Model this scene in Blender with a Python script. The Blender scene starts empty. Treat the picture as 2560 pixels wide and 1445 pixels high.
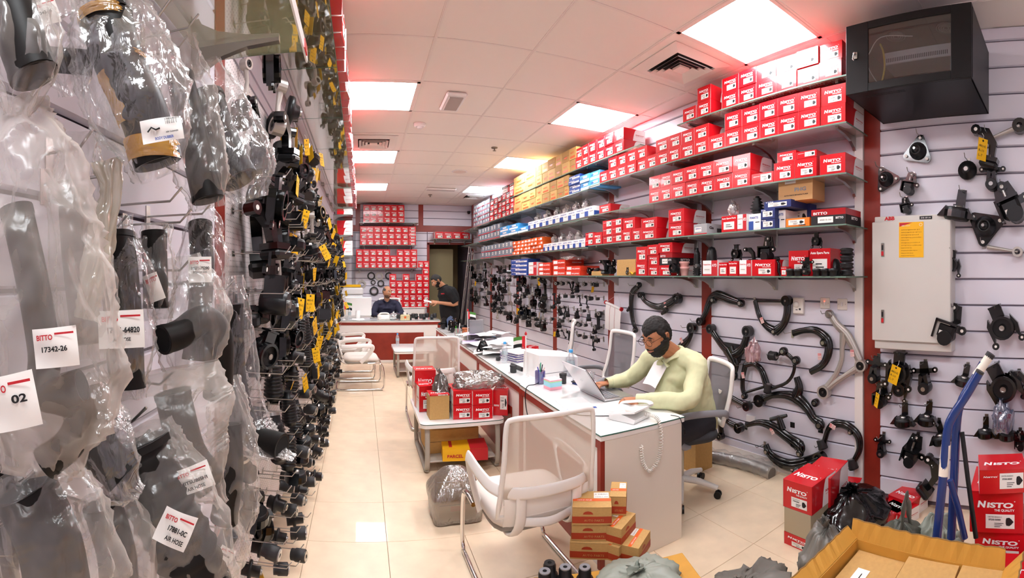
import bpy, math, random
from math import sin, cos, tan, pi, atan2, hypot, sqrt
from mathutils import Vector as V, Matrix, noise
random.seed(7)
SC = bpy.context.scene
COL = SC.collection
F = 1147.0; XV = 903.0; CY = 687.0; EYE = 1.65          # pixels per radian of the swept picture, straight-ahead column, horizon row
DELTA = 0.0392                                          # the right wall runs this far off the room axis
# ---------------------------------------------------------------- camera: a swept (cylindrical) panorama
cd = bpy.data.cameras.new('camera'); cd.type = 'PANO'
cd.panorama_type = 'CENTRAL_CYLINDRICAL'
cam = bpy.data.objects.new('camera', cd); COL.objects.link(cam); SC.camera = cam
cam.location = (0, 0, EYE)
yaw = (1280 - XV) / F
cam.rotation_euler = (pi/2, 0, -yaw)
cd.central_cylindrical_range_u_min = -1280/F; cd.central_cylindrical_range_u_max = 1280/F
cd.central_cylindrical_range_v_min = -(1445-CY)/F; cd.central_cylindrical_range_v_max = CY/F
cd.central_cylindrical_radius = 1.0
cd.clip_start = 0.02
# ---------------------------------------------------------------- world, exposure
w = bpy.data.worlds.new('world'); SC.world = w; w.use_nodes = True
w.node_tree.nodes['Background'].inputs[0].default_value = (1, 1, 1, 1)
w.node_tree.nodes['Background'].inputs[1].default_value = 0.25
SC.view_settings.view_transform = 'Standard'; SC.view_settings.look = 'None'
SC.view_settings.gamma = 1; SC.view_settings.use_curve_mapping = False
SC.view_settings.exposure = 1.2
PANEL_LIGHT = 13.0
try:
    SC.cycles.transparent_max_bounces = 18; SC.cycles.max_bounces = 8; SC.cycles.diffuse_bounces = 4; SC.cycles.adaptive_threshold = .02
    SC.cycles.transmission_bounces = 8; SC.cycles.caustics_reflective = False; SC.cycles.caustics_refractive = False
    SC.cycles.sample_clamp_indirect = 6
except Exception: pass
# ---------------------------------------------------------------- materials
def srgb(c):
    if isinstance(c, str):
        c = [int(c[i:i+2], 16)/255 for i in (0, 2, 4)]
    return tuple((x/12.92 if x <= .04045 else ((x+.055)/1.055)**2.4) for x in c) + (1,)
MATS = {}
def mat(name, col, rough=.5, metal=0., spec=.5, bump=0., bscale=60., var=0., vscale=5., coat=0., trans=0., ior=1.45, emit=0.):
    if name in MATS: return MATS[name]
    m = bpy.data.materials.new(name); m.use_nodes = True; MATS[name] = m
    nt = m.node_tree; b = nt.nodes['Principled BSDF']; c = srgb(col)
    b.inputs['Base Color'].default_value = c; b.inputs['Roughness'].default_value = rough
    b.inputs['Metallic'].default_value = metal; b.inputs['Specular IOR Level'].default_value = spec
    b.inputs['Coat Weight'].default_value = coat; b.inputs['Transmission Weight'].default_value = trans; b.inputs['IOR'].default_value = ior
    if emit: b.inputs['Emission Color'].default_value = c; b.inputs['Emission Strength'].default_value = emit
    if var or bump:
        tc = nt.nodes.new('ShaderNodeTexCoord')
    if var:
        n = nt.nodes.new('ShaderNodeTexNoise'); n.inputs['Scale'].default_value = vscale; n.inputs['Detail'].default_value = 6
        mx = nt.nodes.new('ShaderNodeMix'); mx.data_type = 'RGBA'
        nt.links.new(tc.outputs['Object'], n.inputs['Vector'])
        mr = nt.nodes.new('ShaderNodeMapRange'); mr.inputs[1].default_value = .3; mr.inputs[2].default_value = .7
        nt.links.new(n.outputs[0], mr.inputs[0]); nt.links.new(mr.outputs[0], mx.inputs[0])
        mx.inputs[6].default_value = tuple(x*(1-var) for x in c[:3])+(1,); mx.inputs[7].default_value = tuple(min(1, x*(1+var)) for x in c[:3])+(1,)
        nt.links.new(mx.outputs[2], b.inputs['Base Color'])
    if bump:
        n2 = nt.nodes.new('ShaderNodeTexNoise'); n2.inputs['Scale'].default_value = bscale; n2.inputs['Detail'].default_value = 3
        bp = nt.nodes.new('ShaderNodeBump'); bp.inputs['Strength'].default_value = bump; bp.inputs['Distance'].default_value = .004
        nt.links.new(tc.outputs['Object'], n2.inputs['Vector']); nt.links.new(n2.outputs[0], bp.inputs['Height']); nt.links.new(bp.outputs[0], b.inputs['Normal'])
    return m
def mixmat(name, col, opacity, gloss=.12, rough=.15, edge=.5, bump=0, bscale=30., tint=(1, 1, 1)):
    """thin film: part clear, part milky, with a gloss and denser edges"""
    if name in MATS: return MATS[name]
    m = bpy.data.materials.new(name); m.use_nodes = True; MATS[name] = m
    nt = m.node_tree; N = nt.nodes.new; L = nt.links.new
    for n in list(nt.nodes):
        if n.type == 'BSDF_PRINCIPLED': nt.nodes.remove(n)
    out = nt.nodes['Material Output']
    tr = N('ShaderNodeBsdfTransparent'); tr.inputs[0].default_value = tuple(tint)+(1,)
    df = N('ShaderNodeBsdfDiffuse'); df.inputs[0].default_value = srgb(col)
    tl = N('ShaderNodeBsdfTranslucent'); tl.inputs[0].default_value = srgb(col)
    gl = N('ShaderNodeBsdfGlossy'); gl.inputs[0].default_value = (1, 1, 1, 1); gl.inputs[1].default_value = rough
    m1 = N('ShaderNodeMixShader'); m1.inputs[0].default_value = .4; L(df.outputs[0], m1.inputs[1]); L(tl.outputs[0], m1.inputs[2])
    lw = N('ShaderNodeLayerWeight'); lw.inputs[0].default_value = .35
    mp = N('ShaderNodeMapRange'); mp.inputs[3].default_value = opacity; mp.inputs[4].default_value = min(1, opacity+edge); L(lw.outputs['Facing'], mp.inputs[0])
    m2 = N('ShaderNodeMixShader'); L(mp.outputs[0], m2.inputs[0]); L(tr.outputs[0], m2.inputs[1]); L(m1.outputs[0], m2.inputs[2])
    mg = N('ShaderNodeMapRange'); mg.inputs[3].default_value = gloss; mg.inputs[4].default_value = min(1, gloss*3.5); L(lw.outputs['Facing'], mg.inputs[0])
    m3 = N('ShaderNodeMixShader'); L(mg.outputs[0], m3.inputs[0]); L(m2.outputs[0], m3.inputs[1]); L(gl.outputs[0], m3.inputs[2])
    if bump:
        tc = N('ShaderNodeTexCoord'); n = N('ShaderNodeTexNoise'); n.inputs['Scale'].default_value = bscale; n.inputs['Detail'].default_value = 3; n.inputs['Distortion'].default_value = 1.2
        bp = N('ShaderNodeBump'); bp.inputs['Strength'].default_value = bump; bp.inputs['Distance'].default_value = .01
        mpn = N('ShaderNodeMapping'); mpn.inputs['Scale'].default_value = (1, 1, .4); L(tc.outputs['Object'], mpn.inputs[0]); L(mpn.outputs[0], n.inputs[0]); L(n.outputs[0], bp.inputs['Height'])
        for s in (df, gl, tl): L(bp.outputs[0], s.inputs['Normal'])
    L(m3.outputs[0], out.inputs[0]); return m
M_ceil = mat('ceiling_board', 'f4ebe2', .9, bump=.15, bscale=400)
M_tbar = mat('ceiling_grid', 'efe6de', .6)
M_plank = mat('slat_board', 'e2dee8', .4, spec=.4)
M_groove = mat('dark_groove', '6f6470', .6)
M_alu = mat('aluminium', 'c9c9cc', .3, metal=.9)
M_redwood = mat('red_laminate', '8f2f22', .35, var=.15, vscale=8)
M_white = mat('white_laminate', 'f1ebe6', .25, coat=.2)
M_tile = mat('floor_tile', 'ead2b4', .34, var=.07, vscale=7, coat=.25)
M_grout = mat('grout', '9a8468', .9)
M_black = mat('black_enamel', '09090c', .38, spec=.35)
M_rubber = mat('black_rubber', '111012', .38, bump=.1, bscale=200)
M_rubber2 = mat('grey_black_rubber', '2b2a2b', .5)
M_metalb = mat('black_coated_steel', '0a0a0c', .17, spec=.7, coat=.2)
M_steel = mat('steel', 'b9b6b2', .28, metal=1)
M_chrome = mat('chrome', 'e6e4e2', .08, metal=1)
M_cast = mat('cast_aluminium', 'bdb7b0', .45, metal=.55)
M_red = mat('red_carton', 'cf141f', .25, coat=.3)
M_redd = mat('dark_red_carton', 'a80f18', .3, coat=.3)
M_wprint = mat('white_print', 'fbf6f4', .4)
M_label = mat('paper_label', 'f4efe8', .6)
M_ink = mat('black_ink', '1c1a1c', .6)
M_rink = mat('red_ink', 'c4202a', .5)
M_card = mat('cardboard', 'c39a5e', .8, var=.06, vscale=12)
M_cardy = mat('ochre_cardboard', 'c8913a', .7, var=.06, vscale=9)
M_beige = mat('grey_beige_board', 'b3a488', .8)
M_yellow = mat('yellow_card', 'f2b90c', .6)
M_orange = mat('orange_print', 'e4601c', .5)
M_blue = mat('blue_print', '2c4f9e', .45)
M_lblue = mat('light_blue_print', '4aa3de', .45)
M_grey = mat('grey_carton', '7d858f', .5)
M_cream = mat('cream_plastic', 'ebe5dc', .35)
M_wplas = mat('white_plastic', 'f2efed', .3, coat=.2)
M_gplas = mat('grey_plastic', '8b8a8e', .4)
M_paper = mat('paper', 'f7f4f2', .7)
# ---------------------------------------------------------------- mesh builder
class B:
    def __init__(s): s.v = []; s.f = []; s.m = []; s.sm = []
    def add(s, vs, fs, mi=0, smooth=False, M=None):
        o = len(s.v)
        s.v += [tuple(M @ V(p)) for p in vs] if M else [tuple(p) for p in vs]
        for f in fs: s.f.append([i+o for i in f]); s.m.append(mi); s.sm.append(smooth)
        return s
    def box(s, x0, x1, y0, y1, z0, z1, mi=0, M=None):
        return s.add([(x, y, z) for x in (x0, x1) for y in (y0, y1) for z in (z0, z1)],
              [(0, 1, 3, 2), (4, 6, 7, 5), (0, 4, 5, 1), (2, 3, 7, 6), (0, 2, 6, 4), (1, 5, 7, 3)], mi, False, M)
    def rbox(s, x0, x1, y0, y1, z0, z1, b=.01, mi=0, M=None):
        """box with chamfered edges"""
        b = min(b, (x1-x0)/2.01, (y1-y0)/2.01, (z1-z0)/2.01)
        X, Y, Z = (x0, x1), (y0, y1), (z0, z1); vs = []; idx = {}
        for i in (0, 1):
            for j in (0, 1):
                for k in (0, 1):
                    sx, sy, sz = (1-2*i)*b, (1-2*j)*b, (1-2*k)*b
                    idx[i, j, k] = len(vs)
                    vs += [(X[i], Y[j]+sy, Z[k]+sz), (X[i]+sx, Y[j], Z[k]+sz), (X[i]+sx, Y[j]+sy, Z[k])]
        fs = []
        for i in (0, 1): fs.append([idx[i, 0, 0], idx[i, 0, 1], idx[i, 1, 1], idx[i, 1, 0]][::1 if i == 0 else -1])
        for j in (0, 1): fs.append([idx[0, j, 0]+1, idx[1, j, 0]+1, idx[1, j, 1]+1, idx[0, j, 1]+1][::1 if j == 0 else -1])
        for k in (0, 1): fs.append([idx[0, 0, k]+2, idx[0, 1, k]+2, idx[1, 1, k]+2, idx[1, 0, k]+2][::1 if k == 0 else -1])
        for a in (0, 1):
            for c in (0, 1):
                fs.append([idx[a, c, 0], idx[a, c, 1], idx[a, c, 1]+1, idx[a, c, 0]+1])
                fs.append([idx[a, 0, c], idx[a, 1, c], idx[a, 1, c]+2, idx[a, 0, c]+2])
                fs.append([idx[0, a, c]+1, idx[1, a, c]+1, idx[1, a, c]+2, idx[0, a, c]+2])
        for q in idx.values(): fs.append([q, q+1, q+2])
        return s.add(vs, fs, mi, False, M)
    def ring(s, pts, mi=0, smooth=True, M=None, closed=False, cap=True):
        """pts: list of rings (lists of equal length)"""
        n = len(pts[0]); vs = [p for r in pts for p in r]; fs = []
        R = len(pts)
        for i in range(R if closed else R-1):
            a, b2 = i*n, ((i+1) % R)*n
            for j in range(n): k = (j+1) % n; fs.append((a+j, a+k, b2+k, b2+j))
        s.add(vs, fs, mi, smooth, M)
        if cap and not closed:
            s.add(pts[0], [list(range(n))[::-1]], mi, False, M); s.add(pts[-1], [list(range(n))], mi, False, M)
        return s
    def tube(s, path, r, seg=8, mi=0, M=None, closed=False, smooth=True, squash=1., up=None, cap=True):
        P = [V(p) for p in path]; n = len(P); rr = r if isinstance(r, (list, tuple)) else [r]*n
        rings = []; prev = None
        for i in range(n):
            if closed: t = P[(i+1) % n]-P[i-1]
            else: t = P[min(i+1, n-1)]-P[max(i-1, 0)]
            t = t.normalized() if t.length > 1e-9 else V((0, 0, 1))
            if up is not None: a = V(up)
            elif prev is None: a = V((0, 0, 1)) if abs(t.z) < .9 else V((1, 0, 0))
            else: a = prev
            a = a - t*a.dot(t)
            if a.length < 1e-6: a = V((1, 0, 0)) - t*t.x
            a.normalize(); b2 = t.cross(a); prev = a
            rings.append([tuple(P[i] + a*(rr[i]*squash*cos(2*pi*k/seg)) + b2*(rr[i]*sin(2*pi*k/seg))) for k in range(seg)])
        return s.ring(rings, mi, smooth, M, closed, cap)
    def cyl(s, p0, p1, r, r2=None, seg=12, mi=0, M=None, smooth=True):
        return s.tube([p0, p1], [r, r if r2 is None else r2], seg, mi, M, smooth=smooth)
    def lathe(s, prof, seg=16, mi=0, M=None, cap=True, smooth=True, axis='z'):
        rings = []
        for r, h in prof:
            q = []
            for k in range(seg):
                a = 2*pi*k/seg; x, y = r*cos(a), r*sin(a)
                q.append((x, y, h) if axis == 'z' else ((x, h, y) if axis == 'y' else (h, x, y)))
            rings.append(q)
        return s.ring(rings, mi, smooth, M, False, cap)
    def pipe(s, ro, ri, h0, h1, seg=16, mi=0, M=None, axis='z'):
        """hollow ring"""
        s.lathe([(ri, h0), (ro, h0), (ro, h1), (ri, h1), (ri, h0)], seg, mi, M, cap=False, axis=axis, smooth=False); return s
    def prism(s, poly, y0, y1, mi=0, M=None, holes=None):
        """polygon in x,z extruded along y"""
        n = len(poly)
        vs = [(x, y0, z) for x, z in poly]+[(x, y1, z) for x, z in poly]
        fs = [list(range(n)), list(range(n, 2*n))[::-1]]+[(i, i+n, (i+1) % n+n, (i+1) % n) for i in range(n)]
        return s.add(vs, fs, mi, False, M)
    def grid(s, fn, nu, nv, mi=0, smooth=True, M=None, wrap=False):
        vs = [fn(i/(nu if wrap else nu-1), j/(nv-1)) for j in range(nv) for i in range(nu)]
        fs = []
        for j in range(nv-1):
            for i in range(nu if wrap else nu-1):
                k = (i+1) % nu
                fs.append((j*nu+i, j*nu+k, (j+1)*nu+k, (j+1)*nu+i))
        return s.add(vs, fs, mi, smooth, M)
    def merge(s, o, M=None, mi=None, shift=0):
        q = len(s.v); s.v += [tuple(M @ V(p)) for p in o.v] if M else list(o.v)
        for f, m, sm in zip(o.f, o.m, o.sm): s.f.append([i+q for i in f]); s.m.append(m+shift if mi is None else mi); s.sm.append(sm)
        return s
    def mesh(s, name, mats):
        me = bpy.data.meshes.new(name); me.from_pydata(s.v, [], s.f)
        mats = mats if isinstance(mats, (list, tuple)) else [mats]
        for m in mats: me.materials.append(m)
        me.polygons.foreach_set('material_index', [min(k, len(mats)-1) for k in s.m]); me.polygons.foreach_set('use_smooth', s.sm)
        me.update(); return me
    def build(s, name, mats, parent=None, label=None, kind=None, M=None):
        return put(name, s.mesh(name, mats), parent, label, kind, M)
def put(name, me, parent=None, label=None, kind=None, M=None):
    o = bpy.data.objects.new(name, me); COL.objects.link(o)
    if parent is not None: o.parent = parent
    if M is not None: o.matrix_basis = M
    if label: o['label'] = label
    if kind: o['kind'] = kind
    return o
def tag(o, label, cat, group=None, kind=None):
    o['label'] = label; o['category'] = cat
    if group: o['group'] = group
    if kind: o['kind'] = kind
    return o
def thing(name, label, cat, loc=(0, 0, 0), rotz=0, group=None, M=None, scale=1):
    o = bpy.data.objects.new(name, None); COL.objects.link(o); o.empty_display_size = .1
    o.location = loc; o.rotation_euler = (0, 0, rotz); o.scale = (scale,)*3 if not isinstance(scale, tuple) else scale
    if M is not None: o.matrix_basis = M
    return tag(o, label, cat, group)
def struct(name, me=None, parent=None):
    o = bpy.data.objects.new(name, me); COL.objects.link(o)
    if parent is None: o['kind'] = 'structure'
    else: o.parent = parent
    return o
def TR(x=0, y=0, z=0, rx=0, ry=0, rz=0, s=1):
    S = Matrix.Diagonal((s, s, s, 1)) if not isinstance(s, (tuple, list)) else Matrix.Diagonal((*s, 1))
    return Matrix.Translation((x, y, z)) @ Matrix.Rotation(rz, 4, 'Z') @ Matrix.Rotation(ry, 4, 'Y') @ Matrix.Rotation(rx, 4, 'X') @ S
# ---------------------------------------------------------------- reading places off the photograph
def pr(x, y, r):                    # at horizontal distance r
    a = (x-XV)/F; return V((r*sin(a), r*cos(a), EYE-(y-CY)*r/F))
def pz(x, y, z=0.):                 # on the level z
    return pr(x, y, F*(EYE-z)/(y-CY))
def pY(x, y, Y): return pr(x, y, Y/cos((x-XV)/F))
def pX(x, y, X): return pr(x, y, X/sin((x-XV)/F))
RD = 3.14
N0 = V((cos(DELTA), sin(DELTA), 0)); ES = V((-sin(DELTA), cos(DELTA), 0)); RROT = DELTA-pi/2
def RW(s, o, z): p = N0*(RD-o)+ES*s; return V((p.x, p.y, z))   # s along the right wall, o out of it
def ws(x, o=0.): return (RD-o)/tan((x-XV)/F+DELTA)
def wz(x, y, o=0.): return EYE-(y-CY)*(RD-o)/sin((x-XV)/F+DELTA)/F
MW = Matrix.Translation(N0*RD) @ Matrix.Rotation(RROT, 4, 'Z')   # wall frame: x = -s, y = into the wall, z up
# ---------------------------------------------------------------- lettering
_txt = {}
def text(body, size=.02, bold=0., shear=0., spacing=1.):
    k = (body, bold, shear, spacing)
    if k not in _txt:
        c = bpy.data.curves.new('lettering', 'FONT'); c.body = body; c.size = 1; c.offset = bold; c.shear = shear; c.space_character = spacing
        c.resolution_u = 3 if bold >= .03 else 1; c.fill_mode = 'FRONT'
        o = bpy.data.objects.new('lettering', c); COL.objects.link(o)
        me = bpy.data.meshes.new_from_object(o.evaluated_get(bpy.context.evaluated_depsgraph_get()))
        b = B(); b.add([tuple(v.co) for v in me.vertices], [list(p.vertices) for p in me.polygons])
        bpy.data.objects.remove(o); bpy.data.curves.remove(c); bpy.data.meshes.remove(me)
        xs = [p[0] for p in b.v] or [0]; b.w = max(xs); _txt[k] = b
    return _txt[k]
def lay(b, body, x, z, size, mi, y=0., M=None, bold=0., shear=0., center=False, width=None, spacing=1.):
    """lettering standing in the x-z plane, facing -y, at height z"""
    t = text(body, 1, bold, shear, spacing)
    sx = size if width is None else width/max(t.w, .01)
    if center: x -= t.w*sx/2
    T = Matrix(((sx, 0, 0, x), (0, 0, 0, y), (0, size, 0, z), (0, 0, 0, 1)))
    T = Matrix(((sx, 0, 0, x), (0, 0, -1, y), (0, size, 0, z), (0, 0, 0, 1)))
    return b.merge(t, (M @ T) if M else T, mi)
def quad(b, x0, x1, z0, z1, mi, y=0., M=None):
    return b.add([(x0, y, z0), (x1, y, z0), (x1, y, z1), (x0, y, z1)], [(0, 1, 2, 3)], mi, False, M)
def nisto(b, x, z, w, mi, y, M=None):
    """the maker's wordmark: a large N and small capitals"""
    lay(b, 'N', x, z, w*.30, mi, y, M, bold=.05, shear=.15, width=w*.24)
    lay(b, 'ISTO', x+w*.25, z, w*.235, mi, y, M, bold=.045, shear=.08, width=w*.72)
    b.add([(x+w*q, y, z+w*.2+w*u) for q, u in ((.99, 0), (1.02, 0), (1.02, .03), (.99, .03))], [(0, 1, 2, 3)], mi, False, M)
ORD = ['first', 'second', 'third', 'fourth', 'fifth', 'sixth', 'seventh', 'eighth', 'ninth', 'tenth', 'eleventh', 'twelfth', 'thirteenth', 'fourteenth', 'fifteenth', 'sixteenth', 'seventeenth', 'eighteenth', 'nineteenth', 'twentieth'] + ['%dth' % k if k % 10 not in (1, 2, 3) else '%d%s' % (k, ('st', 'nd', 'rd')[k % 10-1]) for k in range(21, 60)]
# ================================================================ the room
XL = -.58; YB = 11.1; YF = -1.6; H = 3.36
FT = .4917; GX = -.333; GY = 2.831
fl = struct('floor', B().box(XL-.1, 3.4, YF, YB+2.6, -.06, -.006).mesh('floor', M_grout))
tile_me = B().rbox(.0012, FT-.0012, .0012, FT-.0012, -.008, 0, .0015).mesh('tile', M_tile)
for i in range(-1, 8):
    for j in range(-8, 22):
        x, y = GX+i*FT, GY+(j-2)*FT
        if y > YB+1.5 or (j < -3 and (i+j) % 1): continue
        o = put('tile', tile_me, fl); o.location = (x, y, 0)
# ceiling
CT = .754; CX = .535; CYY = 2.515
ce = struct('ceiling', B().box(XL-.1, 3.4, YF, YB+.1, H+.012, H+.06).mesh('ceiling', M_ceil))
LIGHTS = {(i, j) for i in (-1, 2) for j in (-1, 2, 5, 8)} | {(-1, -4)}
ctile = B().box(.012, CT-.012, .012, CT-.012, .0, .01).mesh('tile', M_ceil)
for i in range(-2, 4):
    for j in range(-6, 12):
        if (i, j) in LIGHTS: continue
        x, y = CX+i*CT, CYY+j*CT
        if i == -2:
            o = put('tile', B().box(max(x, XL)-x, CT-.012, .012, CT-.012, 0, .01).mesh('tile', M_ceil), ce)
        elif j == 11:
            o = put('tile', B().box(.012, CT-.012, .012, YB-y, 0, .01).mesh('tile', M_ceil), ce)
        else: o = put('tile', ctile, ce)
        o.location = (x, y, H+.002)
for i in range(-1, 5):
    x = CX+i*CT
    b = B(); b.box(x-.012, x+.012, YF, YB, H-.003, H+.006); b.box(x-.003, x+.003, YF, YB, H-.006, H-.003); b.build('grid_bar', M_tbar, ce)
for j in range(-5, 12):
    y = CYY+j*CT; B().box(XL, 3.3, y-.01, y+.01, H-.001, H+.005).build('grid_bar', M_tbar, ce)
M_panel = mat('light_panel', 'f6fbff', .5, emit=PANEL_LIGHT)
side = {-1: 'left', 2: 'right'}
for (i, j) in sorted(LIGHTS):
    x, y = CX+i*CT, CYY+j*CT
    t = thing('ceiling_light', 'square white ceiling light panel, %s in the %s row of lights' % ({8: 'fourth from the front', 5: 'third', 2: 'second', -1: 'first, nearest big one', -4: 'behind the viewer'}[j], side[i]), 'light', (x+CT/2, y+CT/2, H), 0, 'square ceiling lights')
    h = CT/2-.008
    b = B()
    for a in range(4): b.box(-h, h, -h, -h+.03, -.004, .006, M=Matrix.Rotation(a*pi/2, 4, 'Z'))
    b.build('frame', M_tbar, t)
    B().box(-h+.03, h-.03, -h+.03, h-.03, 0, .006).build('diffuser', M_panel, t)
def vent(i, j, where):
    x, y = CX+i*CT+CT/2, CYY+j*CT+CT/2
    t = thing('ceiling_vent', 'square white ceiling air diffuser with stepped louvres ' + where, 'vent', (x, y, H), 0, 'square air diffusers')
    def fr(s0, s1, z0, z1, b, mi=0):
        vs = []; 
        for s, z in ((s0, z0), (s1, z1)): vs += [(-s, -s, z), (s, -s, z), (s, s, z), (-s, s, z)]
        b.add(vs, [(k, (k+1) % 4, (k+1) % 4+4, k+4) for k in range(4)], mi)
    b = B(); fr(.29, .20, -.004, -.02, b); fr(.20, .19, -.02, .06, b); b.box(-.3, .3, -.3, .3, -.004, -.002); b.build('frame', M_tbar, t)
    B().box(-.2, .2, -.2, .2, -.0065, -.0055).build('throat_shade', mat('vent_shade', '2a2422', .9), t)  # flat plate, its dark colour stands in for the shade in the duct
    for k, s in enumerate((.185, .145, .105)):
        b = B(); fr(s, s-.032, -.034, -.008, b); fr(s-.032, s-.028, -.008, -.012, b); fr(s-.028, s, -.012, -.037, b); b.build('louvre', M_tbar, t)
    B().box(-.05, .05, -.05, .05, -.03, -.012).build('core', M_tbar, t)
vent(2, 0, 'beside the biggest light above the red cartons'); vent(-1, 4, 'in the left row between two lights'); vent(2, 9, 'at the far right end near back wall')
def cx(i): return CX+i*CT+CT/2
def cyy(j): return CYY+j*CT+CT/2
t = thing('emergency_light', 'small rectangular emergency light with grey lens on ceiling, nearest', 'light', (cx(0)-.02, cyy(2), H))
B().rbox(-.1, .1, -.22, .22, -.035, 0, .015).build('body', M_wplas, t); B().rbox(-.07, .07, -.17, .17, -.045, -.03, .006).build('lens', mat('grey_lens', 'b9aca6', .3), t)
t = thing('emergency_light', 'long thin white ceiling light bar near the back wall', 'light', (cx(1)-.1, cyy(8), H))
B().rbox(-.3, .3, -.05, .05, -.04, 0, .012).build('body', M_wplas, t); B().rbox(-.28, .28, -.04, .04, -.05, -.035, .006).build('lens', MATS['grey_lens'], t)
t = thing('smoke_detector', 'round white smoke detector on ceiling beside the left lights', 'detector', (cx(0)-.25, cyy(3), H))
B().lathe([(.07, 0), (.07, -.02), (.05, -.035)], 20).build('base', M_wplas, t); B().lathe([(.03, -.035), (.03, -.05), (.015, -.055)], 16).build('sensor', M_wplas, t)
t = thing('ceiling_speaker', 'flat round white speaker grille in ceiling', 'speaker', (cx(1)-.05, cyy(6), H))
B().lathe([(.13, 0), (.13, -.006), (.115, -.01)], 28).build('rim', M_wplas, t); B().lathe([(.112, -.01), (.05, -.013), (.001, -.014)], 28).build('grille', mat('grille_white', 'e4d2c8', .7), t)
for (i, j, d, lab) in ((1, 4, .1, 'brass ceiling sprinkler head on round rose, nearer one'), (1, 9, -.2, 'brass ceiling sprinkler head near the back wall')):
    t = thing('sprinkler', lab, 'sprinkler', (cx(i)+d, cyy(j), H))
    B().lathe([(.045, 0), (.04, -.012), (.015, -.015)], 16).build('rose', mat('brass_dull', '8d8072', .4, metal=.8), t)
    B().lathe([(.008, -.012), (.008, -.04), (.025, -.042), (.025, -.046), (.002, -.048)], 12).build('head', MATS['brass_dull'], t)
# right wall: red posts and bays of slat planks
wr = struct('wall_right', B().box(-13.5, 4, .015, .12, -.0, H+.05).mesh('wall_right', M_groove)); wr.matrix_basis = MW
PITCH = .183; Z0 = 1.62-9*PITCH
def planks(parent, x0, x1, zlo=.03, zhi=H, mt=M_plank, yf=-.004, zs=Z0):
    cache = {}
    k = 0
    while zs+k*PITCH < zhi:
        a, c = max(zlo, zs+k*PITCH+.004), min(zhi, zs+(k+1)*PITCH-.004)
        k += 1
        if c-a < .02: continue
        key = round(c-a, 3)
        if key not in cache:
            cache[key] = B().add([(0, .013, 0), (x1-x0, .013, 0), (x1-x0, yf, .006), (0, yf, .006), (0, yf, c-a-.006), (x1-x0, yf, c-a-.006), (x1-x0, .013, c-a), (0, .013, c-a)],
                [(0, 1, 2, 3), (3, 2, 5, 4), (4, 5, 6, 7), (0, 3, 4, 7), (1, 6, 5, 2)]).mesh('plank', mt)
        o = put('plank', cache[key], parent); o.location = (x0, 0, a)
POSTS = [1.327, 3.03, 4.68, 6.24, 7.78, 9.32, 10.75]   # near end of each red post along the wall
BAYS = [(-1.6, 1.327), (1.53, 3.03), (3.16, 4.68), (4.81, 6.24), (6.36, 7.78), (7.9, 9.32), (9.44, 10.75)]
for a, c in BAYS: planks(wr, -c, -a)
for s in POSTS: B().box(-(s+.13), -s, -.006, .014, 0, H).build('post', M_redwood, wr)
B().box(-1.53, -1.462, -.022, .014, 0, H).build('edge_strip', M_white, wr)
B().box(-3.03, -1.53, -.014, .014, 0.0, .09).build('baseboard_strip', M_white, wr)
# back wall
wb = struct('wall_back', B().box(XL, 1.62, .01, .12, 0, H).box(1.62, 2.9, .01, .12, 2.39, H).mesh('wall_back', M_groove)); wb.location = (0, YB, 0)
def bw(x): return tan((x-XV)/F)*YB
planks(wb, bw(879), bw(889), 0, H, zs=.1); planks(wb, bw(901), bw(1046), 2.85, H, zs=.1); planks(wb, bw(1058), 2.72, 2.85, H, zs=.1)
planks(wb, bw(858), 1.60, 0, 2.70, zs=.1); planks(wb, 1.62, 2.72, 2.43, 2.70, zs=.1)
for a, c, z0, z1 in ((bw(889), bw(901), 2.85, H), (bw(1046), bw(1058), 2.85, H), (bw(858), 2.72, 2.70, 2.85)): B().box(a, c, -.008, .012, z0, z1).build('red_band', M_redwood, wb)
M_hall = mat('hall_wall', '9a8560', .8, var=.1, vscale=2)
st = struct('door_1'); st.location = (0, YB, 0)
b = B(); b.box(1.60, 1.66, -.02, .13, 0, 2.42); b.box(1.60, 2.72, -.02, .13, 2.39, 2.44); b.build('door_frame', M_redwood, st)
wh = struct('wall_hall', B().box(1.0, 3.6, 1.4, 1.5, 0, 3.36).box(1.0, 1.05, .12, 1.4, 0, 3.36).box(3.5, 3.6, .12, 1.4, 0, 3.36).mesh('wall_hall', M_hall)); wh.location = (0, YB, 0)
B().box(1.0, 3.6, .12, 1.5, 2.9, 3.0).build('hall_ceiling', M_hall, wh)
# grey-green partition and steel post in the doorway
t = thing('door_leaf', 'dull green-grey door leaf standing open in back doorway', 'door', (1.70, YB+.35, 0))
B().box(0, .62, 0, .04, .01, 2.3).build('panel', mat('olive_door', '8f8360', .6), t); B().cyl((.55, -.05, 1.05), (.55, 0, 1.05), .015).build('handle', M_steel, t)
# left wall: near slat part, red post, then pegboard
wl = struct('wall_left', B().box(-1.9, YB, .02, .12, 0, H).mesh('wall_left', M_groove)); ML = Matrix.Translation((XL, 0, 0)) @ Matrix.Rotation(pi/2, 4, 'Z'); wl.matrix_basis = ML
planks(wl, -1.6, 1.74)
B().box(1.74, 1.86, -.01, .014, 0, H).build('post', M_redwood, wl)
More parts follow.
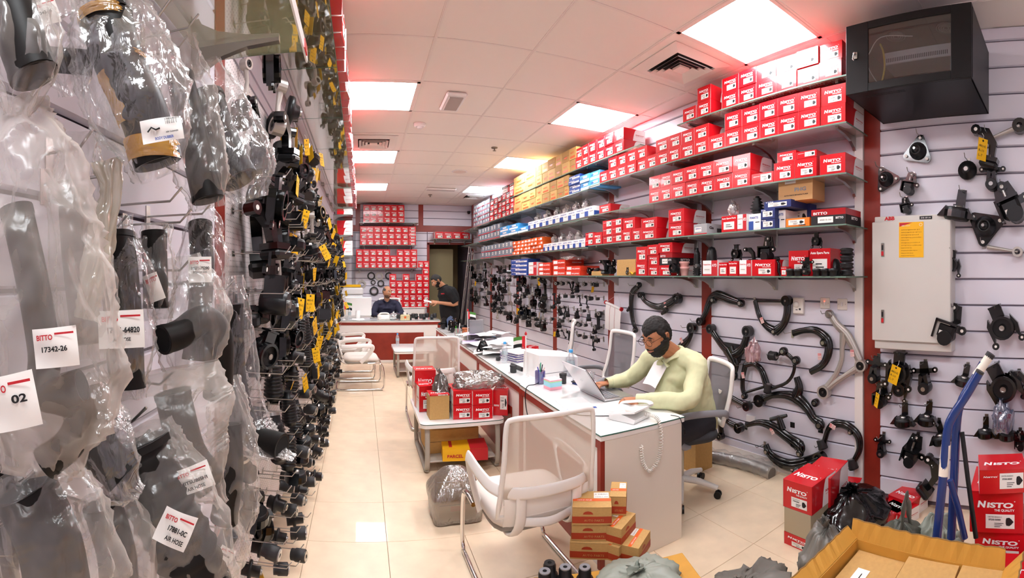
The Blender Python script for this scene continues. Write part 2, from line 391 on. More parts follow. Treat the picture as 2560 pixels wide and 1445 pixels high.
# pegboard with punched holes: not cut, their dark insides are put into the board's colour
pm = mat('pegboard_white', 'efe6e6', .4)
nt = pm.node_tree; tc = nt.nodes.new('ShaderNodeTexCoord'); mp = nt.nodes.new('ShaderNodeVectorMath'); mp.operation = 'MODULO'; mp.inputs[1].default_value = (.025, 1, .025)
ab = nt.nodes.new('ShaderNodeVectorMath'); ab.operation = 'DISTANCE'; ab.inputs[1].default_value = (.0125, 0, .0125)
ml = nt.nodes.new('ShaderNodeVectorMath'); ml.operation = 'MULTIPLY'; ml.inputs[1].default_value = (1, 0, 1)
lt = nt.nodes.new('ShaderNodeMath'); lt.operation = 'LESS_THAN'; lt.inputs[1].default_value = .0032
mx = nt.nodes.new('ShaderNodeMix'); mx.data_type = 'RGBA'; mx.inputs[6].default_value = srgb('efe6e6'); mx.inputs[7].default_value = srgb('3c3634')
L = nt.links.new; L(tc.outputs['Object'], ml.inputs[0]); L(ml.outputs[0], mp.inputs[0]); L(mp.outputs[0], ab.inputs[0]); L(ab.outputs['Value'], lt.inputs[0]); L(lt.outputs[0], mx.inputs[0]); L(mx.outputs[2], nt.nodes['Principled BSDF'].inputs['Base Color'])
for k in range(10):
    a = 1.87+k*.93
    B().rbox(a, min(a+.925, YB), -.012, .01, .05, 2.62, .004).build('pegboard_panel', pm, wl)
planks(wl, 1.87, YB, 2.64, H)
struct('wall_front', B().box(XL-.1, 3.4, YF-.1, YF, 0, H).mesh('wall_front', M_plank))
# ================================================================ cartons: unit bodies, x -.5...5, y 0..1 (front at 0), z 0..1
EPS = .004
MX = lambda: Matrix(((0, -1, 0, .5), (1, 0, 0, 0), (0, 0, 1, 0), (0, 0, 0, 1)))      # x-z face turned onto the +x side (x -> y)
MXN = lambda: Matrix(((0, 1, 0, -.5), (-1, 0, 0, 1), (0, 0, 1, 0), (0, 0, 0, 1)))    # onto the -x side
MTOP = lambda: Matrix(((1, 0, 0, 0), (0, 0, 1, 0), (0, -1, 0, 1), (0, 0, 0, 1)))     # onto the top (z -> y)
BOXM = [M_red, M_wprint, M_label, M_ink, M_redd, M_beige, M_rink]
def ubox(b, mi=0, c=.006): return b.rbox(-.5, .5, 0, 1, 0, 1, c, mi)
def label_patch(b, x0, x1, z0, z1, y, M=None, pic=True, mi=2, ink=3, lines=3):
    quad(b, x0, x1, z0, z1, mi, y, M); w, h = x1-x0, z1-z0
    lay(b, 'CENTER BEARING', x0+w*.06, z1-h*.22, h*.13, ink, y-EPS, M, width=w*.5)
    lay(b, '37230-36060', x0+w*.1, z1-h*.42, h*.15, ink, y-EPS, M, bold=.03, width=w*.42)
    for k in range(lines): quad(b, x0+w*.3, x0+w*(.5+.06*k), z0+h*(.12+.12*k), z0+h*(.16+.12*k), ink, y-EPS, M)
    if pic:
        b.add([(x0+w*(.8+.13*cos(a)*(1+.3*cos(3*a))), y-EPS, z0+h*(.5+.3*sin(a))) for a in [2*pi*k/9 for k in range(9)]], [list(range(9))], ink, False, M)
def curve_side(b, M, y, x0=.42, x1=1.0):
    pts = [(x0-.04, 0), (x1, 0), (x1, 1)]+[(x0+.06+.1*u*u-.1*(1-u), u) for u in (1, .9, .7, .45, .2)]
    pts = [(x0, 0), (x1, 0), (x1, .985), (x0+.2, .985), (x0+.13, .93), (x0+.09, .8), (x0+.05, .55), (x0+.02, .25)]
    b.add([(a, y, c) for a, c in pts], [list(range(len(pts)))], 1, False, M)
    nisto(b, x0+.12, .48, (x1-x0)*.68, 6, y-EPS, M)
    lay(b, 'PREMIUM AUTOMOTIVE PARTS', x0+.14, .38, .06, 6, y-EPS, M, width=(x1-x0)*.55)
def box_red(variant=0):
    b = ubox(B())
    nisto(b, -.36, .62, .70, 1, -EPS)
    lay(b, 'THE QUALITY', -.04, .53, .075, 1, -EPS, bold=.03, width=.38)
    label_patch(b, -.2, .34, .12, .46, -EPS*2)
    if variant == 1:    # wordmark lower left, label to the right
        b = ubox(B()); nisto(b, -.44, .36, .36, 1, -EPS); label_patch(b, -.02, .45, .24, .8, -EPS*2)
    if variant == 2:    # flat white end label above, small word below
        b = ubox(B()); nisto(b, -.42, .68, .3, 1, -EPS); label_patch(b, -.08, .42, .2, .85, -EPS*2)
    curve_side(b, MX(), -EPS, .42); curve_side(b, MXN() @ Matrix.Translation((0, 0, 0)), -EPS, .42)
    nisto(b, -.4, .3, .8, 1, -EPS, MTOP())
    quad(b, -.5, .5, .985, .992, 4, -EPS)
    return b.mesh('carton_red', BOXM)
def box_style(base, prints, name):
    """prints: list of (kind, args) flat print on the front"""
    mats = [base]+[p for p in (M_wprint, M_label, M_ink, M_redd, M_orange, M_blue, M_rink, M_grey)]
    b = ubox(B())
    for p in prints:
        k = p[0]
        if k == 'q': quad(b, *p[1:5], p[5], -EPS*(p[6] if len(p) > 6 else 1))
        elif k == 'qs': quad(b, *p[1:5], p[5], -EPS, MX())
        elif k == 'qt': quad(b, *p[1:5], p[5], -EPS, MTOP())
        elif k == 't': lay(b, p[1], p[2], p[3], p[4], p[5], -EPS*2, bold=.03, width=p[6])
        elif k == 'ts': lay(b, p[1], p[2], p[3], p[4], p[5], -EPS*2, MX(), bold=.03, width=p[6])
        elif k == 'l': label_patch(b, *p[1:5], -EPS*1.5)
        elif k == 'n': nisto(b, p[1], p[2], p[3], p[4], -EPS*2)
    return b.mesh(name, mats)
BX = {
 'red': box_red(0), 'red1': box_red(1), 'red2': box_red(2),
 'plain': ubox(B(), 0).mesh('carton_plain', M_card),
 'carton': box_style(M_card, [('q', -.5, .5, .49, .505, 3), ('q', -.2, .2, .3, .45, 5), ('qt', -.5, .5, .47, .53, 2)], 'carton_tan'),
 'cartony': box_style(mat('pale_carton', 'dcb36a', .7), [('q', -.35, .35, .1, .3, 5), ('t', 'PARTS', -.3, .5, .22, 5, .5)], 'carton_pale'),
 'grey': box_style(M_grey, [('q', .02, .3, .4, .85, 2), ('q', -.5, .5, 0, .12, 7), ('t', 'REF', .08, .55, .16, 3, .15)], 'carton_grey'),
 'darkred': box_style(M_redd, [('q', -.3, .3, .1, .55, 2), ('q', -.5, .5, .68, .98, 3), ('t', 'BITTO', -.3, .74, .2, 1, .6), ('t', 'A-1704', -.2, .28, .15, 3, .4)], 'carton_dark_red'),
 'navy': box_style(M_wprint, [('q', -.5, -.1, 0, .55, 6), ('q', .0, .42, .1, .4, 2, 2), ('t', 'PARTS', -.4, .7, .18, 6, .7), ('qs', 0, 1, 0, .5, 6), ('q', .05, .4, .45, .5, 3)], 'carton_white_navy'),
 'blue': box_style(M_blue, [('q', -.2, .45, .2, .55, 1), ('t', 'MSG', -.45, .62, .25, 1, .5), ('t', '80-4420', -.1, .3, .15, 3, .4)], 'carton_blue'),
 'lblue': box_style(M_lblue, [('q', -.5, .5, .0, .35, 1), ('q', -.2, .3, .5, .8, 1), ('t', 'OEM', -.4, .55, .2, 6, .3)], 'carton_light_blue'),
 'orange': box_style(M_orange, [('q', .0, .42, .2, .75, 1, 1), ('t', 'RING', -.45, .3, .3, 1, .4)], 'carton_orange'),
 'flatred': box_style(mat('flat_red_box', 'e03c22', .4), [('q', -.42, -.1, .2, .8, 1), ('t', '555 JAPAN', -.05, .3, .35, 1, .5), ('ts', 'STEERING PARTS', .35, .35, .3, 1, .5)], 'carton_orange_red'),
 'bitto': box_style(M_redd, [('q', -.5, .5, 0, .6, 3), ('t', 'BITTO', -.44, .66, .22, 1, .42), ('q', -.3, .15, .12, .5, 2, 2), ('t', '48815-50', -.25, .26, .14, 3, .35), ('qs', 0, 1, 0, .6, 3), ('ts', 'BITTO', .35, .34, .25, 1, .4), ('t', 'BITTO', .22, .34, .18, 1, .22)], 'carton_bitto'),
 'whitered': box_style(M_wprint, [('q', -.5, .5, .0, .12, 7), ('q', .1, .5, .12, 1, 7), ('t', 'AYD', .15, .6, .25, 1, .3), ('t', 'Control Arm', -.45, .7, .12, 7, .5), ('q', -.4, .05, .3, .5, 2), ('q', -.38, -.02, .4, .42, 3, 2)], 'carton_white_red'),
 'redlab': box_style(M_red, [('q', -.35, .35, .15, .62, 2), ('t', 'Auto Spare Parts', -.45, .8, .12, 1, .9), ('q', -.2, .2, .3, .34, 3, 2), ('q', -.2, .1, .42, .46, 3, 2)], 'carton_red_plain_label'),
 'phg': box_style(mat('phg_carton', 'c79a66', .7), [('q', -.3, .02, .68, .9, 2), ('q', -.28, .0, .76, .82, 6, 2), ('t', 'PHG', -.02, .36, .2, 8, .34), ('t', 'AUTO PARTS MANUFACTURER', -.32, .2, .06, 3, .7)], 'carton_phg'),
 'silver': box_style(mat('silver_carton', 'a9abad', .4, metal=.2), [('q', -.4, .1, .25, .7, 2), ('t', '45503-29', -.35, .5, .15, 6, .4), ('q', -.5, .5, 0, .1, 7), ('ts', 'Ga', .1, .5, .35, 3, .2), ('qs', .45, .8, .2, .6, 3)], 'carton_silver'),
 'navyl': box_style(mat('navy_carton', '26346e', .45), [('l', -.35, .35, .2, .75), ('t', 'TYM', -.45, .78, .16, 1, .3)], 'carton_navy'),
 'orangel': box_style(mat('amber_carton', 'e0791c', .45), [('l', -.38, .3, .2, .8), ('t', 'GMB', .05, .1, .2, 3, .3)], 'carton_amber'),
}
# the ring mark on the shipping carton with the three letters
_r = B(); _r.v = []; 
BNAME = {'red': 'red white-lettered', 'red1': 'flat red', 'red2': 'red', 'plain': 'plain brown', 'carton': 'brown', 'cartony': 'pale yellow-brown', 'grey': 'grey', 'darkred': 'dark red and black', 'navy': 'small white and navy', 'blue': 'blue', 'lblue': 'light blue', 'orange': 'small orange', 'flatred': 'flat orange-red', 'bitto': 'black and dark red', 'whitered': 'white and red', 'redlab': 'red and white-labelled', 'phg': 'square brown shipping', 'silver': 'silver-grey', 'navyl': 'navy blue', 'orangel': 'flat amber orange'}
def carton(style, M, label, group=None, w=.14, d=.3, h=.125):
    o = put('carton', BX[style], M=M @ Matrix.Diagonal((w, d, h, 1)))
    return tag(o, label, 'box', group)
TIER = {1: ['single tier'], 2: ['lower tier', 'upper tier'], 3: ['bottom tier', 'middle tier', 'top tier'], 4: ['bottom tier', 'second tier up', 'third tier up', 'top tier']}
def C5(*a): return [1500+x/2.257 for x in a]
def C4(*a): return [1180+x/3.074 for x in a]
def C2(*a): return [1400+x/3.613 for x in a]
def frange(a, b, n): return [a+(b-a)*k/n for k in range(n+1)]
def run(z, xs, tiers, h, style, where, grp=None, depth=.3, o=.352, split=None, jit=1., skip=()):
    """a run of cartons whose front corners stand at picture columns xs"""
    n = len(xs)-1
    ss = [ws(x, o) for x in xs]
    if split: ss = frange(ss[0], ss[-1], n)
    for i in range(n):
        s0, s1 = ss[i], ss[i+1]; wd = abs(s0-s1)
        for t in range(tiers):
            if (i, t) in skip: continue
            st = style if isinstance(style, str) else style[(i*7+t*3) % len(style)]
            q = n-i
            pos = ('%s from right' % ORD[q-1]) if n > 1 else 'only one'
            if n > 1 and q == 1: pos = 'rightmost'
            tt = TIER.get(tiers, ['tier %s up' % ORD[k] for k in range(tiers)])[t] if tiers > 1 else ''
            lab = '%s carton, %s%s %s' % (BNAME[st], (tt+', ') if tt else '', pos if n > 1 else '', where)
            lab = ' '.join(lab.split())
            while len(lab.split()) > 15 and ' the ' in lab: lab = lab[::-1].replace(' eht ', ' ', 1)[::-1]
            j = .008*jit
            M = MW @ TR(-(s0+s1)/2, -(o+random.uniform(-j, j)), z+t*(h+.001), rz=random.uniform(-.015, .015)*jit)
            carton(st, M, lab, grp or 'cartons '+where, wd*.985, depth*random.uniform(.93, 1), h)
M_glass = mixmat('shelf_glass', 'c3cdbf', .22, .14, .04, .35)
M_gedge = mat('glass_edge', '6f8a7c', .15, spec=.8)
def bracket_mesh():
    poly = [(0, 0), (.31, 0), (.31, -.012), (.2, -.02), (.1, -.045), (.04, -.08), (.03, -.1), (0, -.1)]
    b = B(); b.add([(-.012, -x, z) for x, z in poly]+[(.012, -x, z) for x, z in poly],
          [list(range(8)), list(range(8, 16))[::-1]]+[(i, i+8, (i+1) % 8+8, (i+1) % 8) for i in range(8)])
    b.box(-.02, .02, -.006, 0, -.11, .02)
    return b.mesh('bracket', M_steel)
BRK = bracket_mesh()
def shelf(z, s0, s1, label, o=.36, M0=None, nb=3, glass=None):
    t = thing('glass_shelf', label, 'shelf', M=(M0 or MW) @ TR(-(s0+s1)/2, 0, z)); t['group'] = 'glass shelves'
    L2 = abs(s1-s0)/2
    B().box(-L2, L2, -o+.003, -.008, 0, .01).build('glass_panel', glass or M_glass, t)
    b = B(); b.box(-L2, L2, -o, -o+.003, 0, .01); b.box(-L2-.002, -L2, -o, -.008, 0, .01); b.box(L2, L2+.002, -o, -.008, 0, .01); b.build('polished_edge', M_gedge, t)
    if nb == 0:
        for x in (-L2+.03, L2-.03): B().box(x-.015, x+.015, -.05, 0, -.02, .018).build('clip', M_steel, t)
    for k in range(nb):
        x = -L2+.1+(2*L2-.2)*k/max(1, nb-1); put('bracket', BRK, t, M=TR(x, 0, 0))
    return t
ZS = [3.007, 2.687, 2.34, 1.989, 1.63]
SN = ['top', 'second', 'third', 'fourth', 'lowest']
BAYN = ['bay nearest the cabinet', 'second bay', 'third bay', 'fourth bay', 'fifth bay', 'last bay']
for k, z in enumerate(ZS):
    for bi, (a, c) in enumerate([(1.43, 3.12), (3.13, 4.70), (4.71, 6.26), (6.27, 7.80), (7.81, 9.34), (9.35, 10.6)]):
        if k == 0 and bi > 0:
            if bi > 3: continue
            a = max(a, 3.68); z2 = 2.955
        else: z2 = z
        if k == 4 and bi > 2: continue
        if k == 4 and bi == 2: c = 6.5
        if k >= 1 and bi >= 2 and k < 4: z2 = z-.02
        shelf(z2, a, c, 'glass shelf on metal brackets, %s level, %s of the right wall' % (SN[k], BAYN[bi]), nb=3)
Z = [z+.011 for z in ZS]
# --- top shelf, near bay
run(Z[0], C5(685, 780, 880, 993, 1110, 1235, 1365), 2, .125, 'red', 'on the top shelf beside the black cabinet', depth=.3)
run(Z[0], C5(550, 625), 2, .125, 'red', 'at left of the top shelf in the nearest bay', depth=.3)
run(Z[0], C5(470, 545), 1, .115, 'red', 'alone at the left end of the nearest top shelf', depth=.28)
# --- second shelf
run(Z[1], C5(705, 797, 903, 1005, 1118, 1243, 1385), 2, .135, 'red', 'on the second shelf, two-high block near cabinet')
run(Z[1], C5(260, 320, 387, 457, 535, 613, 705), 1, .125, 'red', 'on the second shelf, lower row in the middle')
run(Z[1]+.126, C5(313, 387, 457, 530, 613), 1, .12, 'red', 'on the second shelf, upper row in the middle')
run(Z[1], C5(48, 100, 150, 205, 260), 2, .12, 'red', 'on the second shelf, two-high block left of middle')
run(Z[1], C5(0, 48), 1, .12, 'red', 'on the second shelf, next to light blue boxes')
# --- third shelf
run(Z[2], C5(275, 340, 405, 483, 560, 645, 750, 850), 2, .128, 'red', 'on the third shelf, long two-high block')
run(Z[2], C5(852, 976), 1, .085, 'red2', 'on the third shelf, low single box')
run(Z[2], C5(983, 1097), 1, .135, 'red', 'on the third shelf, under two flat boxes')
run(Z[2], C5(1100, 1225), 1, .135, 'red', 'on the third shelf, middle of its right group')
run(Z[2], C5(1238, 1385), 1, .14, 'red', 'on the third shelf, at the right end')
run(Z[2]+.136, C5(997, 1105), 1, .075, 'red', 'on the third shelf, atop the right group, left one', depth=.25)
run(Z[2]+.136, C5(1112, 1225), 1, .05, 'red2', 'on the third shelf, atop the right group, flat one', depth=.3)
run(Z[2], C4(980, 1065), 1, .09, 'red', 'on the third shelf, alone above the hose bags', depth=.28)
# --- fourth shelf
run(Z[3], C5(388, 475), 2, .125, 'red', 'on the fourth shelf, beside the silver box', depth=.3)
run(Z[3], C5(530, 606), 1, .09, 'silver', 'on the fourth shelf, with long side facing the desk', depth=.28)
run(Z[3], C5(688, 775), 1, .13, 'redlab', 'on the fourth shelf, below a wrapped white bag', depth=.2)
run(Z[3], C5(778, 830), 1, .13, 'whitered', 'on the fourth shelf, between red and white boxes', depth=.2)
run(Z[3], C5(836, 905), 1, .125, 'navy', 'on the fourth shelf, under the rubber bellows', depth=.2)
run(Z[3], C5(910, 990), 2, .075, 'navyl', 'on the fourth shelf, stacked left of amber box', depth=.2)
run(Z[3]+.152, C5(925, 1080), 1, .055, 'navyl', 'on the fourth shelf, widest, lying across the stack', depth=.24)
run(Z[3], C5(993, 1050), 1, .14, 'navy', 'on the fourth shelf, behind the amber box', depth=.2, o=.3)
run(Z[3], C5(1050, 1186), 1, .062, 'orangel', 'on the fourth shelf', depth=.2)
run(Z[3], C5(1192, 1390), 1, .11, 'bitto', 'at the right end of the fourth shelf', depth=.25)
run(Z[3]+.2, C5(1003, 1200), 1, .19, 'phg', 'standing on the navy boxes, fourth shelf', depth=.18, o=.31)
run(Z[3], C5(1062, 1186), 1, .2, 'navyl', 'supporting the brown shipping carton', depth=.1, o=.14)
run(Z[3], C4(1302, 1420), 2, .105, 'red', 'on the fourth shelf, pair with long white sides')
run(Z[3], C4(1157, 1230, 1300), 1, .125, 'red', 'on the fourth shelf, low pair below a wider box')
run(Z[3]+.126, C4(1157, 1250), 1, .12, 'red', 'on the fourth shelf, atop two narrow ones')
run(Z[3], C4(1005, 1078, 1155), 3, .085, 'red2', 'on the fourth shelf, three-high block')
run(Z[3], C4(935, 1000), 1, .14, 'red', 'on the fourth shelf, taller, left of three-high block')
run(Z[3], C4(872, 933), 2, .075, 'red2', 'on the fourth shelf, small two-high stack')
# --- lowest shelf
run(Z[4], C4(1263, 1345), 2, .145, 'red', 'on the lowest shelf, tall boxes beside the brown carton')
run(Z[4], C4(1350, 1432), 3, .1, 'red', 'on the lowest shelf, narrow three-high stack')
run(Z[4], C4(1438, 1530), 1, .1, 'red', 'on the lowest shelf, under the black and red box')
run(Z[4]+.101, C4(1440, 1535), 1, .115, 'bitto', 'on the lowest shelf between two red boxes')
run(Z[4]+.217, C4(1430, 1535), 1, .095, 'red', 'on the lowest shelf, top of the right stack')
run(Z[4], C4(1113, 1255), 1, .17, 'plain', 'on the lowest shelf, tall box between rubber parts', depth=.2)
run(Z[4], C4(915, 998), 1, .05, 'plain', 'on the lowest shelf, small low box among rubber parts', depth=.1)
run(Z[4], C5(578, 662), 1, .13, 'whitered', 'on the lowest shelf, right of the grey rubber cup', depth=.2)
run(Z[4], C5(672, 720), 1, .11, 'redlab', 'on the lowest shelf, narrow, left of pair', depth=.2)
run(Z[4], C5(724, 775), 1, .12, 'redlab', 'on the lowest shelf, narrow, middle', depth=.2)
run(Z[4], C5(787, 855), 1, .125, 'whitered', 'on the lowest shelf, left of a wide red carton', depth=.2)
run(Z[4], C5(860, 990), 1, .125, 'red', 'on the lowest shelf, wide one below the black bracket', depth=.2)
run(Z[4], C5(1018, 1050), 1, .07, 'redlab', 'on the lowest shelf, tiny box between rubber parts', depth=.1)
run(Z[4], C5(1065, 1178), 1, .19, 'red', 'on the lowest shelf, upright behind small rubber pucks', depth=.2, o=.28)
run(Z[4], C5(1182, 1300), 1, .2, 'redlab', 'on the lowest shelf, upright under a black ring', depth=.2, o=.28)
run(Z[4], C4(298, 425), 4, .065, 'blue', 'on the lowest shelf at its far end', depth=.22)
run(Z[4], C4(436, 500), 1, .2, 'whitered', 'on the lowest shelf, tall, beside the blue boxes', depth=.1)
run(Z[4], C4(508, 600), 3, .06, 'flatred', 'on the lowest shelf, short flat stack', depth=.2)
run(Z[4], C4(618, 715), 3, .07, 'flatred', 'on the lowest shelf, long flat stack', depth=.3)
run(Z[4], C4(717, 830), 2, .06, 'flatred', 'on the lowest shelf, right of the long flat stack', depth=.3)
# --- raised top shelf further back
ZT = 2.966
run(ZT, C2(142, 205, 262, 330, 405, 488, 575), 2, .125, 'red', 'on the raised top shelf in the second bay')
run(ZT, C4(320, 405, 490, 535, 585, 640, 695, 750, 803), 2, .145, ['cartony', 'carton'], 'on the raised top shelf')
run(Z[1]-.02, C4(322, 380, 440, 490, 540, 600, 650, 705, 742), 2, .13, ['carton', 'cartony'], 'on the second shelf, brown block')
run(Z[1]-.02, C4(745, 830), 4, .055, 'blue', 'on the second shelf in front of brown cartons', depth=.2)
run(Z[1]-.02, C4(833, 905, 980), 2, .09, 'lblue', 'on the second shelf beside small red carton', depth=.3)
run(Z[1]-.02, frange(C4(138)[0], C4(322)[0], 6), 4, .1, ['red', 'darkred'], 'on the second shelf near the corner')
run(Z[1]-.02+.405, frange(C4(235)[0], C4(325)[0], 2), 1, .12, ['darkred'], 'on the second shelf, topmost near the corner')
run(Z[1]-.02, frange(1183, C4(135)[0], 7), 5, .09, 'grey', 'on the second shelf at the far end', split=1)
run(Z[2]-.02, frange(1196, C4(213)[0], 7), 2, .13, 'grey', 'on the third shelf at the far end', split=1)
run(Z[2]-.02, frange(C4(218)[0], C4(428)[0], 3), 2, .085, 'lblue', 'on the third shelf between grey and white boxes', split=1, skip=((2, 1),))
run(Z[2], frange(C4(430)[0], C4(940)[0], 9), 1, .11, 'navy', 'on the third shelf under clear bags', split=1, depth=.2)
run(Z[3]-.02, frange(1203, C4(310)[0], 9), 2, .12, 'grey', 'on the fourth shelf at the far end', split=1)
run(Z[3]-.02, frange(C4(316)[0], C4(538)[0], 8), 4, .055, 'orange', 'on the fourth shelf, small stacked block', split=1, depth=.2, jit=2.)
run(Z[3]-.01, frange(C4(545)[0], C4(868)[0], 8), 1, .1, 'navy', 'on the fourth shelf under clear bags', split=1, depth=.2)
# ================================================================ car parts
PMS = [M_rubber, M_metalb, M_steel, M_rubber2, M_cast, M_label, M_yellow, M_ink]  # the ink black also stands in for the shade inside bores
def ear(b, x, z, r, y0=-.004, y1=.004, mi=1, hole=True):
    b.lathe([(r, y0), (r, y1)], 10, mi, TR(x, 0, z), axis='y', smooth=False)
    if hole: b.lathe([(r*.38, y0-.001), (r*.38, y0-.0005)], 8, 5, TR(x, 0, z), axis='y', smooth=False)
def plate(b, pts, y0=-.004, y1=.004, mi=1): b.prism(pts, y0, y1, mi)
KINDS = {}
def kind(name):
    def deco(fn): KINDS[name] = fn(); return fn
    return deco
# each kind: list of (part name, builder); hung from (0,0,0), wall side +y, hanging down to about z=-.15
@kind('drum_mount')
def _():
    a = B(); a.lathe([(.047, -.085), (.052, -.08), (.052, -.02), (.047, -.015)], 18, 1, TR(0, 0, -.085), cap=False, axis='y'); a.pipe(.052, .041, -.085, -.015, 18, 1, TR(0, 0, -.085), axis='y')
    r = B(); r.lathe([(.041, -.07), (.03, -.06), (.012, -.075), (.012, -.02), (.041, -.03)], 18, 0, TR(0, 0, -.085), axis='y'); r.lathe([(.012, -.09), (.005, -.09), (.005, -.085)], 10, 2, TR(0, 0, -.085), axis='y')
    p = B(); p.box(-.028, .028, -.06, -.045, -.05, .012, 1); p.box(-.028, .028, -.07, -.02, .008, .016, 1); p.prism([(-.06, -.15), (-.04, -.1), (-.05, -.03), (-.065, -.06)], -.06, -.03, 1); p.prism([(.06, -.16), (.07, -.09), (.05, -.04), (.04, -.1)], -.06, -.03, 1); ear(p, -.06, -.15, .016, -.06, -.05); ear(p, .062, -.155, .016, -.06, -.05)
    return [('steel_ring', a), ('rubber_core', r), ('bracket', p)]
@kind('triangle_mount')
def _():
    p = B(); n = []
    for k in range(3):
        a0 = pi/2+k*2*pi/3
        for q in (-.5, -.25, 0, .25, .5): n.append((.085*cos(a0)*.8+.022*cos(a0+q*2), -.075+.085*sin(a0)*.8+.022*sin(a0+q*2)))
    p.prism(n, -.02, -.012, 1)
    for k in range(3):
        a0 = pi/2+k*2*pi/3; p.lathe([(.008, -.03), (.008, -.02)], 8, 5, TR(.07*cos(a0), 0, -.075+.07*sin(a0)), axis='y')
    r = B(); r.lathe([(.048, -.02), (.046, -.035), (.035, -.045), (.03, -.065), (.022, -.07), (.022, -.058), (.008, -.058)], 18, 0, TR(0, 0, -.075), axis='y')
    return [('flange', p), ('rubber_dome', r), ('stud', B().cyl((0, -.055, -.075), (0, -.09, -.075), .007, seg=8, mi=2))]
@kind('block_mount')
def _():
    r = B(); r.rbox(-.035, .04, -.08, -.02, -.13, -.06, .012, 0); r.lathe([(.03, -.09), (.03, -.01)], 14, 0, TR(.01, 0, -.12), axis='y')
    p = B(); p.box(-.045, .045, -.09, -.012, -.062, -.052, 1); p.box(-.045, -.037, -.09, -.012, -.13, -.052, 1); p.prism([(-.03, .012), (.03, .012), (.045, -.055), (-.045, -.055)], -.024, -.016, 1); ear(p, 0, 0, .02, -.03, -.02); ear(p, .065, -.075, .018, -.06, -.05); p.box(.03, .07, -.06, -.05, -.09, -.06, 1)
    return [('rubber_block', r), ('bracket', p), ('stud', B().cyl((.0, -.05, -.052), (.0, -.05, -.02), .006, seg=8, mi=2)), ('sticker', B().box(-.02, .004, -.0815, -.0805, -.11, -.095, 5))]
@kind('strut_mount')
def _():
    r = B(); r.lathe([(.02, -.07), (.028, -.065), (.034, -.045), (.058, -.04), (.062, -.03), (.062, -.015), (.05, -.01)], 20, 0, TR(0, 0, -.06), axis='y')
    return [('rubber_disc', r), ('sleeve', B().lathe([(.014, -.078), (.014, -.06)], 12, 2, TR(0, 0, -.06), axis='y'))]
@kind('bracketed_bushing')
def _():
    p = B(); p.prism([(-.022, .012), (.022, .012), (.028, -.06), (-.028, -.06)], -.03, -.022, 1); p.prism([(-.022, -.05), (-.03, -.12), (-.02, -.13), (.0, -.06)], -.07, -.015, 1); p.prism([(.022, -.05), (.03, -.12), (.02, -.13), (.0, -.06)], -.07, -.015, 1)
    ear(p, -.06, -.035, .016, -.03, -.022); ear(p, .06, -.035, .016, -.03, -.022); p.box(-.06, .06, -.03, -.022, -.05, -.025, 1)
    r = B(); r.lathe([(.03, -.08), (.033, -.075), (.033, -.01), (.03, -.005)], 16, 0, TR(0, 0, -.125), axis='y'); r.lathe([(.012, -.086), (.012, -.08)], 10, 2, TR(0, 0, -.125), axis='y')
    return [('bracket', p), ('rubber_bushing', r)]
@kind('dogbone')
def _():
    a = B(); a.tube([(0, -.03, -.02), (.015, -.032, -.07), (.01, -.03, -.14)], [.014, .011, .014], 8, 4, squash=.7); a.pipe(.026, .017, -.05, -.012, 14, 4, TR(0, 0, 0), axis='y'); a.pipe(.034, .024, -.055, -.01, 16, 4, TR(.01, 0, -.16), axis='y')
    r = [B().lathe([(.017, -.045), (.006, -.05), (.006, -.015), (.017, -.02)], 12, 0, axis='y'), B().lathe([(.024, -.05), (.008, -.056), (.008, -.012), (.024, -.015)], 12, 0, TR(.01, 0, -.16), axis='y')]
    return [('cast_link', a)]+[('rubber_insert', q) for q in r]
@kind('black_link')
def _():
    a = B(); a.tube([(0, -.03, -.0), (.03, -.032, -.05), (.02, -.03, -.12), (.05, -.03, -.17)], [.014, .02, .018, .012], 8, 1, squash=.6); a.pipe(.024, .012, -.055, -.008, 14, 1, TR(0, 0, 0), axis='y'); a.pipe(.022, .012, -.05, -.01, 14, 1, TR(.05, 0, -.185), axis='y')
    return [('forged_link', a), ('rubber_insert', B().lathe([(.012, -.05), (.004, -.055), (.004, -.01), (.012, -.012)], 10, 0, axis='y'))]
@kind('round_bushing')
def _():
    r = B(); r.lathe([(.03, -.10), (.034, -.098), (.034, -.045), (.03, -.04), (.03, -.02)], 16, 3, TR(0, 0, -.02), axis='y')
    return [('rubber_body', r), ('end_washer', B().pipe(.026, .010, -.106, -.099, 16, 2, TR(0, 0, -.02), axis='y')), ('bore', B().lathe([(.0098, -.1005), (.0001, -.1005)], 10, 7, TR(0, 0, -.02), cap=False, axis='y'))]
@kind('flanged_bushing')
def _():
    r = B(); r.lathe([(.024, -.09), (.028, -.088), (.028, -.05), (.044, -.046), (.044, -.034), (.03, -.03), (.03, -.0)], 16, 0, TR(0, 0, -.02), axis='y')
    return [('rubber_body', r), ('inner_sleeve', B().pipe(.014, .008, -.098, -.088, 12, 2, TR(0, 0, -.02), axis='y')), ('bore', B().lathe([(.008, -.0925), (.0001, -.0925)], 10, 7, TR(0, 0, -.02), cap=False, axis='y'))]
@kind('bellows')
def _():
    pr_ = [(.018, .01)]
    for k in range(9): z = -.012-k*.015; pr_ += [(.024+.001*k, z), (.034+.0012*k, z-.006), (.034+.0012*k, z-.009)]
    pr_ += [(.03, -.155), (.03, -.165)]
    return [('bellows', B().lathe(pr_, 16, 0, TR(0, -.045, 0)))]
